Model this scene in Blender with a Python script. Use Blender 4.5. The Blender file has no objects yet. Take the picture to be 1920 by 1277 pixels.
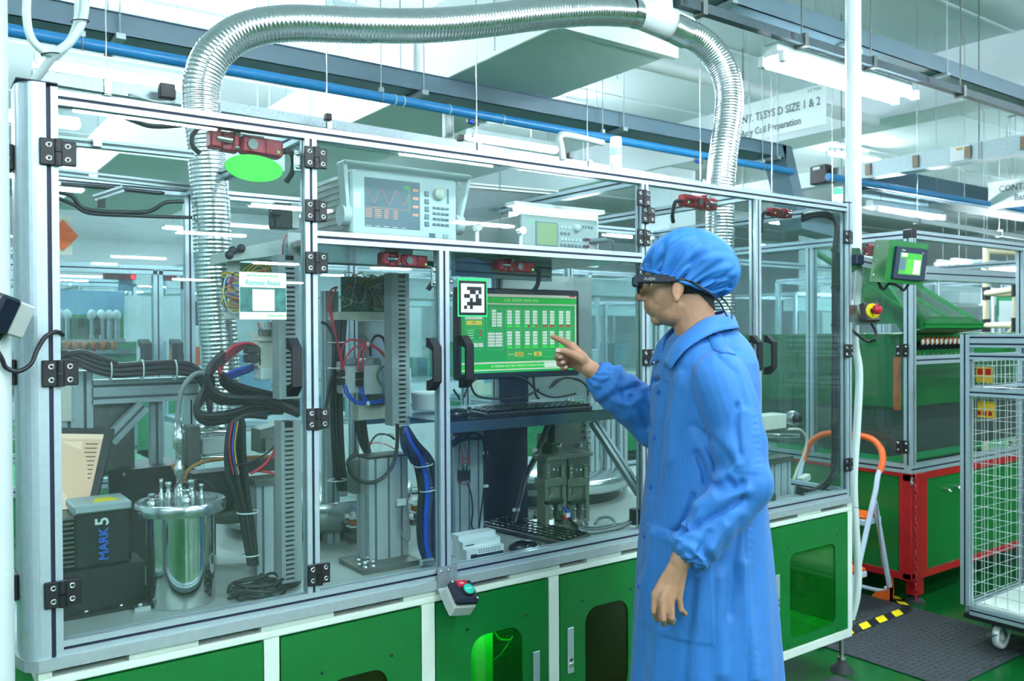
import bpy, bmesh, math, random
import numpy as np
from mathutils import Vector, Matrix, Euler
random.seed(7)
S = bpy.context.scene
COL = S.collection
V = Vector
pi = math.pi

# ------------------------------------------------------------------ camera
FPX, IW, IH = 1600.0, 1920.0, 1277.0
YAW, PITCH, ROLL = .6258, -.0095, -.0056
CAM = V((-.2739, -2.0911, 1.46))
_fw = V((math.sin(YAW)*math.cos(PITCH), math.cos(YAW)*math.cos(PITCH), math.sin(PITCH)))
_r0 = V((math.cos(YAW), -math.sin(YAW), 0)); _u0 = _r0.cross(_fw)
_rt = _r0*math.cos(ROLL) + _u0*math.sin(ROLL); _up = _rt.cross(_fw)
cd = bpy.data.cameras.new('camera'); cam = bpy.data.objects.new('camera', cd); COL.objects.link(cam)
cd.sensor_width = 36; cd.lens = 36*FPX/IW; cd.clip_start = .05; cd.clip_end = 200
cd.dof.use_dof = True; cd.dof.focus_distance = 2.35; cd.dof.aperture_fstop = 5.6
cam.matrix_world = Matrix(((_rt.x, _up.x, -_fw.x, CAM.x), (_rt.y, _up.y, -_fw.y, CAM.y), (_rt.z, _up.z, -_fw.z, CAM.z), (0, 0, 0, 1)))
S.camera = cam
# ------------------------------------------------------------------ world, exposure
S.view_settings.view_transform = 'Standard'; S.view_settings.look = 'None'
S.view_settings.gamma = 1.0; S.view_settings.use_curve_mapping = False
S.view_settings.exposure = 0.5
LAMP = 120.0           # strength of every fluorescent tube in the hall
LAMP_RGB = (.82, .93, 1.0)
wd = bpy.data.worlds.new('world'); S.world = wd; wd.use_nodes = True
wd.node_tree.nodes['Background'].inputs[0].default_value = (.62, .80, .86, 1)
wd.node_tree.nodes['Background'].inputs[1].default_value = .35
S.cycles.max_bounces = 5; S.cycles.diffuse_bounces = 3; S.cycles.glossy_bounces = 3
S.cycles.transmission_bounces = 6; S.cycles.transparent_max_bounces = 16
S.cycles.caustics_reflective = False; S.cycles.caustics_refractive = False
S.cycles.sample_clamp_indirect = 6.0
S.cycles.use_denoising = True
S.cycles.use_adaptive_sampling = True; S.cycles.adaptive_threshold = .14; S.cycles.adaptive_min_samples = 16

# ------------------------------------------------------------------ pixel -> point
def ray(x, y): return _fw + _rt*((x-IW/2)/FPX) - _up*((y-IH/2)/FPX)
def PY(x, y, v=0.0): d = ray(x, y); return CAM + d*((v-CAM.y)/d.y)
def PX(x, y, v=0.0): d = ray(x, y); return CAM + d*((v-CAM.x)/d.x)
def PZ(x, y, v=0.0): d = ray(x, y); return CAM + d*((v-CAM.z)/d.z)
def PD(x, y, v=2.0): return CAM + ray(x, y)*v

# ------------------------------------------------------------------ materials
def lin(c): return c/12.92 if c <= .04045 else ((c+.055)/1.055)**2.4
def rgb(h):
    if isinstance(h, str): h = tuple(int(h[i:i+2], 16)/255 for i in (0, 2, 4)); 
    return tuple(lin(c) for c in h)
MATS = {}
def mat(name, col, rough=.5, metal=0.0, var=.06, scale=25.0, bump=0.0, bscale=200.0, emit=0.0, coat=0.0, alpha=1.0, spec=.5, stretch=(1, 1, 1)):
    m = bpy.data.materials.new(name); m.use_nodes = True; MATS[name] = m
    nt = m.node_tree; N = nt.nodes; L = nt.links; b = N['Principled BSDF']
    c = rgb(col)
    b.inputs['Roughness'].default_value = rough; b.inputs['Metallic'].default_value = metal
    b.inputs['Specular IOR Level'].default_value = spec
    if coat: b.inputs['Coat Weight'].default_value = coat; b.inputs['Coat Roughness'].default_value = .08
    tc = N.new('ShaderNodeTexCoord')
    src = tc.outputs['Object']
    if stretch != (1, 1, 1):
        mp = N.new('ShaderNodeMapping'); mp.inputs['Scale'].default_value = stretch; L.new(src, mp.inputs[0]); src = mp.outputs[0]
    if var:
        nz = N.new('ShaderNodeTexNoise'); nz.inputs['Scale'].default_value = scale; nz.inputs['Detail'].default_value = 3
        L.new(src, nz.inputs['Vector'])
        cr = N.new('ShaderNodeValToRGB'); e = cr.color_ramp.elements
        e[0].position = .3; e[1].position = .7
        e[0].color = (*[max(0, k*(1-var)) for k in c], 1); e[1].color = (*[min(1, k*(1+var)) for k in c], 1)
        L.new(nz.outputs['Fac'], cr.inputs[0]); L.new(cr.outputs[0], b.inputs['Base Color'])
        if emit: L.new(cr.outputs[0], b.inputs['Emission Color'])
    else:
        b.inputs['Base Color'].default_value = (*c, 1)
        if emit: b.inputs['Emission Color'].default_value = (*c, 1)
    if emit: b.inputs['Emission Strength'].default_value = emit
    if bump:
        n2 = N.new('ShaderNodeTexNoise'); n2.inputs['Scale'].default_value = bscale; n2.inputs['Detail'].default_value = 2
        L.new(src, n2.inputs['Vector'])
        bp = N.new('ShaderNodeBump'); bp.inputs['Strength'].default_value = bump; bp.inputs['Distance'].default_value = .002
        L.new(n2.outputs['Fac'], bp.inputs['Height']); L.new(bp.outputs[0], b.inputs['Normal'])
    return m
def glassmat(name, tint, refl=1.0, rough=0.0, haze=0.0, hazecol='dfeef0'):
    m = bpy.data.materials.new(name); m.use_nodes = True; MATS[name] = m
    nt = m.node_tree; N = nt.nodes; L = nt.links; N.remove(N['Principled BSDF'])
    t = N.new('ShaderNodeBsdfTransparent'); t.inputs[0].default_value = (*rgb(tint), 1)
    g = N.new('ShaderNodeBsdfGlossy'); g.inputs['Roughness'].default_value = rough; g.inputs[0].default_value = (refl, refl, refl, 1)
    lw = N.new('ShaderNodeLayerWeight'); lw.inputs['Blend'].default_value = .5
    pw = N.new('ShaderNodeMath'); pw.operation = 'POWER'; pw.inputs[1].default_value = 5; L.new(lw.outputs['Facing'], pw.inputs[0])
    fr = N.new('ShaderNodeMath'); fr.operation = 'MULTIPLY_ADD'; fr.inputs[1].default_value = .9; fr.inputs[2].default_value = .045; L.new(pw.outputs[0], fr.inputs[0])
    mx = N.new('ShaderNodeMixShader'); L.new(fr.outputs[0], mx.inputs[0]); L.new(t.outputs[0], mx.inputs[1]); L.new(g.outputs[0], mx.inputs[2])
    out = mx.outputs[0]
    if haze:
        d = N.new('ShaderNodeBsdfDiffuse'); d.inputs[0].default_value = (*rgb(hazecol), 1)
        nz = N.new('ShaderNodeTexNoise'); nz.inputs['Scale'].default_value = 6; nz.inputs['Detail'].default_value = 4
        tc = N.new('ShaderNodeTexCoord'); L.new(tc.outputs['Object'], nz.inputs['Vector'])
        ml = N.new('ShaderNodeMath'); ml.operation = 'MULTIPLY'; ml.inputs[1].default_value = 2*haze; L.new(nz.outputs['Fac'], ml.inputs[0])
        m2 = N.new('ShaderNodeMixShader'); L.new(ml.outputs[0], m2.inputs[0]); L.new(out, m2.inputs[1]); L.new(d.outputs[0], m2.inputs[2]); out = m2.outputs[0]
    L.new(out, N['Material Output'].inputs[0])
    return m

# ------------------------------------------------------------------ mesh builder
class MB:
    def __init__(s, *mats):
        s.v = []; s.f = []; s.mi = []; s.sm = []; s.mats = list(mats) or ['alu']; s.M = None
    def mid(s, m):
        if m is None: return 0
        if m not in s.mats: s.mats.append(m)
        return s.mats.index(m)
    def add(s, vs, fs, m=None, smooth=False, M=None):
        k = len(s.v); mi = s.mid(m)
        X = s.M if M is None else (M if s.M is None else s.M @ M)
        for p in vs:
            p = V(p); s.v.append(X @ p if X is not None else p)
        for f in fs:
            s.f.append([i+k for i in f]); s.mi.append(mi); s.sm.append(smooth)
        return s
    def box(s, lo, hi, m=None, bev=0.0, M=None):
        x0, y0, z0 = [min(a, b) for a, b in zip(lo, hi)]; x1, y1, z1 = [max(a, b) for a, b in zip(lo, hi)]
        b = min(bev, (x1-x0)*.45, (y1-y0)*.45, (z1-z0)*.45)
        if b <= 0:
            vs = [(x0,y0,z0),(x1,y0,z0),(x1,y1,z0),(x0,y1,z0),(x0,y0,z1),(x1,y0,z1),(x1,y1,z1),(x0,y1,z1)]
            return s.add(vs, [(0,3,2,1),(4,5,6,7),(0,1,5,4),(1,2,6,5),(2,3,7,6),(3,0,4,7)], m, M=M)
        vs = []; ix = {}
        for i, sx in enumerate((0, 1)):
            for j, sy in enumerate((0, 1)):
                for k, sz in enumerate((0, 1)):
                    X = (x0, x1)[sx]; Yv = (y0, y1)[sy]; Z = (z0, z1)[sz]
                    dx = b if sx == 0 else -b; dy = b if sy == 0 else -b; dz = b if sz == 0 else -b
                    ix[i, j, k, 0] = len(vs); vs.append((X, Yv+dy, Z+dz))
                    ix[i, j, k, 1] = len(vs); vs.append((X+dx, Yv, Z+dz))
                    ix[i, j, k, 2] = len(vs); vs.append((X+dx, Yv+dy, Z))
        fs = []
        for a, (p, q) in enumerate(((1, 2), (2, 0), (0, 1))):
            for e in (0, 1):
                def key(u, w):
                    t = [0, 0, 0]; t[a] = e; t[p] = u; t[q] = w; return ix[t[0], t[1], t[2], a]
                f = [key(0, 0), key(1, 0), key(1, 1), key(0, 1)]
                fs.append(f if e else f[::-1])
        for a, (p, q) in enumerate(((1, 2), (2, 0), (0, 1))):   # edges along axis a
            for e1 in (0, 1):
                for e2 in (0, 1):
                    def key(u, w):
                        t = [0, 0, 0]; t[a] = u; t[p] = e1; t[q] = e2; return ix[t[0], t[1], t[2], w]
                    f = [key(0, p), key(1, p), key(1, q), key(0, q)]
                    fs.append(f if (e1 ^ e2) else f[::-1])
        for i in (0, 1):
            for j in (0, 1):
                for k in (0, 1):
                    f = [ix[i, j, k, 0], ix[i, j, k, 1], ix[i, j, k, 2]]
                    fs.append(f if (i+j+k) % 2 else f[::-1])
        return s.add(vs, fs, m, M=M)
    def bxc(s, c, sz, m=None, bev=0.0, rot=None):
        h = V(sz)*.5
        M = Matrix.Translation(V(c))
        if rot is not None: M = M @ Euler(rot).to_matrix().to_4x4()
        return s.box(-h, h, m, bev, M)
    def tube(s, path, r, n=8, m=None, caps=True, smooth=True, closed=False):
        path = [V(p) for p in path]; L = len(path)
        rr = r if isinstance(r, (list, tuple)) else [r]*L
        vs = []; fs = []; prev = None
        for i, p in enumerate(path):
            if closed: t = path[(i+1) % L]-path[i-1]
            else: t = path[min(i+1, L-1)]-path[max(i-1, 0)]
            t = t.normalized() if t.length > 1e-9 else V((0, 0, 1))
            if prev is None:
                a = t.cross(V((0, 0, 1)));
                if a.length < .1: a = t.cross(V((1, 0, 0)))
                a.normalize()
            else:
                a = prev - t*prev.dot(t); a = a.normalized() if a.length > 1e-6 else prev
            prev = a; b = t.cross(a)
            for k in range(n):
                an = 2*pi*k/n; vs.append(p + (a*math.cos(an)+b*math.sin(an))*rr[i])
        for i in range(L if closed else L-1):
            j = (i+1) % L
            for k in range(n):
                k2 = (k+1) % n; fs.append((i*n+k, i*n+k2, j*n+k2, j*n+k))
        s.add(vs, fs, m, smooth)
        if caps and not closed:
            s.add(vs[:n], [tuple(range(n))[::-1]], m); s.add(vs[-n:], [tuple(range(n))], m)
        return s
    def cyl(s, p0, p1, r, n=12, m=None, r1=None, smooth=True):
        return s.tube([p0, p1], [r, r if r1 is None else r1], n, m, smooth=smooth)
    def lathe(s, prof, c=(0, 0, 0), axis=(0, 0, 1), n=24, m=None, smooth=True, a0=0.0):
        ax = V(axis).normalized(); a = ax.cross(V((0, 0, 1)))
        if a.length < .1: a = ax.cross(V((1, 0, 0)))
        a.normalize(); b = ax.cross(a); c = V(c); vs = []; fs = []
        for (r, h) in prof:
            for k in range(n):
                an = a0+2*pi*k/n; vs.append(c+ax*h+(a*math.cos(an)+b*math.sin(an))*r)
        for i in range(len(prof)-1):
            for k in range(n):
                k2 = (k+1) % n; fs.append((i*n+k, i*n+k2, (i+1)*n+k2, (i+1)*n+k))
        return s.add(vs, fs, m, smooth)
    def prism(s, poly, ext, m=None, M=None, smooth=False):
        """poly: list of 3-D points in one plane; ext: extrusion vector"""
        n = len(poly); e = V(ext); vs = [V(p) for p in poly]+[V(p)+e for p in poly]
        fs = [tuple(range(n))[::-1], tuple(range(n, 2*n))]+[(i, (i+1) % n, n+(i+1) % n, n+i) for i in range(n)]
        return s.add(vs, fs, m, smooth, M)
    def quad(s, a, b, c, d, m=None): return s.add([a, b, c, d], [(0, 1, 2, 3)], m)
    def ell(s, c, rad, m=None, nu=14, nv=9, rot=None):
        vs = []; fs = []; R = Euler(rot).to_matrix() if rot is not None else None
        for i in range(nv+1):
            ph = pi*i/nv
            for k in range(nu):
                th = 2*pi*k/nu; p = V((rad[0]*math.sin(ph)*math.cos(th), rad[1]*math.sin(ph)*math.sin(th), rad[2]*math.cos(ph)))
                if R is not None: p = R @ p
                vs.append(V(c)+p)
        for i in range(nv):
            for k in range(nu):
                k2 = (k+1) % nu; fs.append((i*nu+k, (i+1)*nu+k, (i+1)*nu+k2, i*nu+k2))
        return s.add(vs, fs, m, True)
    def prof(s, p0, p1, w=.03, h=None, ref=(0, -1, 0), m=None, slot='slot', gw=.007, gd=.003, sides='abAB', pitch=None):
        """slotted aluminium extrusion from p0 to p1; face b looks along ref"""
        p0 = V(p0); p1 = V(p1); h = h or w; d = (p1-p0).normalized(); b = V(ref); b = (b-d*b.dot(d)).normalized(); a = d.cross(b)
        pt = pitch or min(w, h)
        pts = []; ms = []
        def side(o, du, n, L, name):   # corner o, along du, outward n
            k = max(1, round(L/pt)); st = L/k
            out = [(o, 0)]
            if name in sides:
                for q in range(k):
                    c = st*(q+.5)
                    out += [(o+du*(c-gw/2), 0), (o+du*(c-gw/2)-n*gd, 1), (o+du*(c+gw/2)-n*gd, 0), (o+du*(c+gw/2), 0)]
            return out
        o = -a*(w/2)+b*(h/2)
        seq = side(o, a, b, w, 'b')+side(a*(w/2)+b*(h/2), -b, a, h, 'a')+side(a*(w/2)-b*(h/2), -a, -b, w, 'B')+side(-a*(w/2)-b*(h/2), b, -a, h, 'A')
        n = len(seq); vs = [p0+q for q, _ in seq]+[p1+q for q, _ in seq]
        fm = [(i, n+i, n+(i+1) % n, (i+1) % n) for i in range(n)]
        s.add(vs, [f for f, q in zip(fm, seq) if not q[1]], m)
        s.add(vs, [f for f, q in zip(fm, seq) if q[1]], slot)
        s.add(vs, [tuple(range(n)), tuple(range(n, 2*n))[::-1]], m)
        return s
    def build(s, name, parent=None, base=False, origin=None, **props):
        vs = np.array([tuple(p) for p in s.v]); lo = vs.min(0); hi = vs.max(0)
        c = (lo+hi)/2
        if parent is None or base: c[2] = lo[2]
        if origin is not None: c = np.array(tuple(origin))
        me = bpy.data.meshes.new(name); me.from_pydata([tuple(p) for p in (vs-c)], [], s.f); 
        for mn in s.mats: me.materials.append(MATS[mn])
        me.polygons.foreach_set('material_index', s.mi); me.polygons.foreach_set('use_smooth', s.sm)
        me.validate(); me.update()
        return link(name, me, V(c), parent, **props)
WLOC = {}
def link(name, data, wloc, parent=None, **props):
    o = bpy.data.objects.new(name, data); COL.objects.link(o)
    WLOC[o] = V(wloc)
    if parent is not None: o.parent = parent; o.location = V(wloc)-WLOC[parent]
    else: o.location = wloc
    for k, v in props.items(): o[k] = v
    return o
def thing(name, loc, label, category, group=None):
    o = link(name, None, V(loc), label=label, category=category); o.empty_display_size = .05
    if group: o['group'] = group
    return o
def tagp(label, category, group=None):
    d = dict(label=label, category=category)
    if group: d['group'] = group
    return d
def dup(root, delta, label=None, group=None):
    """copy of a thing with its parts and sub-parts, moved by delta"""
    def rec(o, par):
        c = o.copy(); COL.objects.link(c); c.parent = par; WLOC[c] = WLOC[o]+V(delta)
        for ch in [x for x in KIDS.get(o, [])]: rec(ch, c)
        return c
    KIDS = {}
    for x in WLOC:
        if x.parent: KIDS.setdefault(x.parent, []).append(x)
    r = rec(root, None); r.location = root.location+V(delta)
    if label: r['label'] = label
    if group: r['group'] = group
    return r
def text(body, size, m, parent, origin, right, up, name='lettering', align='LEFT', ext=.0004, bold=0.0, sx=1.0, **props):
    """raised lettering lying in the plane (right, up)"""
    cu = bpy.data.curves.new(name, 'FONT'); cu.body = body; cu.size = size; cu.align_x = align; cu.align_y = 'CENTER'
    cu.extrude = ext; cu.offset = bold; cu.materials.append(MATS[m]); cu.resolution_u = 2
    r = V(right).normalized(); u = V(up).normalized(); n = r.cross(u)
    tmp = bpy.data.objects.new('tmp', cu); COL.objects.link(tmp); bpy.context.view_layer.update()
    me = bpy.data.meshes.new_from_object(tmp.evaluated_get(bpy.context.evaluated_depsgraph_get())); bpy.data.objects.remove(tmp); bpy.data.curves.remove(cu)
    me.name = name
    Mx = Matrix(((r.x*sx, u.x, n.x, 0), (r.y*sx, u.y, n.y, 0), (r.z*sx, u.z, n.z, 0), (0, 0, 0, 1)))
    me.transform(Mx)
    return link(name, me, V(origin), parent, **props)
def spline(pts, n=8):
    """Catmull-Rom through the points"""
    P = [V(p) for p in pts]; out = []
    for i in range(len(P)-1):
        p0 = P[max(i-1, 0)]; p1 = P[i]; p2 = P[i+1]; p3 = P[min(i+2, len(P)-1)]
        for k in range(n):
            t = k/n; out.append(.5*((2*p1)+(p2-p0)*t+(2*p0-5*p1+4*p2-p3)*t*t+(3*p1-p0-3*p2+p3)*t**3))
    out.append(P[-1]); return out
def cable(name, pts, r, m, parent=None, n=6, seg=7, **props):
    b = MB(m); b.tube(spline(pts, seg), r, n); return b.build(name, parent, **props)

# ------------------------------------------------------------------ material list
mat('alu', 'b9cdd6', .38, .55, .04, 60)
mat('alu_dull', 'a9b9bd', .5, .45, .05, 40)
mat('slot', '0d1a38', .55, 0, 0)
mat('slot_dim', '56666c', .6, 0, 0)
mat('steel', 'c3cccd', .22, .95, .05, 30)
mat('steel_dark', '6a706c', .42, .8, .1, 40)
mat('chrome', 'e2e8e8', .12, 1.0, 0)
mat('galv', '9fb0b4', .45, .6, .15, 120)
mat('black', '12161c', .45, 0, .1, 60)
mat('black_gloss', '0c1016', .18, 0, 0)
mat('cable_black', '131821', .45, 0, 0)
mat('cable_blue', '1b4fc4', .4, 0, 0)
mat('cable_red', 'c81f3c', .4, 0, 0)
mat('cable_white', 'cfe0e0', .45, 0, 0)
mat('cable_grey', '7d898c', .5, 0, 0)
mat('cable_yellow', 'c9a92c', .45, 0, 0)
mat('hose_brown', '9a6a2e', .4, 0, 0)
mat('red_plastic', 'b3122c', .4, 0, .06, 40)
mat('red_paint', 'a81418', .38, 0, .08, 12)
mat('green_panel', '066a2a', .38, 0, .06, 6, .05, 300)
mat('green_bright', '10c83c', .5, 0, 0)
mat('cream', 'd8e8de', .42, 0, .03, 8)
mat('white_paint', 'dcebec', .4, 0, .03, 6)
mat('white_wall', 'dce8ec', .6, 0, .03, 2)
mat('white_plastic', 'dfe9ea', .35, 0, .02, 20)
mat('grey_plastic', 'b9c2c0', .45, 0, .03, 20)
mat('beige', 'cfd2c3', .45, 0, .04, 20)
mat('copper', 'b4602a', .35, .7, .15, 200)
mat('orange', 'e8641c', .42, 0, .05, 20)
mat('wood_orange', 'c9642a', .5, 0, .15, 30)
mat('yellow', 'f0d818', .45, 0, .04, 20)
mat('rubber', '23282c', .7, 0, .15, 40)
mat('blue_pipe', '2a86c4', .35, 0, .08, 12)
mat('pcb', '1f7a50', .4, 0, .35, 90)
mat('teal', '17b8a0', .35, 0, 0)
mat('led_green', '20ff50', .4, 0, 0, emit=3.0)
mat('led_red', 'ff2030', .4, 0, 0, emit=2.0)
glassmat('glass', 'f4fbfb', 1.0, 0.0, .006)
glassmat('glass_edge', 'b8d8d4', .9, .1, .25)
glassmat('glass_green', '38e060', .9, .05, .08, '30b048')
glassmat('glass_olive', '4c6018', .7, .1, .25, '2a4410')
glassmat('clear_film', 'e4f2f4', 1.0, .05, .06)
# ------------------------------------------------------------------ the hall
CEIL = 4.3
XW, XE, YS, YN = -7.0, 26.0, -30.0, 18.0
m = mat('floor_green', '095a26', .22, 0, .22, 1.6, .03, 60)
m = mat('ceiling_paint', 'c6d6da', .7, 0, .03, .7)
b = MB('floor_green'); b.box((XW, YS, -.1), (XE, YN, 0)); b.build('floor', kind='structure', label='glossy green painted hall floor')
b = MB('ceiling_paint'); b.box((XW, YS, CEIL), (XE, YN, CEIL+.15)); b.build('ceiling', kind='structure', label='white hall ceiling with joint strips')
for nm, lo, hi in (('wall_left', (XW-.15, YS, 0), (XW, YN, CEIL)), ('wall_right', (XE, YS, 0), (XE+.15, YN, CEIL)),
                   ('wall_front', (XW, YS-.15, 0), (XE, YS, CEIL)), ('wall_back', (XW, YN, 0), (XE, YN+.15, CEIL))):
    b = MB('white_wall'); b.box(lo, hi); b.build(nm, kind='structure', label='white painted hall wall')

# fluorescent fixtures: white batten, two tubes with sockets
m = mat('tube_light', 'ffffff', .4, 0, 0)
nt = m.node_tree; nt.nodes['Principled BSDF'].inputs['Emission Color'].default_value = (*LAMP_RGB, 1)
nt.nodes['Principled BSDF'].inputs['Emission Strength'].default_value = LAMP
def fixture(c, label, length=1.22, rods=None, tubes=2):
    """batten lamp along X, hanging with its underside at c"""
    x, y, z = c; h = length/2
    t = thing('fluorescent_light', (x, y, z), label, 'ceiling light', 'fluorescent lights of the hall')
    b = MB('white_paint'); b.prism([(x-h, y-.072, z+.022), (x-h, y+.072, z+.022), (x-h, y+.035, z+.045), (x-h, y+.035, z+.085), (x-h, y-.035, z+.085), (x-h, y-.035, z+.045)], (length, 0, 0)); b.build('batten', t)
    for sgn in ((-1, 1) if tubes == 2 else (0,)):
        b = MB('tube_light'); b.tube([(x-h+.03, y+sgn*.06, z), (x+h-.03, y+sgn*.06, z)], .016, 6, caps=False); b.build('tube', t)
        for e in (-1, 1):
            b = MB('white_plastic'); b.box((x+e*(h-.03), y+sgn*.06-.018, z-.02), (x+e*(h+.005), y+sgn*.06+.018, z+.035), bev=.004); b.build('socket', t)
    for e in (-1, 1):
        b = MB('galv'); b.cyl((x+e*h*.7, y, z+.07), (x+e*h*.7, y, rods or CEIL), .004, 5); b.build('rod', t)
    return t

# lamps in view first, then the rows that light the rest of the hall
fixture((3.815, .55, 2.78), 'bright fluorescent light hanging from dark rail right of white pole', rods=2.9)
fixture((1.75, 5.6, 4.1), 'fluorescent light near the ceiling at the top left above the blue pipe')
fixture((5.9, 5.9, 4.1), 'fluorescent light seen under the white air duct')
fixture((9.3, 7.2, 4.1), 'small far fluorescent light behind the right flexible duct')
fixture((7.58, 2.33, 2.57), 'fluorescent light hanging low under the far rail beyond the second machine', rods=2.72)
fixture((11.6, 5.4, 4.1), 'far fluorescent light showing either side of the white pole')
fixture((9.4, 3.2, 4.15), 'fluorescent light close to the ceiling in the upper right corner')
for gx in (-4.5, -1.5, 1.5, 4.5):
    for gy in (-5.6, -3.4, -1.4): fixture((gx, gy, 3.3), 'fluorescent light over the aisle, %s row from the machine, %s from the left' % ({-1.4: 'nearest', -3.4: 'second', -5.6: 'third'}[gy], {-4.5: 'first', -1.5: 'second', 1.5: 'third', 4.5: 'fourth'}[gx]))
for gx in (1.0, 4.2, 7.4, 10.6):
    for gy in (-9.3, -13.0, -18.5, -26.0): fixture((gx, gy, 3.2), 'distant fluorescent light mirrored in the glass, %s row, %s from the left' % ({-9.3: 'nearest', -13.0: 'second', -18.5: 'third', -26.0: 'last'}[gy], {1.0: 'first', 4.2: 'second', 7.4: 'third', 10.6: 'fourth'}[gx]))
FAR = ((-4.5, 1.2), (-4.5, 4.2), (-1.8, 3.4), (-1.5, 7.5), (2.2, 9.4), (3.2, 4.6), (7.6, -1.5), (10.6, -1.5), (13.5, -1.5), (13.5, 2.5), (13.6, 8.0), (17.0, 5.0), (17.5, -1.5), (6.0, 12.0), (10.5, 12.0), (17.0, 11.0), (21.5, 2.0), (21.5, 7.5), (1.2, 5.2), (3.6, 6.8), (0.2, 3.3), (2.6, 3.0), (5.2, 5.4), (0.6, 7.2), (6.6, 6.4), (2.4, 11.8), (-0.6, 10.5), (4.5, 15.0))
ORD = ('first', 'second', 'third', 'fourth', 'fifth', 'sixth', 'seventh')
_far = sorted(FAR, key=lambda p: p[1])
for k in range(0, len(_far), 4):
    for j, (gx, gy) in enumerate(sorted(_far[k:k+4])):
        fixture((gx, gy, 3.5), 'far fluorescent light, %s row behind the test machine, %s from the left' % (ORD[k//4], ORD[j]))
# ceiling joint strips and white concrete beams
for i in range(12):
    yy = -4.0+i*1.9
    b = MB('white_wall'); b.box((XW, yy, CEIL-.012), (XE, yy+.03, CEIL)); b.build('trim_%d' % (i+1), kind='structure', label='thin white joint strip across the ceiling')
for i, (bx0, dz) in enumerate(((8.4, .55), (-3.5, .5))):
    b = MB('white_wall'); b.box((bx0, YS, CEIL-dz), (bx0+.55, YN, CEIL)); b.build('beam_%d' % (i+1), kind='structure', label='white concrete ceiling beam')
for i, (cx_, cy_) in enumerate(((8.4, 6.2), (8.4, 14.0), (16.0, 9.0), (-3.4, 9.0))):
    b = MB('white_wall'); b.box((cx_+.01, cy_, 0), (cx_+.54, cy_+.55, CEIL-.56)); b.build('column_%d' % (i+1), kind='structure', label='square white column of the hall')
# ------------------------------------------------------------------ the glazed test machine
W2 = .016                      # half width of the front extrusion
ZT, ZB, ZM = 1.9786, .7714, 1.7107
MD = 1.15                      # machine depth
MX1 = 3.0
mach = thing('test_machine', (1.5, .55, 0), 'large glazed aluminium test machine on green and cream base cabinet', 'machine')
PW = .0324
def post(x, z0, z1, y=W2, parent=mach, nm='post', w=PW):
    b = MB('alu'); b.prof((x, y, z0), (x, y, z1), w, ref=(0, -1, 0)); return b.build(nm, parent)
def beam(x0, x1, z, y=W2, parent=mach, nm='beam', w=PW):
    b = MB('alu'); b.prof((x0, y, z), (x1, y, z), w, ref=(0, -1, 0)); return b.build(nm, parent)
zb0, zt0 = ZB-W2, ZT+W2
# rounded corner column (front left) with its black slot and flat flange
b = MB('alu'); R = .062
arc = [(-.0085-R+R*math.cos(a)*1.0, R-R*math.sin(a)) for a in []]
pts = [(-.0045, 0)]
for k in range(9):
    a = pi/2*k/8; pts.append((-.025-.035*math.sin(a), .055-.055*math.cos(a)))
pts += [(-.060, .10), (-.0045, .10)]
b.prism([(x, y, ZB-W2-.02) for x, y in pts], (0, 0, zt0-zb0+.02+.012), smooth=False)
b.box((.0045, 0, zb0-.004), (W2+.003, .05, zt0+.006))
b.box((-.0045, .003, zb0), (.0045, .05, zt0+.004), 'slot')
b.box((-.061, -.001, zt0+.012), (W2+.003, .1, zt0+.0145), 'slot')
b.build('corner_column', mach)
for x, z0, z1 in ((.6, zb0, ZT-W2), (1.8, zb0, ZT-W2), (1.0, zb0, ZM-W2), (2.4016, zb0, ZT-W2)):
    post(x, z0+PW if z0 == zb0 else z0, z1)
b = MB('alu'); b.prof((3.0, W2, zb0), (3.0, W2, zt0+.004), PW); b.box((2.983, -.0005, zt0+.004), (3.017, .034, zt0+.009), 'slot'); b.build('post', mach)
beam(W2+.003, 3.0-W2, ZT); beam(W2+.003, 3.0-W2, ZB); beam(.6+W2, 1.8-W2, ZM)
# rear frame and side rails
yb = MD-W2
for x in (0.0, .6, 1.25, 1.8, 2.4, 3.0): post(x, zb0+PW, ZT-W2, yb)
beam(0, 3.0, ZT, yb); beam(0, 3.0, ZB, yb)
for x in (0.0, 3.0):
    for z in (ZT, ZB):
        b = MB('alu'); b.prof((x, .034 if x else .1, z), (x, yb-W2, z), PW, ref=(0, 0, 1)); b.build('beam', mach)
for x in (.6, 1.8, 2.4):
    b = MB('alu'); b.prof((x, .034, ZT), (x, yb-W2, ZT), PW, ref=(0, 0, 1)); b.build('beam', mach)
# lower ledge and deck plate
mat('deck', 'aab4b0', .45, .25, .05, 6)
b = MB('alu_dull'); b.prism([(x, y, zb0-.0255) for x, y in [(-.06+.03, -.006), (3.02, -.006), (3.02, MD), (-.066, MD), (-.066, .06), (-.055, .02)]], (0, 0, .0255)); b.build('ledge', mach)
b = MB('deck'); b.box((.0, .034, zb0+.0), (2.985, MD-.034, zb0+.012)); b.build('deck_plate', mach)
# glass panes / doors
GY0, GY1 = .006, .011
def pane(x0, x1, z0, z1, nm='door', y0=GY0, y1=GY1):
    b = MB('glass', 'glass_edge')
    b.box((x0, y0, z0), (x1, y1, z1)); b.mi = [1, 1, 0, 1, 0, 1]
    return b.build(nm, mach)
zl, zu = ZB+W2+.004, ZT-W2-.004
d1 = pane(.02, .6-W2-.002, zl, zu)
d2 = pane(.6+W2+.002, 1.0-W2-.002, zl, ZM-W2-.004)
d3 = pane(1.0+W2+.002, 1.8-W2-.002, zl, ZM-W2-.004)
d4 = pane(.6+W2+.002, 1.2, ZM+W2+.004, zu, 'upper_pane')
d4b = pane(1.2025, 1.8-W2-.002, ZM+W2+.004, zu, 'upper_pane')
d5 = pane(1.8+W2+.002, 2.4-W2-.002, zl, zu)
d6 = pane(2.4+W2+.002, 3.0-W2-.002, zl, zu)
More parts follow.
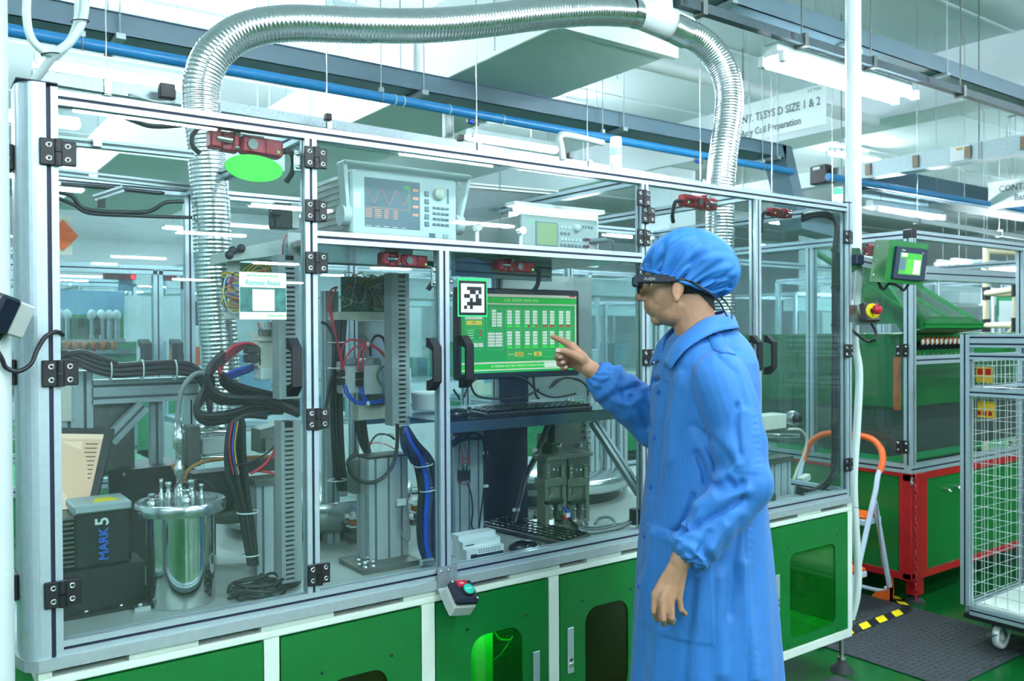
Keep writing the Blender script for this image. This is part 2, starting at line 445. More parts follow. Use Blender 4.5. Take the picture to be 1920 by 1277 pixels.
for x0, x1 in ((.02, .58), (.62, 1.23), (1.27, 1.78), (1.82, 2.38), (2.42, 2.98)):
    pane(x0, x1, zl, zu, 'rear_pane', yb-.003, yb+.003)
b = MB('glass', 'glass_edge'); b.box((-.045, .1, zl), (-.04, yb-W2, zu)); b.build('side_pane', mach)
b = MB('glass', 'glass_edge'); b.box((2.998, .034, zl), (3.003, yb-W2, zu)); b.build('side_pane', mach)
# hinges: two leaves, knuckle, four screws
def hinge(x, z, parent, w=.062, h=.056, mir=1):
    b = MB('black')
    M = Matrix.Translation((x, 0, z)); b.M = M
    hw = w/2
    b.box((-hw, -.009, -h/2), (-.006, 0, h/2), bev=.002); b.box((.006, -.006, -h/2+.002), (hw, .003, h/2-.002), bev=.002)
    b.cyl((0, -.007, -h/2), (0, -.007, -.001), .0085, 10); b.cyl((0, -.007, .001), (0, -.007, h/2), .0085, 10)
    for sx, yy in ((-.018, -.009), (.019, -.006)):
        for sz in (-.0145, .0145):
            b.lathe([(.0001, -.0012), (.003, -.0012), (.0032, .0008), (.0065, .0012), (.0068, 0)][::-1], (sx, yy, sz), (0, -1, 0), 10, 'steel')
            b.lathe([(.0001, -.0004), (.0028, -.0004)], (sx, yy-.0002, sz), (0, -1, 0), 6, 'black')
    return b.build('hinge', parent)
def PYz(x, y): return PY(x, y).z
for z in (PYz(110, 287), PYz(113, 700), PYz(117, 1112)): hinge(.0175, z, d1, .072, .058)
for z in (PYz(594, 297), PYz(594, 396)): hinge(.612, z, d4)
for z in (PYz(594, 493), PYz(596, 785), PYz(600, 1075)): hinge(.612, z, d2)
for z in (PYz(1206, 372), PYz(1206, 446)): hinge(1.790, z, d4b)
for z in (PYz(1218, 404), PYz(1218, 670)): hinge(1.812, z, d5)
hinge(1.790, PYz(1206, 520), d3); hinge(1.790, PYz(1200, 968), d3)
for z in (PYz(1589, 445), PYz(1589, 658), PYz(1589, 871)): hinge(2.988, z, d6)
# rear hinges of the left side door show beside the corner column
for z in (PYz(34, 287), PYz(38, 700), PYz(44, 1112)):
    b = MB('black'); b.box((-.072, .05, z-.028), (-.0605, .10, z+.028), bev=.002); b.build('side_hinge', mach)
# D handles
def handle(x, z0, z1, parent, d=.034, w=.026):
    b = MB('black'); zc = z0; k = .018
    prof_ = [(0, z0), (0, z0+.028), (-d*.25, z0+.028), (-d+.009, z0+.036), (-d+.009, z1-.036), (-d*.25, z1-.028), (0, z1-.028), (0, z1), (-d*.3, z1), (-d, z1-.026), (-d, z0+.026), (-d*.3, z0)]
    b.prism([(x-w/2, y+.006, z) for y, z in prof_], (w, 0, 0)); return b.build('handle', parent)
handle(.545, 1.300, 1.449, d1, .042); handle(.955, 1.297, 1.446, d2, .042); handle(1.063, 1.300, 1.452, d3, .042)
handle(2.366, 1.292, 1.444, d5, .042); handle(2.452, 1.292, 1.444, d6, .042)
# stop block and catch plates in the top corners
def catch(x, z, parent):
    b = MB('steel'); b.box((x-.009, .012, z-.028), (x+.009, .020, z+.028), bev=.002)
    for s in (-1, 1): b.lathe([(.006, 0), (.006, .004), (.0001, .005)], (x, .012, z+s*.017), (0, -1, 0), 8, 'chrome')
    return b.build('catch_plate', parent)
catch(.975, 1.62, d2); catch(1.03, 1.59, d3); catch(.57, 1.905, d1)
# ------------- base cabinet
ZL = zb0-.0255
BZ = .155
frame = MB("cream"); ZD = .688
dv = [(-.03, .035), (.468, .507), (.921, .963), (1.377, 1.417), (1.835, 1.875), (2.402, 2.449), (2.992, 3.024)]
yb0 = .004
for i, (a, c) in enumerate(dv):
    x0 = a; frame.box((a, yb0, BZ+.0385), (c, yb0+.04, ZD+.0035), bev=.0)
    frame.box((a, MD-.05, BZ+.0385), (c, MD-.01, ZL-.001))
for y in (yb0, MD-.05):
    frame.box((-.03, y, BZ), (3.024, y+.04, BZ+.038), bev=.003)

frame.box((-.03, yb0, ZD+.004), (3.024, yb0+.04, ZL-.018), bev=.003)
slits = [(PY(a_, c_).x, PY(d_, e_).x) for a_, c_, d_, e_ in ((98, 1248, 243, 1217), (373, 1191, 491, 1167), (627, 1139, 758, 1113), (850, 1095, 957, 1073), (1051, 1056, 1102, 1043), (1166, 1030, 1300, 1003), (1440, 972, 1497, 960), (1541, 950, 1590, 941))]
x = -.03
for s0, s1 in slits:    # raised tabs that carry the ledge, with open slits between them
    frame.box((x, yb0+.0002, ZL-.0178), (s0, yb0+.04, ZL-.001)); x = s1
frame.box((x, yb0+.0002, ZL-.0178), (3.024, yb0+.04, ZL-.001))
for sx in (-.03, 2.985):
    frame.box((sx, yb0+.0405, BZ), (sx+.038, MD-.0505, BZ+.038)); frame.box((sx, yb0+.0405, ZD), (sx+.038, MD-.0505, ZL-.002))
frame.build('base_frame', mach)
b = MB('green_panel'); b.box((-.02, yb0+.0415, ZD+.006), (3.015, yb0+.0435, ZL-.003)); b.build('slit_light_stop', mach)  # added strip that keeps cabinet lamp light from leaking through the slits
b = MB('green_panel'); b.box((3.006, .045, BZ+.04), (3.012, MD-.055, ZD)); b.build('side_panel', mach)
b = MB('green_panel'); b.box((-.02, .045, BZ+.04), (-.014, MD-.055, ZD)); b.build('side_panel', mach)
b = MB('deck'); b.box((0, .05, BZ+.002), (2.99, MD-.06, BZ+.012)); b.build('base_floor', mach)
b = MB('steel_dark'); b.box((0, MD-.062, BZ+.04), (2.99, MD-.058, ZL-.005)); b.build('base_back_panel', mach)
def rrect(x0, x1, z0, z1, r, n=5):
    o = []
    for cx, cz, a0 in ((x1-r, z1-r, 0), (x0+r, z1-r, pi/2), (x0+r, z0+r, pi), (x1-r, z0+r, 3*pi/2)):
        for k in range(n+1):
            a = a0+pi/2*k/n; o.append((cx+r*math.cos(a), cz+r*math.sin(a)))
    return o
def basedoor(x0, x1, z0, z1, wx0, wx1, wz0, wz1, r, gl, latch=None, y=.0025, th=.004):
    """door leaf with a rounded window cut-out, window pane, latch and screws"""
    b = MB('green_panel'); n = 24; inn = rrect(wx0, wx1, wz0, wz1, r)
    # outer ring sampled radially to match the inner ring
    cx, cz = (wx0+wx1)/2, (wz0+wz1)/2; out = []
    order = []
    for (ix, iz) in inn:
        dx, dz = ix-cx, iz-cz
        t = min(((x1-cx)/dx if dx > 1e-6 else (x0-cx)/dx if dx < -1e-6 else 1e9), ((z1-cz)/dz if dz > 1e-6 else (z0-cz)/dz if dz < -1e-6 else 1e9))
        out.append((cx+dx*t, cz+dz*t))
    N_ = len(inn)
    # snap nearest samples to the corners
    for (qx, qz) in ((x1, z1), (x0, z1), (x0, z0), (x1, z0)):
        k = min(range(N_), key=lambda i: (out[i][0]-qx)**2+(out[i][1]-qz)**2); out[k] = (qx, qz)
    vs = [(p[0], y, p[1]) for p in inn]+[(p[0], y, p[1]) for p in out]+[(p[0], y+th, p[1]) for p in inn]+[(p[0], y+th+.012, p[1]) for p in out]
    fs = []
    for i in range(N_):
        j = (i+1) % N_
        fs += [(i, N_+i, N_+j, j), (2*N_+i, 2*N_+j, 3*N_+j, 3*N_+i), (i, j, 2*N_+j, 2*N_+i), (N_+i, 3*N_+i, 3*N_+j, N_+j)]
    b.add(vs, fs)
    d = b.build('base_door', mach)
    b = MB(gl); b.prism([(px, y+th+.001, pz) for px, pz in rrect(wx0-.014, wx1+.014, wz0-.014, wz1+.014, r)], (0, .004, 0)); b.build('door_window', d)
    if latch:
        lx, lz = latch; b = MB('alu'); b.box((lx-.013, y-.004, lz-.073), (lx+.013, y, lz+.073), bev=.002)
        b.lathe([(.007, 0), (.006, .003), (.0001, .003)], (lx, y-.004, lz-.028), (0, -1, 0), 10, 'steel_dark')
        b.box((lx-.009, y-.0055, lz-.055), (lx+.009, y-.004, lz-.04), 'steel', bev=.001); b.build('latch', d)
    for sx, sz in ((wx0-.012, wz1+.028), (wx1+.012, wz1+.028), (wx0-.012, wz0-.028), (wx1+.012, wz0-.028)):
        b = MB('black'); b.lathe([(.0042, 0), (.0042, .0012), (.0001, .0016)], (sx, y, sz), (0, -1, 0), 8); b.build('screw', d)
    return d
mat('green_film', '58f060', .5, 0, .05, 3)
basedoor(.039, .464, .197, ZD, .15, .40, .28, .52, .05, 'glass_olive', (.43, .44))
basedoor(.511, .917, .197, ZD, .633, .812, .26, .545, .045, 'glass_olive')
basedoor(.967, 1.373, .197, ZD, 1.085, 1.274, .26, .565, .05, 'glass_green', (1.325, .40))
basedoor(1.421, 1.831, .197, ZD, 1.525, 1.715, .26, .565, .05, 'glass_olive', (1.462, .445))
basedoor(1.879, 2.398, .197, ZD, 2.0, 2.27, .24, .57, .05, 'glass_olive')
basedoor(2.453, 2.988, .197, ZD, 2.593, 2.901, .235, .575, .035, 'glass_green', (2.513, .433))
# adjustable feet
for x in (.02, 1.5, 3.0):
    for y in (.04, MD-.05):
        b = MB('steel'); b.cyl((x, y, .045), (x, y, BZ+.01), .011, 10); b.cyl((x, y, .05), (x, y, .062), .02, 6, smooth=False)
        b.lathe([(.0001, .048), (.016, .048), (.024, .03), (.045, .012), (.048, 0)], (x, y, 0), (0, 0, 1), 16, 'rubber'); b.build('foot', mach)
# ------------------------------------------------------------------ overhead services
def rods(parent, pts, r=.004, m='galv', top=None):
    for p in pts:
        b = MB(m); b.cyl(p, (p[0], p[1], top or CEIL), r, 6); b.build('hanger_rod', parent)
# grey cable tray
mat('tray_grey', '66808e', .45, .15, .05, 5)
ty, tz, th = 2.04, 2.80, .10
t = thing('cable_tray', (2.7, ty, tz), 'long grey sheet metal cable tray above the test machine', 'cable tray')
b = MB('tray_grey'); b.box((-1.2, ty, tz), (5.35, ty+.004, tz+th)); b.box((-1.2, ty+.2, tz), (5.35, ty+.204, tz+th)); b.box((-1.2, ty, tz), (5.35, ty+.204, tz+.004)); b.box((-1.2, ty-.012, tz+th-.004), (5.35, ty, tz+th)); b.build('trough', t)
b = MB('tray_grey'); b.prism([(5.30, ty, tz+th), (5.42, ty, tz+th), (5.62, ty, tz-.42), (5.50, ty, tz-.42)], (0, .2, 0)); b.prism([(5.50, ty, tz-.42), (5.62, ty, tz-.42), (6.9, ty, tz-.55), (6.9, ty, tz-.65), (5.56, ty, tz-.53)], (0, .2, 0)); b.build('drop_section', t)
for x in (.55, 2.1, 3.6, 5.2):
    b = MB('galv'); b.cyl((x, ty-.03, tz-.03), (x, ty-.03, CEIL), .004, 6); b.cyl((x, ty+.235, tz-.03), (x, ty+.235, CEIL), .004, 6); b.box((x-.02, ty-.05, tz-.03), (x+.02, ty+.25, tz-.005)); b.build('hanger', t)
# second run of the tray behind the white pole
t = thing('cable_tray', (8.6, 3.4, 2.7), 'grey cable tray running away behind the white pole on the right', 'cable tray')
a = PZ(1640, 355, 2.72); c = PZ(1850, 397, 2.72)
b = MB('tray_grey'); X0_ = max(a.x-.6, 6.84); b.box((X0_, a.y, 2.72), (c.x+5, a.y+.005, 2.93)); b.box((X0_, a.y+.3, 2.72), (c.x+5, a.y+.305, 2.93)); b.box((X0_, a.y, 2.72), (c.x+5, a.y+.3, 2.725)); b.build('trough', t)
rods(t, [(a.x+1, a.y-.03, 2.72), (a.x+3, a.y-.03, 2.72)])
t = thing('air_pipe', (a.x, a.y-.25, 2.7), 'blue compressed air pipe behind the white pole on the right', 'pipe')
b = MB('blue_pipe'); b.cyl((a.x-1, a.y-.2, 2.70), (c.x+6, a.y-.2, 2.70), .03, 10); b.build('pipe_run', t); rods(t, [(a.x+1.2, a.y-.2, 2.73), (a.x+4, a.y-.2, 2.73)], .004)
# blue compressed air pipe
p0 = PZ(20, 57, 2.7); p1 = PZ(1485, 322, 2.7)
t = thing('air_pipe', (p0.x, p0.y, 2.7), 'long blue compressed air pipe under the grey cable tray', 'pipe')
d = (p1-p0); b = MB('blue_pipe'); b.cyl(p0-d*.25, p1, .0265, 14); b.build('pipe_run', t)
for k in (.05, .32, .62, .93):
    q = p0+d*k; b = MB('galv'); b.tube([q+V((0, .027*math.cos(a_), .027*math.sin(a_))) for a_ in [i*pi/6 for i in range(13)]], .004, 5); b.box((q.x-.012, q.y-.012, 2.726), (q.x+.012, q.y+.012, 2.75)); b.cyl((q.x, q.y, 2.74), (q.x, q.y, CEIL), .004, 6); b.build('pipe_clamp', t)
for k in (.335, .345, .40, .47):
    q = p0+d*k; b = MB('cable_white'); b.tube([q+V((0, .0275*math.cos(a_), .0275*math.sin(a_))) for a_ in [i*pi/6 for i in range(13)]], .003, 5); b.build('tie', t)
for k, s in ((.44, -1), (.80, 1)):   # air outlets
    q = p0+d*k; b = MB('steel'); b.cyl(q, q+V((-.02, -.02, -.05)), .008, 8); b.cyl(q+V((-.03, -.03, -.06)), q+V((-.11*1, -.03, -.052)), .011, 8, 'steel_dark'); b.cyl(q+V((-.075, -.03, -.056)), q+V((-.10, -.03, -.053)), .015, 8, 'cable_blue'); b.build('air_outlet', t)
# galvanised busbar rail with its hangers
p0 = PZ(60, 143, 2.42); p1 = PZ(1590, 392, 2.42); d = p1-p0
t = thing('busbar_rail', (p0.x, p0.y, 2.42), 'thin galvanised rail hanging just above the test machine', 'rail')
n = V((-d.y, d.x, 0)).normalized()*.02
b = MB('galv'); q0 = p0-d*.0; q1 = p1+d*1.6
b.prism([q0-n+V((0, 0, -.022)), q0+n+V((0, 0, -.022)), q0+n+V((0, 0, .022)), q0-n+V((0, 0, .022))], q1-q0); b.build('rail_profile', t)
for k in (.045, .21, .36, .50, .68, .82, .96, 1.2, 1.5):
    q = p0+d*k; b = MB('steel'); b.box((q.x-.012, q.y-.03, q.z-.032), (q.x+.012, q.y+.03, q.z-.026)); b.box((q.x-.012, q.y-.03, q.z-.03), (q.x+.012, q.y-.027, q.z+.03)); b.box((q.x-.012, q.y+.027, q.z-.03), (q.x+.012, q.y+.03, q.z+.03)); b.box((q.x-.012, q.y-.03, q.z+.026), (q.x+.012, q.y+.03, q.z+.032)); b.cyl((q.x, q.y, q.z+.03), (q.x, q.y, CEIL), .003, 6); b.build('hanger', t)
for px, py in ((305, 175), (612, 221), (860, 260), (1065, 293)):
    q = PZ(px, py, 2.42); b = MB('black'); b.box((q.x-.014, q.y-.03, 2.405), (q.x+.014, q.y, 2.435), bev=.002); b.build('joint_block', t)
q = PZ(308, 176, 2.42); b = MB('black'); b.box((q.x-.03, q.y-.06, 2.39), (q.x+.03, q.y-.02, 2.45), bev=.004); b.build('tap_off_box', t)
cable('loose_wire', [PZ(312, 180, 2.41), PZ(328, 186, 2.40), PZ(322, 192, 2.38), PZ(290, 190, 2.36), PZ(250, 178, 2.37), PZ(242, 178, 2.39)], .005, 'cable_white', t)
# dark strut rail that carries the near light
t = thing('strut_rail', (3.6, .5, 2.88), 'dark steel strut rail carrying the near fluorescent light', 'rail')
mat('dark_strut', '3c4e55', .5, .4, .12, 30)
rp0 = PZ(1262, 8, 2.88); rp1 = PZ(1915, 205, 2.88)
b = MB('dark_strut'); yy = (rp0.y+rp1.y)/2; b.box((2.47, yy-.021, 2.862), (6.62, yy+.021, 2.904)); b.build('rail_profile', t)
for x in (2.62, 3.35, 3.95, 4.9, 6.2):
    b = MB('steel_dark'); b.box((x-.014, yy-.03, 2.85), (x+.014, yy+.03, 2.915)); b.cyl((x, yy, 2.91), (x, yy, CEIL), .004, 6); b.build('hanger', t)
for x in (2.5, 3.25, 4.5): b = MB('black'); b.box((x-.012, yy-.023, 2.868), (x+.012, yy-.02, 2.9)); b.build('joint_block', t)
cable('light_cord', [(3.78, .53, 2.86), (3.80, .50, 2.92), (3.85, .47, 2.93), (3.88, .50, 2.87)], .006, 'cable_white', t)
# grey tray above it
tp0 = PZ(1385, 15, 3.05); tp1 = PZ(1900, 178, 3.05); yy = (tp0.y+tp1.y)/2
t = thing('cable_tray', (4.3, yy, 3.05), 'dark grey cable tray crossing the top right corner', 'cable tray')
b = MB('tray_grey'); b.box((2.6, yy, 3.05), (12, yy+.004, 3.15)); b.box((2.6, yy+.2, 3.05), (12, yy+.204, 3.15)); b.box((2.6, yy, 3.05), (12, yy+.2, 3.055)); b.build('trough', t)
for x in (3.0, 4.0, 5.0, 6.4, 8.0): b = MB('galv'); b.cyl((x, yy-.03, 3.03), (x, yy-.03, CEIL), .004, 6); b.box((x-.02, yy-.04, 3.03), (x+.02, yy+.24, 3.045)); b.build('hanger', t)
# perforated trunking running away in depth
t = thing('cable_trunking', (6.65, 1.6, 2.8), 'galvanised box trunking with brown vents crossing behind the pole', 'cable trunking')
b = MB('galv'); b.box((6.66, -4, 2.80), (6.80, 4.2, 2.94)); b.build('trunking_body', t)
for px in (1628, 1717, 1815, 1470, 1920):
    q = PX(px, 300, 6.655); 
    b = MB('steel_dark'); b.box((6.645, q.y-.025, 2.82), (6.662, q.y+.025, 2.92)); 
    for z in range(6): b.box((6.642, q.y-.02, 2.826+z*.015), (6.646, q.y+.02, 2.834+z*.015), 'hose_brown')
    b.build('vent', t)
q = PX(1787, 296, 6.655); b = MB('white_plastic'); b.box((6.648, q.y-.13, 2.815), (6.662, q.y+.02, 2.935)); b.box((6.645, q.y-.08, 2.90), (6.65, q.y-.03, 2.92), 'cable_yellow'); b.build('cover_plate', t)
q = PX(1545, 330, 6.655); b = MB('black'); b.box((6.56, q.y-.09, 2.80), (6.66, q.y+.09, 2.97), bev=.01); b.box((6.556, q.y-.02, 2.93), (6.562, q.y+.05, 2.955), 'white_plastic'); b.build('tap_off_box', t)
for y in (-1.2, .2, 1.2, 2.4, 3.5): b = MB('steel_dark'); b.cyl((6.64, y, 2.8), (6.64, y, CEIL), .005, 6); b.build('hanger_rod', t)
# big white air duct
mat('duct_white', 'dbe9e6', .35, 0, .03, 2)
dz = 2.9; k0 = PZ(1045, 50, dz); k1 = PZ(1270, 100, dz)
t = thing('air_duct', (k0.x, 1.1, dz), 'large white rectangular air duct crossing above the test machine', 'duct')
b = MB('duct_white'); b.box((k0.x, k0.y, dz), (k1.x, 6.5, dz+.45), bev=.004); b.build('duct_run', t)
b = MB('duct_white'); b.box((k0.x-.03, k0.y-.035, dz-.015), (k1.x+.03, k0.y+.01, dz+.48)); b.build('flange', t)
for y in (2.4, 4.0): b = MB('duct_white'); b.box((k0.x-.015, y, dz-.012), (k1.x+.015, y+.03, dz+.46)); b.build('flange', t)
for x in (k0.x-.05, k1.x+.05):
    for y in (1.5, 3.2, 5.0): b = MB('galv'); b.cyl((x, y, dz), (x, y, CEIL), .005, 6); b.build('hanger_rod', t)
# second white duct further left behind the tray
t = thing('air_duct', (1.6, 4.0, 2.9), 'white air duct branch seen under the blue pipe', 'duct')
b = MB('duct_white'); b.box((1.0, 4.2, 2.72), (2.1, 7.5, 3.05), bev=.004); b.build('duct_run', t); rods(t, [(.96, 4.5, 2.9), (2.14, 4.5, 2.9), (.96, 7.0, 2.9), (2.14, 7.0, 2.9)]); b = MB('duct_white'); b.box((.97, 4.16, 2.69), (2.13, 4.2, 3.08)); b.build('flange', t)
# white drain pipes
def wpipe(label, pts, r):
    b = MB('white_plastic'); b.tube(spline(pts, 5), r, 12)
    return b.build('white_pipe', **tagp(label, 'pipe', 'white pipes'))
wpipe('white pipe with coupling right of the large air duct', [PD(1190, 113, 7.4), PD(1330, 148, 7.9), PD(1470, 185, 8.5), PD(1640, 230, 9.3)], .066)
wpipe('white elbow pipe behind the rail below the air duct', [PD(1055, 300, 4.5), PD(1052, 275, 4.5), PD(1049, 258, 4.5), PD(1062, 253, 4.6), PD(1130, 268, 4.8)], .018)
wpipe('short white pipe coming down under the blue pipe', [PD(840, 275, 5.2), PD(840, 232, 5.2), PD(840, 190, 5.2)], .035)
# hanging signs
def hsign(label, x, y0, y1, z0, z1, rodsy):
    t = thing('hanging_sign', (x, (y0+y1)/2, z0), label, 'sign')
    b = MB('sign_white'); b.box((x, y0, z0), (x+.006, y1, z1)); b.build('sign_board', t)
    for y in rodsy: b = MB('cable_grey'); b.cyl((x+.003, y, z1), (x+.003, y, CEIL), .002, 5); b.build('hanger_wire', t)
    return t
mat('sign_white', 'e3f1f0', .5, 0, .01, 5); mat('ink_grey', '64727a', .6, 0, 0)
s1 = PX(1549, 155, 6); s2 = PX(1549, 232, 6)
t = hsign('white hanging sign lettered for coil preparation beside the flexible duct', 6, s1.y, s1.y+1.0, s2.z, s1.z, (s1.y+.1, s1.y+.85))
text('CONT. TESYS D SIZE 1 & 2', .098, 'ink_grey', t, (5.997, s1.y+.52, s2.z+.20), (0, -1, 0), (0, 0, 1), align='CENTER', bold=.0015, sx=.82)
text('Assy Coil Preparation', .088, 'ink_grey', t, (5.997, s1.y+.56, s2.z+.075), (0, -1, 0), (0, 0, 1), align='CENTER', bold=.0015, sx=.82)
text('2.5 TeSys', .035, 'ink_grey', t, (5.997, s1.y+.11, s1.z-.03), (0, -1, 0), (0, 0, 1), align='CENTER')
s3 = PX(1853, 343, 8.5); s4 = PX(1853, 394, 8.5)
t = hsign('white hanging sign cut by the right edge of the picture', 8.5, s3.y-1.2, s3.y, s4.z, s3.z, (s3.y-.2, s3.y-.5))
text('CONT. TESYS K', .085, 'ink_grey', t, (8.497, s3.y-.10, s4.z+.19), (0, -1, 0), (0, 0, 1), bold=.001, sx=.9)
text('Base Prep', .085, 'ink_grey', t, (8.497, s3.y-.24, s4.z+.09), (0, -1, 0), (0, 0, 1), bold=.001, sx=.9)
# ------------------------------------------------------------------ flexible exhaust ducts
mat('foil', 'cfd6d8', .22, 1.0, .05, 60, .2, 40)
def flex(name, path, r, label, rib=.0135, parent=None, n=26):
    P = spline(path, 26); L = [0.0]
    for a_, c_ in zip(P, P[1:]): L.append(L[-1]+(c_-a_).length)
    tot = L[-1]; N_ = int(tot/rib)*4; out = []; rr = []; j = 0
    for i in range(N_+1):
        s_ = tot*i/N_
        while j < len(L)-2 and L[j+1] < s_: j += 1
        f_ = (s_-L[j])/max(1e-9, L[j+1]-L[j]); out.append(P[j].lerp(P[j+1], f_))
        w = random.uniform(-.4, .4)*.0006
        rr.append(r+(.0020 if i % 4 == 0 else (.0005 if i % 4 in (1, 3) else 0))+w)
    b = MB('foil'); b.tube(out, rr, n); return b.build(name, parent, **(tagp(label, 'flexible duct', 'foil exhaust ducts') if label else {}))
FR = .059
ex = thing('exhaust_duct', PY(395, 800, .75), 'silver corrugated exhaust hose rising on the left and crossing overhead', 'flexible duct')
flex('hose_section', [PY(405, 812, .72), PY(413, 770, .74), PY(415, 700, .75), PY(408, 600, .75), PY(400, 500, .75), PY(396, 400, .75), PY(388, 290, .75), PY(378, 206, .75), PY(380, 150, .75), PY(402, 100, .74), PY(455, 60, .72), PY(540, 44, .68), PY(680, 48, .63), PY(800, 48, .60), PY(900, 40, .58), PY(1010, 27, .56), PY(1110, 20, .55), PY(1195, 24, .54)], FR, None, parent=ex)
for px, py, rr_ in ((408, 812, 1.06), (1188, 24, 1.05)):
    q = PY(px, py, .73 if px < 500 else .54); dirv = V((0, 0, 1)) if px < 500 else V((1, 0, -.05))
    b = MB('foil'); b.tube([q-dirv*.03, q, q+dirv*.03], [FR*rr_, FR*rr_*1.04, FR*rr_], 24, caps=False); b.build('foil_tape', ex)
jn = thing('duct_junction', PY(1235, 40, .5), 'white plastic pipe junction joining both exhaust hoses overhead', 'pipe fitting')
b = MB('white_plastic'); b.cyl(PY(1190, 22, .54), PY(1285, 62, .5), .062, 24); b.build('pipe_body', jn)
q = PY(1238, 40, .52); b = MB('white_plastic'); b.cyl(q, q+V((-.02, .05, .9)), .058, 24); b.build('riser', jn)
b = MB('white_plastic'); b.cyl(q+V((.02, 0, .02)), q+V((.16, -.01, .0)), .05, 20); b.build('branch', jn)
ex2 = thing('exhaust_duct', PY(1350, 400, .35), 'silver corrugated exhaust hose dropping into the right end of the test machine', 'flexible duct')
flex('hose_section', [PY(1268, 55, .49), PY(1315, 78, .45), PY(1350, 118, .41), PY(1366, 165, .38), PY(1366, 220, .36), PY(1357, 285, .35), PY(1351, 345, .35), PY(1350, 400, .35), PY(1350, 470, .35), PY(1352, 600, .35), PY(1354, 720, .35), PY(1356, 830, .37)], FR, None, parent=ex2)
b = MB('foil'); q0, q1 = PY(1262, 52, .495), PY(1290, 66, .47); b.tube([q0, q0.lerp(q1, .5), q1], [FR*1.05, FR*1.08, FR*1.05], 24, caps=False); b.build('foil_tape', ex2)
# white hoses looping down at the top left into the machine
t = thing('cable_conduit', PY(75, 170, .35), 'white conduit hoses looping down behind the left corner column', 'conduit')
cable('hose', [PY(52, -20, .2), PY(50, 30, .2), PY(58, 70, .2), PY(80, 95, .2), PY(98, 103, .2)], .0095, 'cable_white', t, 10)
cable('hose', [PY(160, -25, .2), PY(158, 20, .2), PY(150, 50, .2), PY(130, 80, .2), PY(105, 100, .2), PY(85, 125, .22), PY(62, 155, .25), PY(40, 190, .3)], .0105, 'cable_white', t, 10)
cable('hose', [PY(147, -25, .21), PY(146, 30, .21), PY(138, 62, .21), PY(120, 92, .21), PY(100, 110, .21)], .009, 'cable_white', t, 10)
for px, py in ((95, 102), (150, 40)):
    q = PY(px, py, .2); b = MB('black'); b.tube([q+V((.02*math.cos(a_), .017*math.sin(a_), .004*math.cos(a_))) for a_ in [i*pi/6 for i in range(12)]], .0016, 5, closed=True); b.build('tie', t)
# poles
b = MB('white_paint'); b.cyl((-.122, -.02, 0), (-.122, -.02, CEIL), .046, 28); 
for z in (1.83, .96): b.cyl((-.122, -.02, z), (-.122, -.02, z+.004), .0468, 28)
b.build('service_pole', **tagp('white round service pole cut by the left edge of the picture', 'pole'))
pc = PY(1600, 200, .12)
b = MB('white_paint'); b.cyl((pc.x, pc.y, 1.77), (pc.x, pc.y, CEIL), .034, 24); b.cyl((pc.x+.035, pc.y+.03, 1.6), (pc.x+.035, pc.y+.03, 2.25), .028, 20)
b.build('service_pole', **tagp('white round service pole at the right end of the test machine', 'pole'))
# stack lights
mat('lens_green', '8ff0c0', .3, 0, 0, emit=.5); mat('lens_white', 'e6fff4', .3, 0, 0, emit=.9); mat('lens_green2', '48e088', .3, 0, 0, emit=.8)
def tower(c, h, r, cols, label):
    t = thing('stack_light', c, label, 'signal light'); z = c[2]
    b = MB('white_plastic'); b.cyl((c[0], c[1], z), (c[0], c[1], z+h*.22), r*1.0, 18); b.build('lamp_base', t); z += h*.22
    for k, m_ in enumerate(cols):
        hh = h*.72/len(cols); b = MB(m_); b.cyl((c[0], c[1], z), (c[0], c[1], z+hh-.002), r, 18); b.build('lens', t); z += hh
    b = MB('white_plastic'); b.cyl((c[0], c[1], z), (c[0], c[1], z+h*.06), r*.95, 18); b.build('lamp_cap', t)
q = PY(1155, 300, W2+.002)
tower((q.x, W2+.002, zt0), .115, .0195, ['lens_white', 'lens_green', 'lens_white'], 'pale white and green stack light on top of the test machine')
q = PY(1575, 370, W2+.02)
tower((2.965, .03, zt0), .07, .0195, ['lens_white', 'lens_green2'], 'short lit green stack light beside the white pole on the machine end')
# ------------------------------------------------------------------ second machine on the right
AX, AY = 4.05, .31
m2 = thing('assembly_machine', (AX, AY, 0), 'green machine in aluminium framed glass housing on red legged base', 'machine')
def ap(p0, p1, nm='frame_profile', w=.045, ref=(0, -1, 0), par=None):
    b = MB('alu'); b.prof(p0, p1, w, ref=ref, gw=.009); return b.build(nm, par or m2)
Z2T, Z2B = 1.965, .725
h_ = .0225
EX, EY = AX+2.6, AY+1.7
for x, y in ((AX+h_, AY+h_), (EX, AY+h_), (AX+h_, EY), (EX, EY), (AX+h_, AY+.62), (AX+1.3, AY+h_)): ap((x, y, Z2B+h_), (x, y, Z2T-h_), 'post')
for z in (Z2T, Z2B):
    ap((AX, AY+h_, z), (EX, AY+h_, z), 'beam'); ap((AX+h_, AY+.045, z), (AX+h_, EY, z), 'beam', ref=(-1, 0, 0))
    ap((AX, EY, z), (EX, EY, z), 'beam'); ap((EX, AY+.045, z), (EX, EY, z), 'beam', ref=(-1, 0, 0))
ap((AX+.045, AY+h_, 1.30), (AX+1.28, AY+h_, 1.30), 'beam'); 
b = MB('black'); b.box((AX-.002, AY-.002, Z2T-h_), (AX+.05, AY+.05, Z2T+h_+.004), bev=.004); b.build('corner_cap', m2)
for lo, hi in (((AX+.05, AY+.02, .76), (AX+1.27, AY+.025, 1.275)), ((AX+.02, AY+.05, .76), (AX+.025, AY+.60, 1.94)), ((AX+.02, AY+.65, .76), (AX+.025, EY-.03, 1.94))):
    b = MB('glass'); b.box(lo, hi); b.build('pane', m2)
for z in (1.45, 1.06, .88): pass
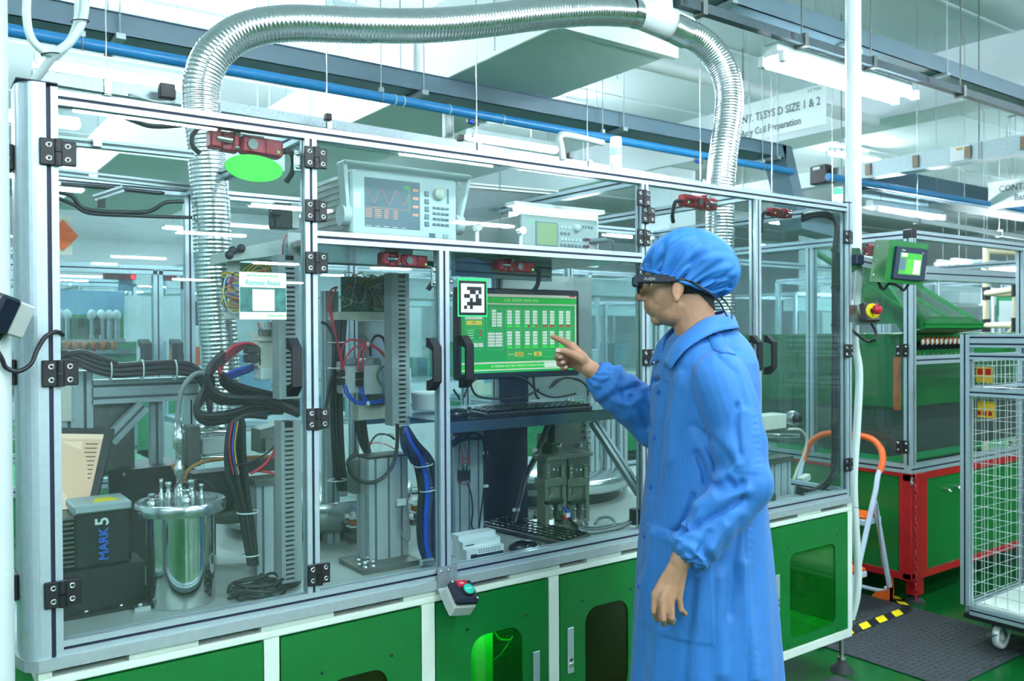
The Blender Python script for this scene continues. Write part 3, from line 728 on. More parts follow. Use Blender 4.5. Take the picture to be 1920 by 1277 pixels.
def hinge2(x, y, z, along='x'):
    b = MB('black'); b.M = Matrix.Translation((x, y, z)) @ Matrix.Rotation(0 if along == 'x' else -pi/2, 4, 'Z')
    b.box((-.035, -.008, -.035), (.035, 0, .035), bev=.003); b.cyl((0, -.008, -.035), (0, -.008, .035), .009, 8)
    for sx in (-.021, .021):
        for sz in (-.018, .018): b.lathe([(.007, 0), (.006, .002), (.0001, .002)], (sx, -.008, sz), (0, -1, 0), 8, 'steel')
    b.build('hinge', m2)
for py in (657, 838): hinge2(AX, AY+.05, PX(1697, py, AX).z, 'y')
# red base with green panels
b = MB('red_paint'); zb = .135; zt = Z2B-.0225
for x, y in ((AX, AY), (EX-.07, AY), (AX, EY-.07)): b.box((x, y, zb), (x+.16, y+.075, zt), bev=.006)
b.box((AX, AY+.003, zb), (EX, AY+.05, zb+.035)); b.box((AX+.003, AY, zb), (AX+.05, EY, zb+.035)); b.box((AX, AY+.003, zt-.04), (EX, AY+.05, zt)); b.box((AX+.003, AY, zt-.02), (AX+.05, EY, zt))
b.build('base_frame', m2)
b = MB('green_panel'); b.box((AX+.165, AY+.012, zb+.037), (EX-.1, AY+.018, zt-.042)); b.build('base_panel', m2)
b = MB('green_panel'); b.box((AX+.012, AY+.08, zb+.037), (AX+.018, EY-.08, zt-.022)); b.build('base_panel', m2)
b = MB('black'); b.box((AX+.06, AY+.06, zb+.01), (EX-.06, EY-.06, zb+.03)); b.build('base_floor', m2)
for x, y in ((AX+.1, AY+.04), (EX-.1, AY+.04), (AX+.1, EY-.1)):
    b = MB('steel'); b.cyl((x, y, .03), (x, y, zb), .012, 10); b.cyl((x, y, .1), (x, y, .112), .022, 6, smooth=False); b.lathe([(.0001, .035), (.02, .035), (.05, .012), (.052, 0)], (x, y, 0), (0, 0, 1), 14, 'rubber'); b.box((x-.035, y-.03, zb-.09), (x+.035, y+.03, zb+.002), 'red_paint'); b.build('foot', m2)
for px, py in ((1772, 917), (1790, 912), (1803, 910), (1803, 946)):
    q = PY(px, py, AY+.012); b = MB('steel'); b.cyl(q, q+V((0, -.02, 0)), .011, 8); b.cyl(q+V((0, -.02, 0)), q+V((0, -.03, -.012)), .008, 8); b.build('cable_gland', m2)
# green press body, tilted hood, row of pens
def gq(name, poly, ext, m_='green_panel'): b = MB(m_); b.prism(poly, ext); return b.build(name, m2)
gy = AY+.12
zz1, zz0 = 1.44, 1.04
gq('press_body', [(AX+.08, gy, zz0), (AX+2.3, gy, zz0), (AX+2.3, gy, zz1), (AX+.08, gy, zz1)], (0, 1.1, 0))
gq('press_under', [(AX+.15, gy+.08, .76), (AX+2.2, gy+.08, .76), (AX+2.2, gy+.08, zz0), (AX+.15, gy+.08, zz0)], (0, .9, 0), 'steel_dark')
b = MB('wood_orange'); q = PX(1681, 720, AX+.05); b.cyl((AX+.055, q.y, 1.03), (AX+.055, q.y, 1.315), .019, 12); b.build('orange_post', m2)
# pens / tooling row
b0 = PY(1722, 645, gy-.02); b1 = PY(1806, 640, gy-.02)
for i in range(11):
    x = b0.x+(b1.x-b0.x)*i/10; b = MB('black'); b.cyl((x, gy-.0, 1.36), (x, gy-.035, 1.39), .016, 8); b.ell((x+.005, gy-.045, 1.40), (.012, .012, .022), 'wood_orange', 8, 6); b.ell((x-.008, gy-.047, 1.395), (.008, .009, .018), 'white_plastic', 8, 6); b.build('tool_tip', m2)
    b = MB('steel'); b.lathe([(.006, 0), (.006, .003), (.0001, .004)], (x, gy, 1.325), (0, -1, 0), 8); b.build('screw', m2)
# slanted hood: green frame with clear panes
hx0, hx1 = AX-.25+.1, PY(1850, 600, gy-.18).x
lo_y, hi_y = gy-.16, gy+.62; lo_z, hi_z = 1.50, 2.0
hd = V((0, hi_y-lo_y, hi_z-lo_z))
A0, A1 = V((AX+.06, lo_y, lo_z)), V((hx1, lo_y, lo_z))
nrm = hd.cross(V((1, 0, 0))).normalized()
def bar(p, q, w, m_='green_panel', t=.02, nm='hood_frame'):
    d_ = (q-p).normalized(); sd = d_.cross(nrm).normalized()*w/2
    b = MB(m_); b.prism([p-sd, p+sd, q+sd, q-sd], nrm*t); b.build(nm, m2)
bar(A0+V((.03, 0, 0)), A0+V((.03, 0, 0))+hd, .06); bar(A1-V((.03, 0, 0)), A1-V((.03, 0, 0))+hd, .07)
mid = A0.lerp(A1, .52); bar(mid, mid+hd, .04)
bar(A0+hd*.03, A1+hd*.03, .07); bar(A0+hd*.97, A1+hd*.97, .06); bar(A0+hd*.5, A1+hd*.5, .02)
b = MB('glass'); b.prism([A0, A1, A1+hd, A0+hd], nrm*.004); b.build('hood_pane', m2)
gq('hood_edge', [(A0.x, lo_y, lo_z-.035), (A1.x, lo_y, lo_z-.035), (A1.x, lo_y, lo_z+.005), (A0.x, lo_y, lo_z+.005)], (0, .05, 0))
gq('hood_side', [A1+V((0, .02, 0)), A1+hd, A1+V((0, hi_y-lo_y, 0))], (-.006, 0, 0)); 
gq('hood_under', [(A0.x, lo_y, lo_z-.035), (A1.x, lo_y, lo_z-.035), (A1.x-.06, lo_y+.2, lo_z-.075), (A0.x, lo_y+.2, lo_z-.075)], (0, 0, .004))
# left green arm of the hood seen through the left panes
g0, g1, g2, g3 = [PX(x, y, AX+.10) for x, y in ((1606, 500), (1625, 480), (1702, 590), (1690, 622))]
b = MB('green_panel'); b.prism([g0, g1, g2, g3], (.03, 0, 0)); b.build('hood_arm', m2)
# beam inside with clamps
zc = 1.82
ap((AX+.3, AY+.55, zc), (EX-.1, AY+.35, zc), 'cross_beam', .08, par=m2)
for k in (.16, .28): b = MB('beige'); b.bxc((AX+.3+2.2*k, AY+.5-.2*k, zc+.02), (.05, .04, .06), bev=.006); b.build('clamp', m2)
b = MB('black'); b.box((AX+.16, AY+.05, 1.85), (AX+.22, AY+.09, 1.93)); b.build('bracket', m2)
# red safety switch on the second machine
def safety_switch(c, w, label, R=None, flip=1, key=True, led='led_green'):
    """red coded switch: housing, ribbed cover, clear shackle block, knob, status lamp"""
    t = thing('safety_switch', c, label, 'switch', 'red door safety switches')
    M = Matrix.Translation(V(c)) @ (R if R is not None else Matrix.Identity(4)); h = w*.24
    def part(nm, f, m_='red_plastic'): b = MB(m_); b.M = M; f(b); return b.build(nm, t)
    s = flip
    part('housing', lambda b: (b.box((s*-.08*w, -.02, -h/2), (s*.5*w, .02, h/2), bev=.006), b.box((s*.02*w, -.0225, -h*.42), (s*.22*w, -.019, h*.42), bev=.002)))
    def ribs(b):
        b.box((s*.24*w, -.024, -h*.46), (s*.47*w, -.019, h*.46), bev=.003)
        for k in range(8): b.box((s*(.26+.025*k)*w, -.0255, -h*.4), (s*(.268+.025*k)*w, -.023, h*.1))
    part('cover', ribs)
    part('key_head', lambda b: (b.box((s*-.5*w, -.022, -h*.5), (s*-.34*w, .018, h*.55), bev=.005), b.box((s*-.34*w, -.014, -h*.55), (s*-.1*w, .018, h*.5), bev=.004), b.box((s*-.2*w, -.024, -h*.55), (s*-.12*w, .018, h*.72), bev=.004)))
    part('bolt', lambda b: (b.cyl((s*-.42*w, -.024, 0), (s*-.22*w, -.024, 0), h*.16, 12), b.lathe([(h*.14, 0), (h*.12, .004), (.0001, .005)], (s*-.15*w, -.026, -h*.35), (0, -1, 0), 8), b.lathe([(h*.14, 0), (h*.12, .004), (.0001, .005)], (s*-.15*w, -.026, h*.45), (0, -1, 0), 8)), 'chrome')
    part('knob', lambda b: b.cyl((s*.06*w-.0, -.02, 0), (s*.06*w, -.027, 0), h*.3, 14), 'steel_dark')
    part('status_lamp', lambda b: b.ell((s*.42*w, -.025, -h*.22), (h*.075, .003, h*.075), None, 8, 5), led)
    return t
q = PX(1625, 463, AX+.06)
safety_switch((AX+.06, q.y-.05, 1.90), .22, 'red safety switch inside the second machine left of the green panel', Matrix.Rotation(-pi/2, 4, 'Z'))
# red plastic chain hanging on the corner leg
t = thing('plastic_chain', (AX+.02, AY-.02, .04), 'red plastic chain hanging down the red corner leg', 'chain')
zt_ = .69; i = 0; qx = PY(1716, 1000, AY-.012)
while zt_ > .05:
    b = MB('red_plastic'); a_ = (i % 2)*pi/2
    ring = [V((math.cos(k*pi/5)*.010, 0, math.sin(k*pi/5)*.018)) for k in range(10)]
    b.tube([Matrix.Rotation(a_+.4, 3, 'Z') @ p+V((qx.x, AY-.016, zt_)) for p in ring], .0035, 5, closed=True); b.build('chain_link', t); zt_ -= .029; i += 1
b = MB('steel'); q = PY(1716, 896, AY-.015); b.cyl(q+V((0, .02, -.005)), q+V((-.05, -.01, -.03)), .008, 8); b.build('hook', t)
# ------------------------------------------------------------------ wire mesh cart
CX, CY0, CY1, CZ0, CZ1 = 3.70, -.115, -.86, .155, 1.44
DX = .62
ct = thing('mesh_cart', (CX+.3, -.48, 0), 'aluminium framed wire mesh cart on castors at the right edge', 'cart')
def cp(p0, p1, nm, w=.03, ref=(-1, 0, 0), h=None): b = MB('alu'); b.prof(p0, p1, w, h, ref=ref, gw=.008, gd=.003, pitch=.03); return b.build(nm, ct)
for x in (CX+.02, CX+DX-.02):
    for y, hh in ((CY0-.02, .04), (CY1+.02, .04)): cp((x, y, CZ0+.04), (x, y, CZ1), 'post', .04, (-1, 0, 0), .04)
for x in (CX+.02, CX+DX-.02):
    for z, w in ((CZ0+.02, .04), (1.175, .035), (CZ1-.03, .06), (CZ1-.10, .03)): cp((x, CY0-.04, z), (x, CY1+.04, z), 'rail', .03, (-1, 0, 0), w) if False else cp((x, CY0-.04, z), (x, CY1+.04, z), 'rail', w, (-1, 0, 0), .035)
for y in (CY0-.02, CY1+.02):
    for z, w in ((CZ0+.02, .04), (1.175, .035), (CZ1-.03, .06)): cp((CX+.04, y, z), (CX+DX-.04, y, z), 'rail', w, (0, 1, 0), .035)
mat('mesh_wire', 'b9c8ca', .45, .2, 0)
def mesh_panel(x0, y0, x1, y1, z0, z1, st=.05):
    L = math.hypot(x1-x0, y1-y0); nn = round(L/st); nz = round((z1-z0)/st); par = MB('steel'); 
    par.tube([(x0, y0, z0), (x1, y1, z0)], .003, 5); p = par.build('mesh_panel', ct)
    for i in range(nn+1):
        f = i/nn; b = MB('mesh_wire'); b.cyl((x0+(x1-x0)*f, y0+(y1-y0)*f, z0), (x0+(x1-x0)*f, y0+(y1-y0)*f, z1), .0016, 5); b.build('wire', p)
    for i in range(nz+1):
        z = z0+(z1-z0)*i/nz; b = MB('mesh_wire'); b.cyl((x0-.003*(x0 == x1), y0, z), (x1-.003*(x0 == x1), y1, z), .0016, 5); b.build('wire', p)
mesh_panel(CX+.018, CY0-.05, CX+.018, CY1+.05, .215, 1.15)
mesh_panel(CX+.045, CY0-.02, CX+DX-.045, CY0-.02, .215, 1.15, .06)
mesh_panel(CX+.045, CY0-.02, CX+DX-.045, CY0-.02, 1.2, 1.33, .045)
mesh_panel(CX+.018, CY0-.05, CX+.018, CY1+.05, 1.2, 1.30, .045)
b = MB('cream'); b.box((CX+.04, CY0-.05, CZ0+.03), (CX+DX-.04, CY1+.05, CZ0+.045)); b.build('floor_board', ct)
b = MB('black'); b.box((CX+.01, CY0-.01, CZ0-.022), (CX+DX-.01, CY1+.01, CZ0)); b.build('base_board', ct)
b = MB('slot'); b.box((CX, CY0-.04, CZ1), (CX+.04, CY0, CZ1+.003)); b.build('post_cap', ct)
for x, y in ((CX+.07, CY0-.14), (CX+DX-.09, CY0-.14), (CX+.07, CY1+.1), (CX+DX-.09, CY1+.1)):
    c = thing_c = None
    b = MB('steel'); b.box((x-.035, y-.03, CZ0-.028), (x+.035, y+.03, CZ0-.022)); 
    for s in (-1, 1): b.prism([(x-.03, y+s*.019, CZ0-.03), (x+.02, y+s*.019, CZ0-.03), (x+.028, y+s*.019, .07), (x+.008, y+s*.019, .065)], (0, .003*s, 0))
    b.prism([(x-.02, y-.012, CZ0-.07), (x-.11, y-.016, CZ0-.06), (x-.11, y+.016, CZ0-.06), (x-.02, y+.012, CZ0-.07)], (0, 0, .004))
    cs = b.build('castor', ct)
    b = MB('white_plastic'); b.lathe([(.0001, -.017), (.02, -.017), (.022, -.012), (.046, -.012), (.048, -.016), (.061, -.013), (.0635, 0), (.061, .013), (.048, .016), (.046, .012), (.022, .012), (.02, .017), (.0001, .017)], (x+.018, y, .0735), (0, 1, 0), 28); b.cyl((x+.018, y-.024, .0735), (x+.018, y+.024, .0735), .010, 8, 'steel'); b.build('wheel', cs)
# what lies in the cart: spool with acrylic drum
sx, sy = CX+.33, CY0-.30
t = thing('wire_spool', (sx, sy, CZ0+.045), 'copper wire spool standing in clear drum inside the mesh cart', 'spool')
z = CZ0+.046
b = MB('steel_dark'); b.lathe([(.0001, .012), (.115, .012), (.12, .006), (.12, 0)], (sx, sy, z), n=28); b.build('turntable', t)
b = MB('copper'); b.cyl((sx, sy, z+.03), (sx, sy, z+.30), .03, 20); b.build('winding', t)
for zz in (.012, .30): b = MB('white_plastic'); b.cyl((sx, sy, z+zz), (sx, sy, z+zz+.016), .052, 24); b.build('flange', t)
b = MB('clear_film'); b.lathe([(.135, 0), (.135, .5), (.133, .5), (.133, .0)], (sx, sy, z), n=32); b.build('drum', t)
b = MB('glass_edge'); b.lathe([(.0001, .502), (.138, .502), (.138, .498), (.0001, .498)], (sx, sy, z), n=32); b.build('drum_lid', t)
q = PX(1846, 702, CX+.04)
b = MB('cable_yellow'); b.box((CX+.036, q.y-.035, 1.22), (CX+.04, q.y+.035, 1.29)); b.box((CX+.0355, q.y-.03, 1.255), (CX+.037, q.y-.005, 1.283), 'red_paint'); b.box((CX+.0355, q.y+.006, 1.255), (CX+.037, q.y+.03, 1.283), 'red_paint'); b.build('warning_label', **tagp('small yellow and red warning card on the mesh cart', 'label'))
q = PX(1848, 752, CX+.04)
b = MB('cable_yellow'); b.box((CX+.036, q.y-.04, 1.06), (CX+.04, q.y+.035, 1.135)); 
for k in range(3): b.box((CX+.0355, q.y-.03+k*.024, 1.07), (CX+.037, q.y-.014+k*.024, 1.09), 'red_paint')
b.build('warning_label', **tagp('lower yellow warning card behind the cart wires', 'label'))
# ------------------------------------------------------------------ step ladder
mat('ladder_white', 'b9cbe0', .4, 0, .03, 10)
ld = thing('step_ladder', (3.8, .68, 0), 'white folding step ladder with orange hoop grip and steps', 'ladder')
ny, fy = .43, .90; 
tp = PY(1650, 884, ny); top_n = tp; 
fl = PY(1612, 1052, ny); dirn = (fl-tp)/(fl-tp).length
ftn = tp+dirn*((.02-tp.z)/dirn.z); off = V((0, fy-ny, 0))
tpf = tp+off; ftf = ftn+off
lean = -dirn
for a_, c_ in ((tp, ftn), (tpf, ftf)):
    b = MB('ladder_white'); b.tube([a_+lean*.02, a_+dirn*.02+V((-.012, 0, 0)), a_+dirn*.1, c_], .0135, 12); b.build('front_leg', ld)
    b = MB('orange'); b.cyl(c_+dirn*.0, c_-dirn*.05, .018, 10); b.build('leg_tip', ld)
# orange hoop grip
hp = [tp, tp+lean*.07, tp+lean*.13+V((0, .03, 0)), tp+lean*.175+V((0, .10, 0)), tp+lean*.185+off*.5, tpf+lean*.175-V((0, .10, 0)), tpf+lean*.13-V((0, .03, 0)), tpf+lean*.07, tpf]
hs = spline(hp, 6); b = MB('orange'); b.tube(hs, .0175, 12); b.build('hoop_grip', ld)
# rear U frame
rt = PY(1640, 940, ny); rf = PY(1671, 1118, ny)
rb = rt+(rf-rt)*((.02-rt.z)/(rf.z-rt.z))
b = MB('ladder_white'); b.tube([rt, rb.lerp(rt, .12)], .0135, 12); b.build('rear_leg', ld); b = MB('ladder_white'); b.tube([rt+off, (rb.lerp(rt, .12))+off], .0135, 12); b.build('rear_leg', ld)
b = MB('ladder_white'); b.tube(spline([rb.lerp(rt, .10)+V((0, .02, 0)), rb+V((0, .07, .022)), rb+off-V((0, .07, -.022)), rb.lerp(rt, .10)+off-V((0, .02, 0))], 5), .011, 10); b.build('rear_crossbar', ld)
for o_ in (V((0, 0, 0)), off):
    c_ = rb+o_; sg = 1 if o_.y == 0 else -1
    b = MB('orange'); b.prism([c_+V((-.018, 0, .12)), c_+V((.018, 0, .12)), c_+V((.028, 0, -.018)), c_+V((-.026, 0, -.018))], (0, .012*sg, 0)); b.prism([c_+V((-.016, .0, .055)), c_+V((-.02, .0, -.018)), c_+V((-.02, .11*sg, -.018)), c_+V((-.016, .09*sg, .008))], (.034, 0, 0)); b.build('corner_foot', ld)
    b = MB('steel'); m1 = tp.lerp(ftn, .27)+o_; b.tube([rt+o_+V((.0, -.012*sg, -.01)), m1+V((.08, -.012*sg, -.32))], .004, 6); b.build('brace', ld)
for k, zz in enumerate((.455, .185)):
    f_ = (tp.z-zz)/(tp.z-ftn.z); c_ = tp.lerp(ftn, f_)
    b = MB('orange'); b.box((c_.x-.01, ny+.016, zz+.012), (c_.x+.14-.02*k, fy-.016, zz+.03), bev=.006); s_ = b.build('step', ld)
    b = MB('ladder_white'); b.box((c_.x-.015, ny+.013, zz-.02), (c_.x+.145-.02*k, fy-.013, zz+.012), bev=.004); b.build('step_frame', s_)
# ------------------------------------------------------------------ mat, tape
b = MB('rubber_mat'); 
mt = mat('rubber_mat', '2b3338', .55, 0, .12, 30)
b.box((3.18, -.335, 0), (4.035, 1.35, .009), bev=.004)
fm = b.build('floor_mat', **tagp('dark grey studded rubber mat on the green floor', 'floor mat'))
for k, (i, j) in enumerate([(i, j) for i in range(33) for j in range(30)]):
    pass
bb = MB('rubber_mat')
for i in range(34):
    for j in range(64):
        x = 3.2+i*.0245+(j % 2)*.012; y = -.32+j*.0258; a_ = pi/4 if (i+j) % 2 else -pi/4
        if x > 4.02: continue
        dx, dy = math.cos(a_)*.010, math.sin(a_)*.010; nx, ny_ = -math.sin(a_)*.003, math.cos(a_)*.003
        bb.add([(x-dx, y-dy, .009), (x+nx, y+ny_, .0115), (x+dx, y+dy, .009), (x-nx, y-ny_, .0115)], [(0, 3, 2, 1)])
bb.build('stud_pattern', fm, kind='stuff')
tpz = thing('hazard_tape', (3.6, .3, .012), 'yellow and black striped hazard tape stuck on the rubber mat', 'floor tape')
t0, t1 = PZ(1603, 1180, .012), PZ(1700, 1143, .012); dd = (t1-t0); L_ = dd.length; dd.normalize(); sd = V((-dd.y, dd.x, 0))
t0 = t0-dd*.35; L_ += .35; TS = .075; nst = int(L_/TS)
for k in range(nst):
    p = t0+dd*(k*TS); b = MB('yellow' if k % 2 else 'black'); b.prism([p-sd*.027, p+dd*TS-sd*.027, p+dd*(TS+.05)+sd*.027, p+dd*.05+sd*.027], (0, 0, .0012)); b.build('stripe', tpz)
d2_ = (PZ(1683, 1121, .012)-PZ(1706, 1140, .012)).normalized(); s2_ = V((-d2_.y, d2_.x, 0))
for k in range(5):
    p = PZ(1704, 1141, .012)+d2_*(k*.05); b = MB('yellow' if k % 2 else 'black'); b.prism([p-s2_*.02, p+d2_*.05-s2_*.02, p+d2_*(.05+.02)+s2_*.02, p+d2_*.02+s2_*.02], (0, 0, .0014)); b.build('stripe', tpz)
# plain grey sheet lying under the machine end
b = MB('cable_grey'); q = [PZ(x, y, .0) for x, y in ((1450, 1277), (1470, 1250), (1600, 1265), (1560, 1300), (1440, 1330))]
mat('mat_grey', '3d4246', .7, 0, .1, 20)
b = MB('mat_grey'); b.box((1.55, -.55, 0), (2.93, .02, .008), bev=.003); b.build('floor_mat', **tagp('plain dark grey mat in front of the test machine', 'floor mat'))
# ------------------------------------------------------------------ white hose beside the machine end
t = thing('conduit_hose', (3.08, .1, .3), 'white corrugated hose running down the right end of the test machine', 'hose')
hz = [PY(1607, 470, .1), PY(1612, 500, .08), PY(1607, 560, .09), PY(1603, 640, .1), PY(1611, 700, .1), PY(1607, 800, .1), PY(1601, 900, .1), PY(1605, 1000, .1), PY(1609, 1070, .1), PY(1606, 1120, .1), PY(1596, 1160, .12)]
b = MB('cable_white'); b.tube(spline(hz, 8), .0165, 14); b.build('hose', t)
for px, py in ((1603, 950), (1609, 470)): q = PY(px, py, .1); b = MB('black'); b.tube([q+V((.018*math.cos(a_), .018*math.sin(a_), 0)) for a_ in [i*pi/6 for i in range(12)]], .0016, 5, closed=True); b.build('tie', t)
# ------------------------------------------------------------------ operator panel
op = thing('operator_panel', PD(1690, 530, 3.65), 'green operator panel box with small touch screen on swivel arm', 'control panel')
F = [PD(1669, 449, 3.58), PD(1742, 458, 3.72), PD(1731, 535, 3.66), PD(1658, 529, 3.52)]
n_ = (F[1]-F[0]).cross(F[3]-F[0]).normalized()
if n_.dot(_fw) > 0: n_ = -n_
Bk = [PD(1641, 450, 3.68), None, None, PD(1634, 524, 3.62)]
dep = Bk[0]-F[0]
b = MB('green_panel'); b.prism(F, dep); b.build('box', op)
ux = (F[1]-F[0]); uy = (F[3]-F[0])
def fp(u_, v_, o_=.0): return F[0]+ux*u_+uy*v_+n_*o_
def plate(par, u0, v0, u1, v1, o0, o1, m_, nm): b = MB(m_); b.prism([fp(u0, v0, o0), fp(u1, v0, o0), fp(u1, v1, o0), fp(u0, v1, o0)], n_*(o1-o0)); return b.build(nm, par)
mat('hmi_navy', '1a2640', .35, 0, 0); mat('hmi_green', '3f9a3c', .3, 0, 0, emit=.35); mat('hmi_light', 'b9b8a6', .3, 0, 0, emit=.5); mat('hmi_dark', '506478', .3, 0, 0, emit=.4); mat('hmi_lime', '70d840', .3, 0, 0, emit=.5)
hm = plate(op, .14, .155, .93, .91, 0, .012, 'hmi_navy', 'touch_terminal')
sc = plate(hm, .245, .29, .80, .80, .012, .0125, 'hmi_green', 'screen')
plate(hm, .27, .30, .42, .39, .0125, .0128, 'hmi_light', 'screen_button'); plate(hm, .255, .42, .395, .70, .0125, .0128, 'hmi_dark', 'screen_list'); plate(hm, .60, .44, .775, .78, .0125, .0128, 'hmi_light', 'screen_list')
for k in range(8): plate(hm, .42, .45+k*.042, .58, .465+k*.042, .0125, .0128, 'hmi_lime', 'screen_row')
text('Magelis', .008, 'white_plastic', hm, fp(.27, .235, .0125), ux, -uy); text('Touch', .006, 'white_plastic', hm, fp(.78, .255, .0125), ux, -uy)
for v_ in (.16, .5, .84): q = F[0]+dep*.75+uy*v_; b = MB('steel'); nn = (dep.cross(uy)).normalized(); nn = nn if nn.dot(_fw) < 0 else -nn; b.lathe([(.004, 0), (.003, .002), (.0001, .002)], q, nn, 8); b.build('screw', op)
b = MB('alu_dull'); q0 = PD(1612, 488, 3.78); q1 = PD(1650, 496, 3.68); b.prof(q0, q1, .045, ref=(0, 0, 1)); b.build('arm', op)
b = MB('hmi_navy'); b.bxc(PY(1604, 487, .0), (.055, .05, .045), bev=.005); b.build('arm_joint', op)
b = MB('steel'); b.prism([PY(1597, 465, .0), PY(1612, 465, 0), PY(1616, 478, 0), PY(1616, 500, 0), PY(1597, 512, 0)], (0, .004, 0)); b.build('bracket', op)
cable('cable', [PD(1645, 525, 3.6), PD(1655, 542, 3.6), PD(1668, 532, 3.58), PD(1685, 537, 3.6), PD(1694, 544, 3.62), PD(1703, 534, 3.64)], .006, 'cable_black', op, 7)
# ------------------------------------------------------------------ emergency stop box on the machine end
es = thing('emergency_stop', PY(1625, 640, .02), 'grey and black emergency stop box with red mushroom button', 'switch')
e0 = PD(1618, 590, 3.72); ax = (PD(1665, 573, 3.55)-e0).normalized(); az = (V((0, 0, 1))-ax*ax.z).normalized(); ay = az.cross(ax)
EM = Matrix(((ax.x, ay.x, az.x, e0.x), (ax.y, ay.y, az.y, e0.y), (ax.z, ay.z, az.z, e0.z), (0, 0, 0, 1)))
def ep(nm, m_, f): b = MB(m_); b.M = EM; f(b); b.build(nm, es)
ep('case', 'grey_plastic', lambda b: b.box((-.015, -.036, -.042), (.03, .036, .042), bev=.004))
ep('cover', 'black', lambda b: b.box((.03, -.036, -.042), (.07, .036, .042), bev=.004))
ep('yellow_ring', 'yellow', lambda b: b.lathe([(.033, .07), (.033, .074), (.014, .076)], (0, 0, 0), (1, 0, 0), 20))
ep('stem', 'black', lambda b: b.cyl((.074, 0, 0), (.095, 0, 0), .014, 12))
ep('mushroom_button', 'red_plastic', lambda b: b.lathe([(.014, .092), (.020, .095), (.0215, .103), (.018, .112), (.010, .117), (.0001, .118)], (0, 0, 0), (1, 0, 0), 18))
b = MB('steel'); b.prism([PY(1593, 572, -.001), PY(1606, 572, -.001), PY(1616, 604, -.001), PY(1593, 604, -.001)], (0, .003, 0)); b.build('bracket', es)
cable('cable', [PD(1634, 606, 3.7), PD(1642, 622, 3.7), PD(1640, 636, 3.7), PD(1626, 640, 3.72), PD(1606, 626, 3.75), PD(1598, 618, 3.78)], .0065, 'cable_black', es, 7)
# ------------------------------------------------------------------ the operator
from mathutils import noise
def fuse(mb, voxel, smooth=3, fac=.5):
    """one continuous surface from overlapping closed shapes"""
    me = bpy.data.meshes.new('tmp'); me.from_pydata([tuple(p) for p in mb.v], [], mb.f); me.update()
    o = bpy.data.objects.new('tmp', me); COL.objects.link(o)
    r = o.modifiers.new('r', 'REMESH'); r.mode = 'VOXEL'; r.voxel_size = voxel; r.adaptivity = 0
    if smooth: s = o.modifiers.new('s', 'SMOOTH'); s.factor = fac; s.iterations = smooth
    bpy.context.view_layer.update()
    out = bpy.data.meshes.new_from_object(o.evaluated_get(bpy.context.evaluated_depsgraph_get()))
    bpy.data.objects.remove(o); bpy.data.meshes.remove(me)
    return out
def finish(me, name, mats, parent, origin, **props):
    n = len(me.vertices); a = np.empty(n*3); me.vertices.foreach_get('co', a); a = a.reshape(-1, 3)-np.array(tuple(origin)); me.vertices.foreach_set('co', a.ravel())
    me.materials.clear()
    for m_ in mats: me.materials.append(MATS[m_])
    me.polygons.foreach_set('use_smooth', [True]*len(me.polygons)); me.update(); me.name = name
    return link(name, me, V(origin), parent, **props)
def caps(mb, pts, rr, n=12):
    """chain of round links (closed tube with ball ends)"""
    mb.tube(pts, rr, n)
    for p, r in zip(pts, rr if isinstance(rr, (list, tuple)) else [rr]*len(pts)): mb.ell(p, (r, r, r), None, n, 8)
TD = 2.28
ax0 = CAM+_fw*TD+_rt*((1318-960)/FPX*TD); ax0.z = 0
rtH = V((_rt.x, _rt.y, 0)).normalized(); fwH = V((_fw.x, _fw.y, 0)).normalized()
Bf = (-rtH*.99-fwH*.14).normalized(); Br = V((Bf.y, -Bf.x, 0))        # body forward / right
def BL(f, r, z): return ax0+Bf*f+Br*r+V((0, 0, z))
H0 = PD(1285, 530, 2.262); Hf = (-rtH*.985+fwH*.17).normalized(); Hr = V((Hf.y, -Hf.x, 0))
HM = Matrix(((Hf.x, Hr.x, 0, H0.x), (Hf.y, Hr.y, 0, H0.y), (0, 0, 1, H0.z), (0, 0, 0, 1))) @ Matrix.Scale(1.025, 4)
def HL(f, r, z): return HM @ V((f, r, z))
BM = Matrix(((Bf.x, Br.x, 0, ax0.x), (Bf.y, Br.y, 0, ax0.y), (0, 0, 1, 0), (0, 0, 0, 1)))
man = thing('person', ax0, 'person in blue coat and cap wearing dark smart glasses, pointing at the screen', 'person')
# --- joints
shL = PD(1350, 704, 2.10); elL = PD(1390, 908, 2.05); wrL = PD(1276, 1052, 2.03)
shR = PD(1272, 700, 2.47); elR = PD(1252, 808, 2.57); wrR = PD(1108, 693, 2.52)
# --- body: head, neck, trunk, arms, hands and legs as one surface
b = MB('skin'); b.M = HM
b.ell((-.012, 0, .035), (.100, .077, .098), None, 24, 16); b.ell((.036, 0, -.025), (.066, .063, .088), None, 24, 16)
b.ell((.028, 0, -.074), (.060, .056, .040), None, 20, 12); b.ell((.070, 0, -.094), (.020, .024, .017), None, 14, 10)
b.ell((.085, 0, .022), (.018, .050, .016), None, 14, 10)
caps(b, [(.096, 0, .008), (.108, 0, -.016), (.117, 0, -.036)], [.0085, .0105, .0125], 10); b.ell((.062, 0, -.055), (.045, .050, .040), None, 16, 12); b.ell((.02, 0, -.06), (.055, .060, .050), None, 16, 12)
for s in (-1, 1):
    b.ell((.101, s*.013, -.041), (.013, .009, .009), None, 10, 8); b.ell((.052, s*.040, -.030), (.034, .022, .038), None, 12, 8)
    b.ell((.020, s*.077, -.018), (.017, .007, .029), None, 14, 10, (0, -.2, s*.35)); b.ell((.024, s*.080, -.044), (.008, .007, .011), None, 10, 8)
b.ell((.092, 0, -.065), (.012, .023, .0065), None, 12, 8); b.ell((.089, 0, -.0755), (.012, .020, .0070), None, 12, 8)
b.ell((.076, 0, -.084), (.014, .022, .010), None, 12, 8)
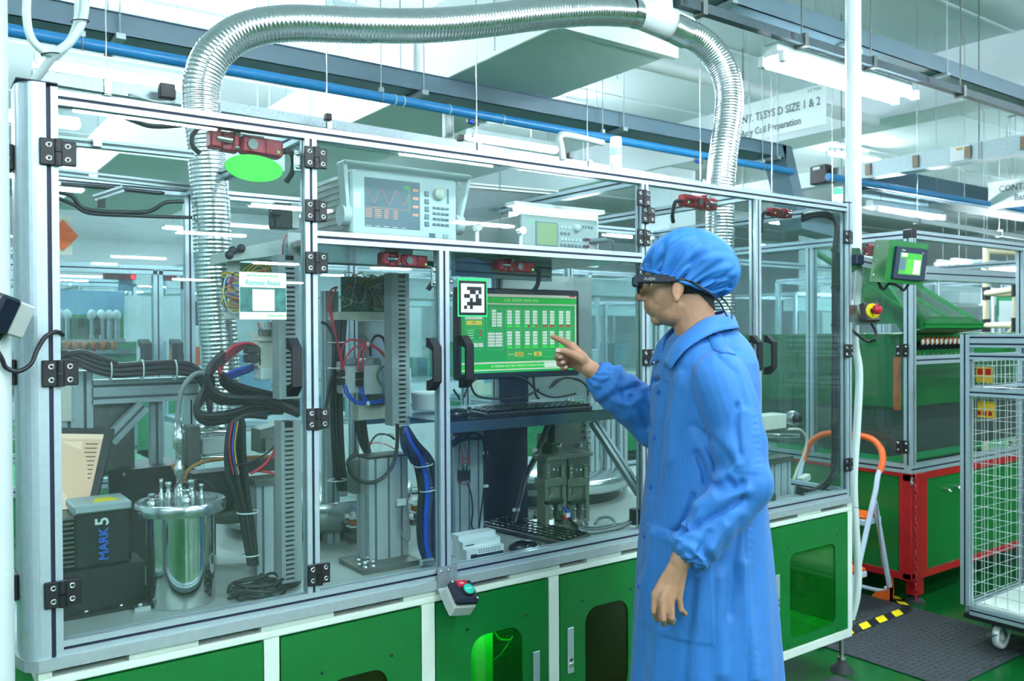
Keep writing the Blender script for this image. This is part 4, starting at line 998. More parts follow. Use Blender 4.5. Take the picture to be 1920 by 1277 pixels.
caps(b, [(-.012, 0, -.04), (-.020, 0, -.09), (-.034, 0, -.15), (-.042, 0, -.21)], [.058, .055, .056, .056], 20)
b.M = None
trunk = [(1.36, -.005, .06, .06), (1.30, -.005, .08, .13), (1.22, 0, .09, .14), (1.10, 0, .095, .14), (.98, -.005, .10, .155), (.88, -.01, .105, .165)]
b.M = BM
for z, f, a_, w in trunk: b.ell((f, 0, z), (a_, w, .10), None, 20, 10)
for s in (-1, 1):
    caps(b, [(-.01, s*.09, .88), (.005, s*.10, .50), (-.015, s*.10, .30), (-.02, s*.10, .10)], [.085, .058, .055, .04], 14)
    b.ell((.05, s*.10, .045), (.115, .042, .035), None, 14, 10)
b.M = None
caps(b, [BL(-.005, -.09, 1.35), shL, elL, wrL], [.035, .042, .036, .026], 14)
caps(b, [BL(-.005, .09, 1.35), shR, elR, wrR], [.035, .042, .036, .027], 14)
def finger(pts, rr): caps(b, [PD(*p) for p in pts], rr, 10)
# right hand, index out
rk = [(1072, 649, 2.575), (1068, 661, 2.600), (1071, 673, 2.612), (1076, 684, 2.608)]
for (x, y, d), r_ in zip(rk, (.0145, .0145, .0135, .0125)): caps(b, [wrR.lerp(PD(x, y, d), .15), wrR.lerp(PD(x, y, d), .6), PD(x, y, d)], [.021, .0175, r_], 12)
b.ell(PD(1085, 670, 2.555), (.028, .028, .022), None, 12, 8)
finger([(1072, 649, 2.575), (1055, 639.5, 2.600), (1044, 634.5, 2.615), (1035.5, 631.5, 2.628)], [.0128, .0102, .0090, .0074])
finger([(1068, 661, 2.600), (1047, 663, 2.625), (1044, 671, 2.595), (1052, 670, 2.568)], [.0130, .0112, .0098, .0086])
finger([(1071, 673, 2.612), (1050, 674, 2.632), (1048, 682, 2.602), (1057, 680, 2.576)], [.0125, .0108, .0094, .0082])
finger([(1076, 684, 2.608), (1058, 684, 2.622), (1055, 691, 2.598), (1063, 689, 2.580)], [.0115, .0098, .0086, .0076])
finger([(1096, 676, 2.520), (1080, 667, 2.522), (1061, 659, 2.535), (1046, 657, 2.545)], [.0165, .0135, .0112, .0092])
# left hand, hanging and lightly closed, back of the hand outwards
lk = [(1229, 1116, 2.036), (1243, 1126, 2.022), (1258, 1126, 2.022), (1273, 1119, 2.034)]
for (x, y, d), r_ in zip(lk, (.0110, .0118, .0112, .0102)): caps(b, [wrL.lerp(PD(x, y, d), .12), wrL.lerp(PD(x, y, d), .6)+_fw*.005, PD(x, y, d)+_fw*.0015], [.0205, .0155, r_], 12)
b.ell(PD(1256, 1093, 2.047), (.027, .027, .03), None, 12, 8)
finger([(1229, 1116, 2.036), (1226, 1146, 2.034), (1231, 1161, 2.060), (1239, 1158, 2.082)], [.0092, .0082, .0074, .0066])
finger([(1243, 1126, 2.022), (1243, 1160, 2.020), (1245, 1170, 2.050), (1250, 1164, 2.075)], [.0094, .0084, .0076, .0068])
finger([(1258, 1126, 2.022), (1259.5, 1158, 2.022), (1260, 1168, 2.050), (1263, 1161, 2.074)], [.0092, .0082, .0074, .0066])
finger([(1273, 1119, 2.034), (1277, 1143, 2.032), (1285, 1150, 2.054), (1282, 1152, 2.072)], [.0085, .0074, .0067, .0060])
finger([(1256, 1080, 2.062), (1238, 1101, 2.080), (1231, 1126, 2.090), (1238, 1146, 2.090)], [.0145, .0122, .0104, .0088])
mat('skin', 'b98a6e', .5, 0, .10, 40, .12, 500); mat('nail', 'd2b4ae', .3, 0, 0); mat('hair', '0e0f12', .6, 0, .3, 300, .4, 700)
body = fuse(b, .0029, 4, .5)
bo = finish(body, 'body', ['skin'], man, ax0)
# --- nails
def nail(p, n_, u_, r_=.0052):
    n_ = V(n_).normalized(); u_ = V(u_); u_ = (u_-n_*u_.dot(n_)).normalized(); s_ = n_.cross(u_)
    b = MB('nail'); b.add([p+u_*(r_*1.3*math.cos(a_))+s_*(r_*math.sin(a_))+n_*(.0008 if k == 0 else 0) for k, a_ in enumerate([i*pi/5 for i in range(10)])], [tuple(range(10))]); b.build('nail', bo)
for (x, y, d), ux_, rr_ in (((1047.5, 656.5, 2.545), (-1, 0, 0), .0066), ((1051, 669, 2.566), (-1, .3, 0), .0050), ((1056, 679, 2.574), (-1, .3, 0), .0050), ((1062, 688.5, 2.578), (-1, .3, 0), .0045)):
    p = PD(x, y, d); nail(p-_fw*(.0105 if rr_ > .006 else .0095)-_rt*.002, -_fw*.9-_rt*.4+_up*.15, -_rt, rr_)
# --- hair at the nape and temples
def patch(me_src, test, off, name, m_, parent):
    bm = bmesh.new(); bm.from_mesh(me_src); bm.faces.ensure_lookup_table()
    kill = [f for f in bm.faces if not test(f.calc_center_median()+V(ax0))]
    bmesh.ops.delete(bm, geom=kill, context='FACES'); bm.normal_update()
    for v in bm.verts: v.co += v.normal*off
    me = bpy.data.meshes.new(name); bm.to_mesh(me); bm.free()
    for v in me.vertices: v.co = v.co+V(ax0)
    return finish(me, name, [m_], parent, ax0)
HI = HM.inverted()
def hairtest(p):
    q = HI @ p
    if q.z < -.10 or q.z > .06 or p.z < H0.z-.2: return False
    if q.f if False else q.x > .012: return q.z > -.004 and q.x < .045 and abs(q.y) > .05
    lim = -.030 if q.x > -.03 else -.030-(-.03-q.x)*1.0
    return q.z > max(lim, -.088) and abs(q.y) < .079 and not (abs(q.y) > .0745 and q.x > -.005)
patch(body, hairtest, .0028, 'hair', 'hair', bo)
# --- brow
for s in (-1, 1): cable('eyebrow', [HL(.098, s*.012, .016), HL(.094, s*.03, .021), HL(.078, s*.050, .014)], .0035, 'hair', bo, 6)
# eyes
for s in (-1, 1):
    b = MB('white_plastic'); b.ell(HL(.080, s*.030, -.004), (.012, .012, .012), None, 12, 8); b.ell(HL(.0885, s*.031, -.004), (.005, .005, .006), 'black_gloss', 8, 6); b.build('eye', bo)
b = MB('lip'); mat('lip', '8d5a52', .45, 0, .05, 60)
b.ell(HL(.0930, 0, -.0655), (.0085, .018, .0040), None, 12, 8); b.ell(HL(.0900, 0, -.0750), (.0085, .016, .0045), None, 12, 8); b.build('mouth', bo)
# --- trousers and shoes
b = MB('trouser'); mat('trouser', '20283c', .8, 0, .08, 40); b.M = BM
b.ell((-.005, 0, .86), (.125, .185, .10), None, 20, 10)
for s in (-1, 1): caps(b, [(-.005, s*.095, .84), (.005, s*.10, .50), (-.015, s*.10, .30), (-.02, s*.10, .09)], [.098, .078, .072, .068], 16)
finish(fuse(b, .010, 3), 'trousers', ['trouser'], man, ax0)
for s in (-1, 1):
    b = MB('black'); b.M = BM; b.ell((.055, s*.10, .05), (.135, .052, .05), None, 16, 10); b.box((-.085, s*.10-.05, .0), (.19, s*.10+.05, .022), bev=.01); finish(fuse(b, .006, 3), 'shoe', ['black'], man, ax0)
# --- coat
b = MB('coat')
rings = [  # z, f centre, half depth, half width
    (1.475, -.010, .060, .068), (1.458, -.008, .080, .092), (1.438, -.008, .096, .122), (1.412, -.008, .108, .162), (1.38, -.006, .117, .186), (1.33, -.003, .124, .196),
    (1.25, 0, .130, .190), (1.15, 0, .137, .186), (1.05, .0, .146, .190), (.95, .002, .156, .196), (.85, .002, .166, .202), (.70, .0, .178, .212), (.56, 0, .188, .222), (.44, 0, .197, .230)]
NS = 64; vs = []; fs = []
def ringpt(z, f, a_, w, th):
    c, s = math.cos(th), math.sin(th); k = 2.35
    q = (abs(c)**k+abs(s)**k)**(-1/k)
    return (f+a_*q*c, w*q*s, z)
zs = []
for i in range(len(rings)-1):
    for k in range(6):
        t = k/6; zs.append(tuple(rings[i][j]*(1-t)+rings[i+1][j]*t for j in range(4)))
zs.append(rings[-1])
for (z, f, a_, w) in zs:
    lowk = max(0, (1.2-z)/.8)
    for k in range(NS):
        th = 2*pi*k/NS
        fold = lowk*(.0050*math.sin(7*th+1.0+z*1.5)+.0035*math.sin(12*th+z*3))
        x_, y_, z_ = ringpt(z, f, a_+fold, w+fold, th); vs.append((x_, y_, z_))
for i in range(len(zs)-1):
    for k in range(NS): fs.append((i*NS+k, (i+1)*NS+k, (i+1)*NS+(k+1) % NS, i*NS+(k+1) % NS))
fs.append(tuple(range(NS))); fs.append(tuple(range((len(zs)-1)*NS, len(zs)*NS))[::-1])
b.M = BM; b.add(vs, fs)
b.M = None
def sleeve(pts, rr, folds):
    P = spline(pts, 14); R_ = []
    nseg = (len(pts)-1)
    for i in range(len(P)):
        u_ = i/(len(P)-1)*nseg; k = min(int(u_), nseg-1); t = u_-k; r_ = rr[k]*(1-t)+rr[k+1]*t
        for c, wdt, amp, fr in folds: r_ += amp*math.exp(-((u_-c)/wdt)**2)*math.sin(fr*u_)
        R_.append(r_)
    # slightly twisted rings make the folds run on the bias
    base = MB(); base.tube(P, R_, 20); vv = base.v
    for i in range(len(P)):
        for k in range(20):
            v = vv[i*20+k]; c = P[i]; ang = 2*pi*k/20
            amp = 0
            u_ = i/(len(P)-1)*nseg
            for cc, wdt, a2, fr in folds: amp += a2*.8*math.exp(-((u_-cc)/wdt)**2)*math.sin(fr*u_*.8+3*ang)
            vv[i*20+k] = c+(v-c)*(1+amp/max(R_[i], .01))
    b.add(vv, base.f)
sleeve([BL(-.01, -.095, 1.355), shL+V((0, 0, -.012)), shL.lerp(elL, .5)-Bf*.012, elL-Bf*.004, elL.lerp(wrL, .5)-V((0, 0, .012)), elL.lerp(wrL, .86)-V((0, 0, .004)), wrL.lerp(elL, .02)],
       [.055, .069, .070, .062, .061, .058, .0335], [(3, .9, .004, 9), (5, .7, .004, 13)])
sleeve([BL(-.01, .10, 1.375), shR, shR.lerp(elR, .5), elR, elR.lerp(wrR, .45), elR.lerp(wrR, .80), wrR.lerp(elR, .03)],
       [.070, .074, .074, .074, .070, .062, .0335], [(3.3, 1.0, .004, 8), (5, .7, .004, 13)])
coat = fuse(b, .0046, 3, .5)
# cloth relief: seams, placket, pocket, epaulette, sleeve patch, soft wrinkles
n = len(coat.vertices); co = np.empty(n*3); coat.vertices.foreach_get('co', co); co = co.reshape(-1, 3); nr = np.empty(n*3); coat.vertices.foreach_get('normal', nr); nr = nr.reshape(-1, 3)
BI = np.array(BM.inverted()); loc = co @ BI[:3, :3].T+BI[:3, 3]; lnr = nr @ BI[:3, :3].T
off = np.zeros(n)
f_, r_, z_ = loc.T
def sm(x, a_, c_): t = np.clip((x-a_)/(c_-a_), 0, 1); return t*t*(3-2*t)
def boxm(u_, u0, u1, v_, v0, v1, e=.004): return sm(u_, u0-e, u0)*(1-sm(u_, u1, u1+e))*sm(v_, v0-e, v0)*(1-sm(v_, v1, v1+e))
near_arm = np.zeros(n)
for a_, c_ in ((shL, elL), (elL, wrL)):
    A_ = np.array(tuple(a_)); D_ = np.array(tuple(c_))-A_; t = np.clip(((co-A_)@D_)/(D_@D_), 0, 1); near_arm = np.maximum(near_arm, np.linalg.norm(co-(A_+t[:, None]*D_), axis=1) < .095)
tors = 1-near_arm
off += .0030*tors*boxm(r_, -.012, .03, z_, .3, 1.40)*(lnr[:, 0] > .3)                # placket
pk = boxm(f_, .055, .19, z_, .70, .955)*tors*(r_ < -.01)*(lnr[:, 1] < -.05)
off += .0035*pk+.002*boxm(f_, .055, .19, z_, .93, .955)*tors*(r_ < -.01)               # hip pocket
off += .003*boxm(f_, .06, .14, z_, 1.17, 1.33)*tors*(r_ < -.03)*(r_ > -.15)*0          # chest
seam = np.exp(-((f_+.035-.02*(1-z_))/.0035)**2)*tors*(r_ < -.05)*(z_ < 1.05); off -= .0022*seam
off += .0012*tors*(r_ < -.05)*(z_ < 1.05)*np.exp(-((f_+.052-.02*(1-z_))/.005)**2)*np.sin(z_*320)
off += .0025*boxm(f_, -.035, .022, z_, 1.13, 1.27)*near_arm*(lnr[:, 1] < -.3)             # sleeve pocket
off += .0010*near_arm*(lnr[:, 1] < -.3)*boxm(z_, 1.13, 1.27, f_, -.034, -.018)*np.sin(z_*420)
off -= .0020*np.exp(-((np.abs(r_)-.188)/.004)**2)*(z_ > 1.25)*(z_ < 1.42)*tors
wr = np.array([noise.noise(V((p[0]*7+p[2]*3, p[1]*7, p[2]*5)))*.0050+noise.noise(V((p[0]*16+p[2]*9, p[1]*16-p[2]*6, p[2]*9+5)))*.0014 for p in co])
arm_k = .6+near_arm*1.0
off += wr*arm_k
off += .0022*np.sin(38*f_+26*z_+6*noise.noise(V((1, 2, 3))))*near_arm*np.exp(-((z_-1.06)/.07)**2)
dv_ = co-np.array(tuple(CAM)); zc_ = dv_@np.array(tuple(_fw)); PXv = IW/2+FPX*(dv_@np.array(tuple(_rt)))/zc_; PYv = IH/2-FPX*(dv_@np.array(tuple(_up)))/zc_
front = (nr@np.array(tuple(_fw)) < .15)
def crease(pts, w, amp):
    d2 = np.full(n, 1e9); ends = np.ones(n)
    for (x0, y0), (x1, y1) in zip(pts, pts[1:]):
        ex, ey = x1-x0, y1-y0; t = np.clip(((PXv-x0)*ex+(PYv-y0)*ey)/(ex*ex+ey*ey), 0, 1); d2 = np.minimum(d2, np.hypot(PXv-x0-t*ex, PYv-y0-t*ey))
    return 1.7*amp*np.exp(-(d2/w)**2)*front
for pts, w, amp in (([(1392, 935), (1350, 962), (1300, 985), (1262, 998)], 6, -.010), ([(1398, 918), (1360, 935), (1310, 950)], 12, .007), ([(1366, 900), (1380, 915), (1392, 905)], 6, -.009), ([(1384, 870), (1372, 890), (1350, 900)], 8, .006),
        ([(1305, 850), (1318, 880), (1322, 905)], 5, -.008), ([(1318, 840), (1335, 880), (1340, 930)], 9, .006), ([(1300, 800), (1340, 830), (1375, 870)], 8, -.004), ([(1385, 760), (1380, 800), (1386, 850)], 6, -.006), ([(1300, 930), (1285, 970), (1275, 990)], 5, -.006),
        ([(1330, 1000), (1310, 1040), (1295, 1065)], 7, -.005), ([(1360, 985), (1335, 1030)], 8, .005), ([(1275, 705), (1262, 780), (1256, 860)], 9, .004), ([(1248, 720), (1240, 820), (1228, 930)], 6, -.004),
        ([(1390, 980), (1375, 1060), (1368, 1150)], 10, -.006), ([(1352, 1085), (1346, 1160), (1352, 1260)], 14, .006), ([(1395, 1060), (1402, 1160), (1415, 1270)], 10, .006), ([(1230, 1000), (1222, 1060), (1205, 1100)], 8, .004),
        ([(1300, 1090), (1290, 1190), (1280, 1277)], 10, -.005), ([(1240, 1180), (1225, 1277)], 12, .005), ([(1345, 665), (1385, 700), (1398, 760)], 5, -.004),
        ([(1168, 735), (1185, 728), (1208, 718), (1232, 712)], 5, -.009), ([(1140, 690), (1165, 715), (1170, 745)], 6, -.005), ([(1185, 745), (1205, 770), (1215, 800)], 6, -.006), ([(1150, 750), (1180, 760), (1200, 748)], 7, .005)):
    off += crease(pts, w, amp)
for w_ in (wrL, wrR):   # gathered cuffs
    dW = np.linalg.norm(co-np.array(tuple(w_)), axis=1); an = np.arctan2(co[:, 2]-w_.z, (co[:, 0]-w_.x)*.8+(co[:, 1]-w_.y)*.6); off += .0026*np.sin(an*17)*np.exp(-((dW-.045)/.03)**2)
co2 = co+nr*off[:, None]; coat.vertices.foreach_set('co', co2.ravel())
mt = mat('coat', '2a78c8', .62, 0, .05, 30, .15, 900)
nt = mt.node_tree; N_ = nt.nodes; L_ = nt.links
tc = N_.new('ShaderNodeTexCoord'); mp = N_.new('ShaderNodeMapping'); mp.inputs['Rotation'].default_value = (0, 0, -math.atan2(Bf.y, Bf.x)); L_.new(tc.outputs['Object'], mp.inputs[0])
wv = N_.new('ShaderNodeTexWave'); wv.inputs['Scale'].default_value = 42; wv.bands_direction = 'X'; L_.new(mp.outputs[0], wv.inputs[0])
mx = N_.new('ShaderNodeMixRGB'); mx.blend_type = 'MULTIPLY'; mx.inputs[0].default_value = .08
old = [l for l in L_ if l.to_socket.name == 'Base Color'][0].from_socket
L_.new(old, mx.inputs[1]); L_.new(wv.outputs[0], mx.inputs[2]); L_.new(mx.outputs[0], N_['Principled BSDF'].inputs['Base Color'])
N_['Principled BSDF'].inputs['Sheen Weight'].default_value = .15
cto = finish(coat, 'coat', ['coat'], man, ax0)
# collar leaf, epaulette and buttons lie on the coat
from mathutils.bvhtree import BVHTree
bvh = BVHTree.FromPolygons([tuple(p) for p in co2], [tuple(p.vertices) for p in coat.polygons])
L1 = [(.098, -.010, 1.386), (.082, -.044, 1.436), (.026, -.072, 1.486), (-.028, -.052, 1.498), (-.050, 0, 1.508), (-.028, .052, 1.498), (.026, .072, 1.486), (.082, .044, 1.436), (.098, .010, 1.386)]
L2 = [(.116, -.086, 1.362), (.084, -.110, 1.412), (.020, -.120, 1.452), (-.052, -.088, 1.464), (-.086, 0, 1.462), (-.052, .088, 1.464), (.020, .120, 1.452), (.084, .110, 1.412), (.116, .086, 1.362)]
C1 = spline(L1, 5); C2 = spline(L2, 5); b = MB('coat'); b.M = BM; vs = []; NR = 6; cen = V((0, 0, 1.43))
for p, q in zip(C1, C2):
    for k in range(NR+1):
        t = k/NR; m_ = p.lerp(q, t); o_ = V((m_.x-cen.x, m_.y, .5*(m_.z-1.35))).normalized(); vs.append(m_+o_*(.008+.012*math.sin(pi*min(1, t*1.1))*(1-t*.4)))
fs = []
for i in range(len(C1)-1):
    for k in range(NR): fs.append((i*(NR+1)+k, i*(NR+1)+k+1, (i+1)*(NR+1)+k+1, (i+1)*(NR+1)+k))
b.add(vs, fs, None, True); co_l = b.build('collar', cto); md = co_l.modifiers.new('thick', 'SOLIDIFY'); md.thickness = .0022; md.offset = 0
# stand of the collar round the neck
b = MB('coat'); b.M = BM; vs = []
for p in C1: o_ = V((p.x, p.y, 0)).normalized(); vs += [p+o_*.006, p-o_*.004-V((0, 0, .06))]
b.add(vs, [(2*i, 2*i+2, 2*i+3, 2*i+1) for i in range(len(C1)-1)], None, True); cs_ = b.build('collar_stand', cto); md = cs_.modifiers.new('thick', 'SOLIDIFY'); md.thickness = .002
ep_ = []
for k in range(9):
    rr_ = -.098-.098*k/8
    row = []
    for fo in (-.010, .008, .028):
        hit = bvh.ray_cast(BL(fo-.0, rr_, 1.60), V((0, 0, -1)))
        row.append((hit[0] if hit[0] else BL(fo, rr_, 1.38))+V((0, 0, .006)))
    ep_.append(row)
b = MB('coat'); b.add([p for r_ in ep_ for p in r_], [(i*3+k, i*3+k+1, (i+1)*3+k+1, (i+1)*3+k) for i in range(8) for k in range(2)], None, True); e_ = b.build('epaulette', cto); md = e_.modifiers.new('thick', 'SOLIDIFY'); md.thickness = .006; md.offset = -1
b = MB('cable_blue'); b.lathe([(.006, 0), (.005, .003), (.0001, .003)], ep_[1][1]+V((0, 0, .001)), (0, 0, 1), 10); b.build('button', cto)
for zz in (1.30, 1.18, 1.05, .92, .79):
    hit = bvh.ray_cast(BL(.4, -.012, zz), -Bf)
    if hit[0]: b = MB('cable_blue'); b.lathe([(.006, 0), (.005, .003), (.0001, .003)], hit[0], Bf, 10); b.build('button', cto)
text('Life Is On', .013, 'teal', cto, BL(.112, -.105, 1.31), Bf*-.80-Br*-.6 if False else (Br*.55-Bf*.84), V((0, 0, 1)), align='LEFT')
# --- cap
prf = spline([V(p+(0,)) for p in [(.108, .036), (.106, .058), (.088, .092), (.052, .124), (.000, .144), (-.052, .135), (-.100, .104), (-.132, .058), (-.139, .020), (-.126, -.014), (-.104, -.030), (-.083, -.036)]], 14)
NS_ = len(prf); NP = 56; b = MB('cap_cloth'); vs = []; fs = []
for i, q in enumerate(prf):
    s = i/(NS_-1); bf = .0135+.0945*math.cos(pi*s); bw = .0815*math.sin(pi*s)+.002; bz = .0-.036*(1-math.cos(pi*s))/2*1.0+.036*(1+math.cos(pi*s))/2
    for j in range(NP+1):
        ph = pi*j/NP; cs, sn = math.cos(ph), math.sin(ph)
        wide = 1+.22*abs(math.sin(2*ph))**1.2+.10*sn
        e = .72
        lat = bw*cs*wide; fz = sn**e
        edge = min(ph, pi-ph)
        rip = .0062*math.sin(58*s+(7 if cs > 0 else 0))*math.exp(-(edge/.42)**2)*(.25+.75*math.sin(pi*s))
        rip += .006*noise.noise(V((s*6+cs*2, cs*3, sn*2)))*sn+.0125*(abs(math.sin(9*s+1.6*ph*(1 if cs > 0 else -1)+1.5*noise.noise(V((s*4, ph*2, 0)))))**.6-.55)*math.exp(-((edge-.62)/.42)**2)
        for k_, sk in enumerate((.12, .19, .25, .31, .38, .44, .50, .57, .63, .70, .77, .84, .90)): fold_ = (s-sk-(.10*(k_ % 3-1)+.06)*edge)/(.013+.012*edge); rip += (-.0072*math.exp(-fold_**2)+.0040*math.exp(-(fold_-1.9)**2))*math.exp(-(edge/(.55+.28*((k_*7) % 4)/3))**2)
        f1 = bf+(q.x-bf)*fz; z1 = bz+(q.y-bz)*fz
        d_ = V((f1-.0, lat, z1-.02)); d_.normalize()
        vs.append(V((f1, lat, z1))+d_*rip)
for i in range(NS_-1):
    for j in range(NP): fs.append((i*(NP+1)+j, i*(NP+1)+j+1, (i+1)*(NP+1)+j+1, (i+1)*(NP+1)+j))
b.M = HM; b.add(vs, fs, None, True)
mt = mat('cap_cloth', '2a78c8', .62, 0, .05, 60, .15, 900)
cp_ = b.build('cap', man)
md = cp_.modifiers.new('thick', 'SOLIDIFY'); md.thickness = .0012
md = cp_.modifiers.new('sub', 'SUBSURF'); md.levels = 1; md.render_levels = 1
band = []
for k in range(48):
    a_ = 2*pi*k/48; c = math.cos(a_); band.append(HM @ V((.0135+.0955*c, .083*math.sin(a_), .036*(c)*1.0+.0+.0015*math.sin(a_*30))))
b = MB('cap_cloth'); b.tube(band, .0055, 8, closed=True); b.build('elastic_band', cp_)
# --- smart glasses
gl = thing('smart_glasses', HL(.1, 0, 0), 'black smart glasses worn by the operator, with cable to the collar', 'glasses')
mat('gloss_navy', '18202e', .3, 0, 0)
def gp(nm, m_, f): b = MB(m_); b.M = HM; f(b); return b.build(nm, gl)
bar_ = gp('temple_module', 'gloss_navy', lambda b: (b.box((.040, -.097, -.006), (.128, -.083, .016), bev=.004), b.box((.118, -.099, -.014), (.134, -.080, .012), bev=.004)))
gp('right_temple', 'gloss_navy', lambda b: b.box((-.03, .083, -.002), (.115, .089, .012), bev=.002))
gp('front_frame', 'black_gloss', lambda b: b.tube([(.117, -.085, .008), (.124, -.045, .010), (.126, 0, .009), (.124, .045, .010), (.113, .086, .008)], .0042, 8))
gp('lens', 'black_gloss', lambda b: (b.box((.116, -.062, -.030), (.122, -.018, .004), bev=.006), b.box((.116, .018, -.030), (.122, .062, .004), bev=.006)))
gp('nose_pad', 'black', lambda b: b.box((.108, -.010, -.016), (.118, .010, .0), bev=.003))
gp('hinge_end', 'black', lambda b: (b.box((.026, -.093, -.003), (.042, -.084, .011), bev=.002), b.tube([(.03, -.089, .004), (.0, -.085, .002), (-.03, -.083, -.012), (-.055, -.078, -.03)], .0028, 7)))
text('VUZIX', .010, 'grey_plastic', bar_, HM @ V((.090, -.0975, .005)), -Hf, V((0, 0, 1)), align='CENTER', ext=.0003)
wloc = lambda f, r, z: HM @ V((f, r, z))
cable('cable', [wloc(-.01, -.088, .0), wloc(-.04, -.082, -.02), wloc(-.075, -.055, -.045), wloc(-.095, -.04, -.075), wloc(-.108, -.045, -.105), wloc(-.112, -.05, -.125)], .0024, 'cable_black', gl, 6)
cable('cable', [wloc(-.075, .03, -.03), wloc(-.095, -.01, -.045), wloc(-.112, -.03, -.075), wloc(-.113, -.04, -.10), wloc(-.110, -.05, -.125)], .0022, 'cable_black', gl, 6)
# ------------------------------------------------------------------ inside the test machine
DK = zb0+.012
def ext(x0, y0, x1, y1, Y):
    xm, ym = (x0+x1)/2, (y0+y1)/2
    return PY(x0, ym, Y).x, PY(x1, ym, Y).x, PY(xm, y1, Y).z, PY(xm, y0, Y).z
def pbx(b, x0, y0, x1, y1, Y, d, m=None, bev=.0):
    a, c, z0, z1 = ext(x0, y0, x1, y1, Y); b.box((a, Y, z0), (c, Y+d, z1), m, bev); return b
def pb(name, x0, y0, x1, y1, Y, d, m, parent=None, bev=.0, **props):
    return pbx(MB(m), x0, y0, x1, y1, Y, d, None, bev).build(name, parent, **props)
def pyl(pts, Y): return [PY(p[0], p[1], p[2] if len(p) > 2 else Y) for p in pts]
# ---- slotted wiring ducts
mat('duct_grey', '9aa5a6', .5, 0, .03, 20)
def wiring_duct(x0, x1, y0, y1, Y, d, label, sx0, sx1, pitch):
    """closed grey channel; the finger side shows open slots"""
    xa, xb, z0, z1 = ext(x0, y0, x1, y1, Y)
    t = thing('wiring_duct', ((xa+xb)/2, Y, z0), label, 'cable duct', 'slotted wiring ducts')
    fa, fb = xa+(xb-xa)*sx0, xa+(xb-xa)*sx1
    b = MB('duct_grey'); b.box((xa, Y, z0), (fa, Y+d, z1)); b.box((fb, Y, z0), (xb, Y+d, z1)); b.box((fa, Y+d-.004, z0), (fb, Y+d, z1)); b.build('channel', t)
    b = MB('black'); b.box((fa, Y+.008, z0+.001), (fb, Y+d-.006, z1-.001)); b.build('black_core', t)  # solid black core that makes the open slots look dark
    nn = int((z1-z0)/pitch)
    me = None
    for k in range(nn):
        z = z0+k*pitch
        if me is None:
            b = MB('duct_grey'); b.box((fa, Y, z), (fb, Y+.006, z+pitch*.58)); o = b.build('finger', t); me = o.data; oz = WLOC[o]
        else: link('finger', me, oz+V((0, 0, k*pitch)), t)
    return t
wd1 = wiring_duct(523, 562, 478, 748, .10, .05, 'upper grey slotted wiring duct behind the left door edge', .33, .78, .0125)
wd2 = wiring_duct(528, 566, 790, 1092, .10, .05, 'lower grey slotted wiring duct standing on the deck by the left door', .18, .62, .0127)
wd3 = wiring_duct(735, 768, 512, 798, .26, .05, 'grey slotted wiring duct behind the second door', .38, .78, .0145)
# ---- left: gas tank with flange
tx, ty_ = .322, .205
tk = thing('steel_tank', (tx, ty_, DK), 'polished steel cylinder tank with bolted flange lid', 'tank')
mat('polished', 'cfd6d4', .08, 1.0, .03, 10)
zt_ = PY(335, 958, ty_).z; zf = PY(335, 935, ty_-.07).z
b = MB('polished'); b.lathe([(.0001, 0), (.083, 0), (.0835, .004), (.0835, zt_-DK+.02)], (tx, ty_, DK), n=48); b.build('tank_body', tk)
b = MB('steel'); b.lathe([(.082, 0), (.109, 0), (.1105, .002), (.1105, .028), (.1085, .030), (.088, .030), (.087, .026), (.0001, .026)], (tx, ty_, zt_), n=48); b.build('flange_lid', tk)
zl_ = zt_+.026
for dx, dy, r_, h_ in ((-.075, -.02, .010, .03), (-.045, .01, .006, .06), (.005, -.035, .012, .035), (.03, .01, .012, .05), (.05, -.01, .007, .04), (-.02, .04, .009, .045)):
    b = MB('steel'); b.lathe([(r_, 0), (r_, h_*.4), (r_*.6, h_*.42), (r_*.6, h_*.8), (r_*.9, h_*.82), (r_*.9, h_), (.0001, h_)], (tx+dx, ty_+dy, zl_), n=12); b.build('fitting', tk)
b = MB('steel'); vx, vy = tx+.005, ty_+.03
b.lathe([(.014, 0), (.014, .03), (.008, .032), (.008, .06), (.013, .062), (.013, .085), (.009, .09), (.009, .13), (.0145, .132), (.0145, .17), (.010, .175), (.010, .2), (.0001, .2)], (vx, vy, zl_), n=14); b.build('valve_stack', tk)
cable('thin_cable', [(tx-.03, ty_-.02, zl_+.03), (tx+.0, ty_-.02, zl_+.055), (tx+.06, ty_, zl_+.05), (tx+.09, ty_+.02, zl_+.02)], .0022, 'cable_black', tk)
b = MB('steel'); b.box((tx-.12, ty_-.03, DK), (tx-.082, ty_+.0, DK+.012)); b.lathe([(.006, 0), (.006, .006), (.0001, .006)], (tx-.104, ty_-.015, DK+.012), n=6); b.build('clamp', tk)
# ---- MARK 5 box
mk = thing('laser_controller', (.2, .32, DK), 'black finned controller box lettered MARK 5', 'controller box')
Yk = .26
xa, xb, z0, z1 = ext(140, 958, 246, 1062, Yk)
b = MB('black'); b.box((xa, Yk, z0), (xb, Yk+.12, z1), bev=.006); b.build('case', mk)
b = MB('alu_dull'); b.box((xa-.002, Yk-.006, z1-.002), (xb+.002, Yk+.125, z1+.02), bev=.004); b.build('top_cover', mk)
for k in range(11): b = MB('steel_dark'); zz = z0+.008+k*(z1-z0-.01)/11; b.box((xa-.055, Yk+.004, zz), (xa-.001, Yk+.11, zz+.005)); b.build('cooling_fin', mk)
b = MB('yellow'); b.prism([(xb-.085, Yk+.02, z1+.0201), (xb-.02, Yk+.02, z1+.0201), (xb-.035, Yk+.075, z1+.0201), (xb-.07, Yk+.075, z1+.0201)], (0, 0, .001)); b.build('warning_sticker', mk)
xc = PY(195, 1010, Yk).x
mat('print_blue', '2f5fd0', .5, 0, 0)
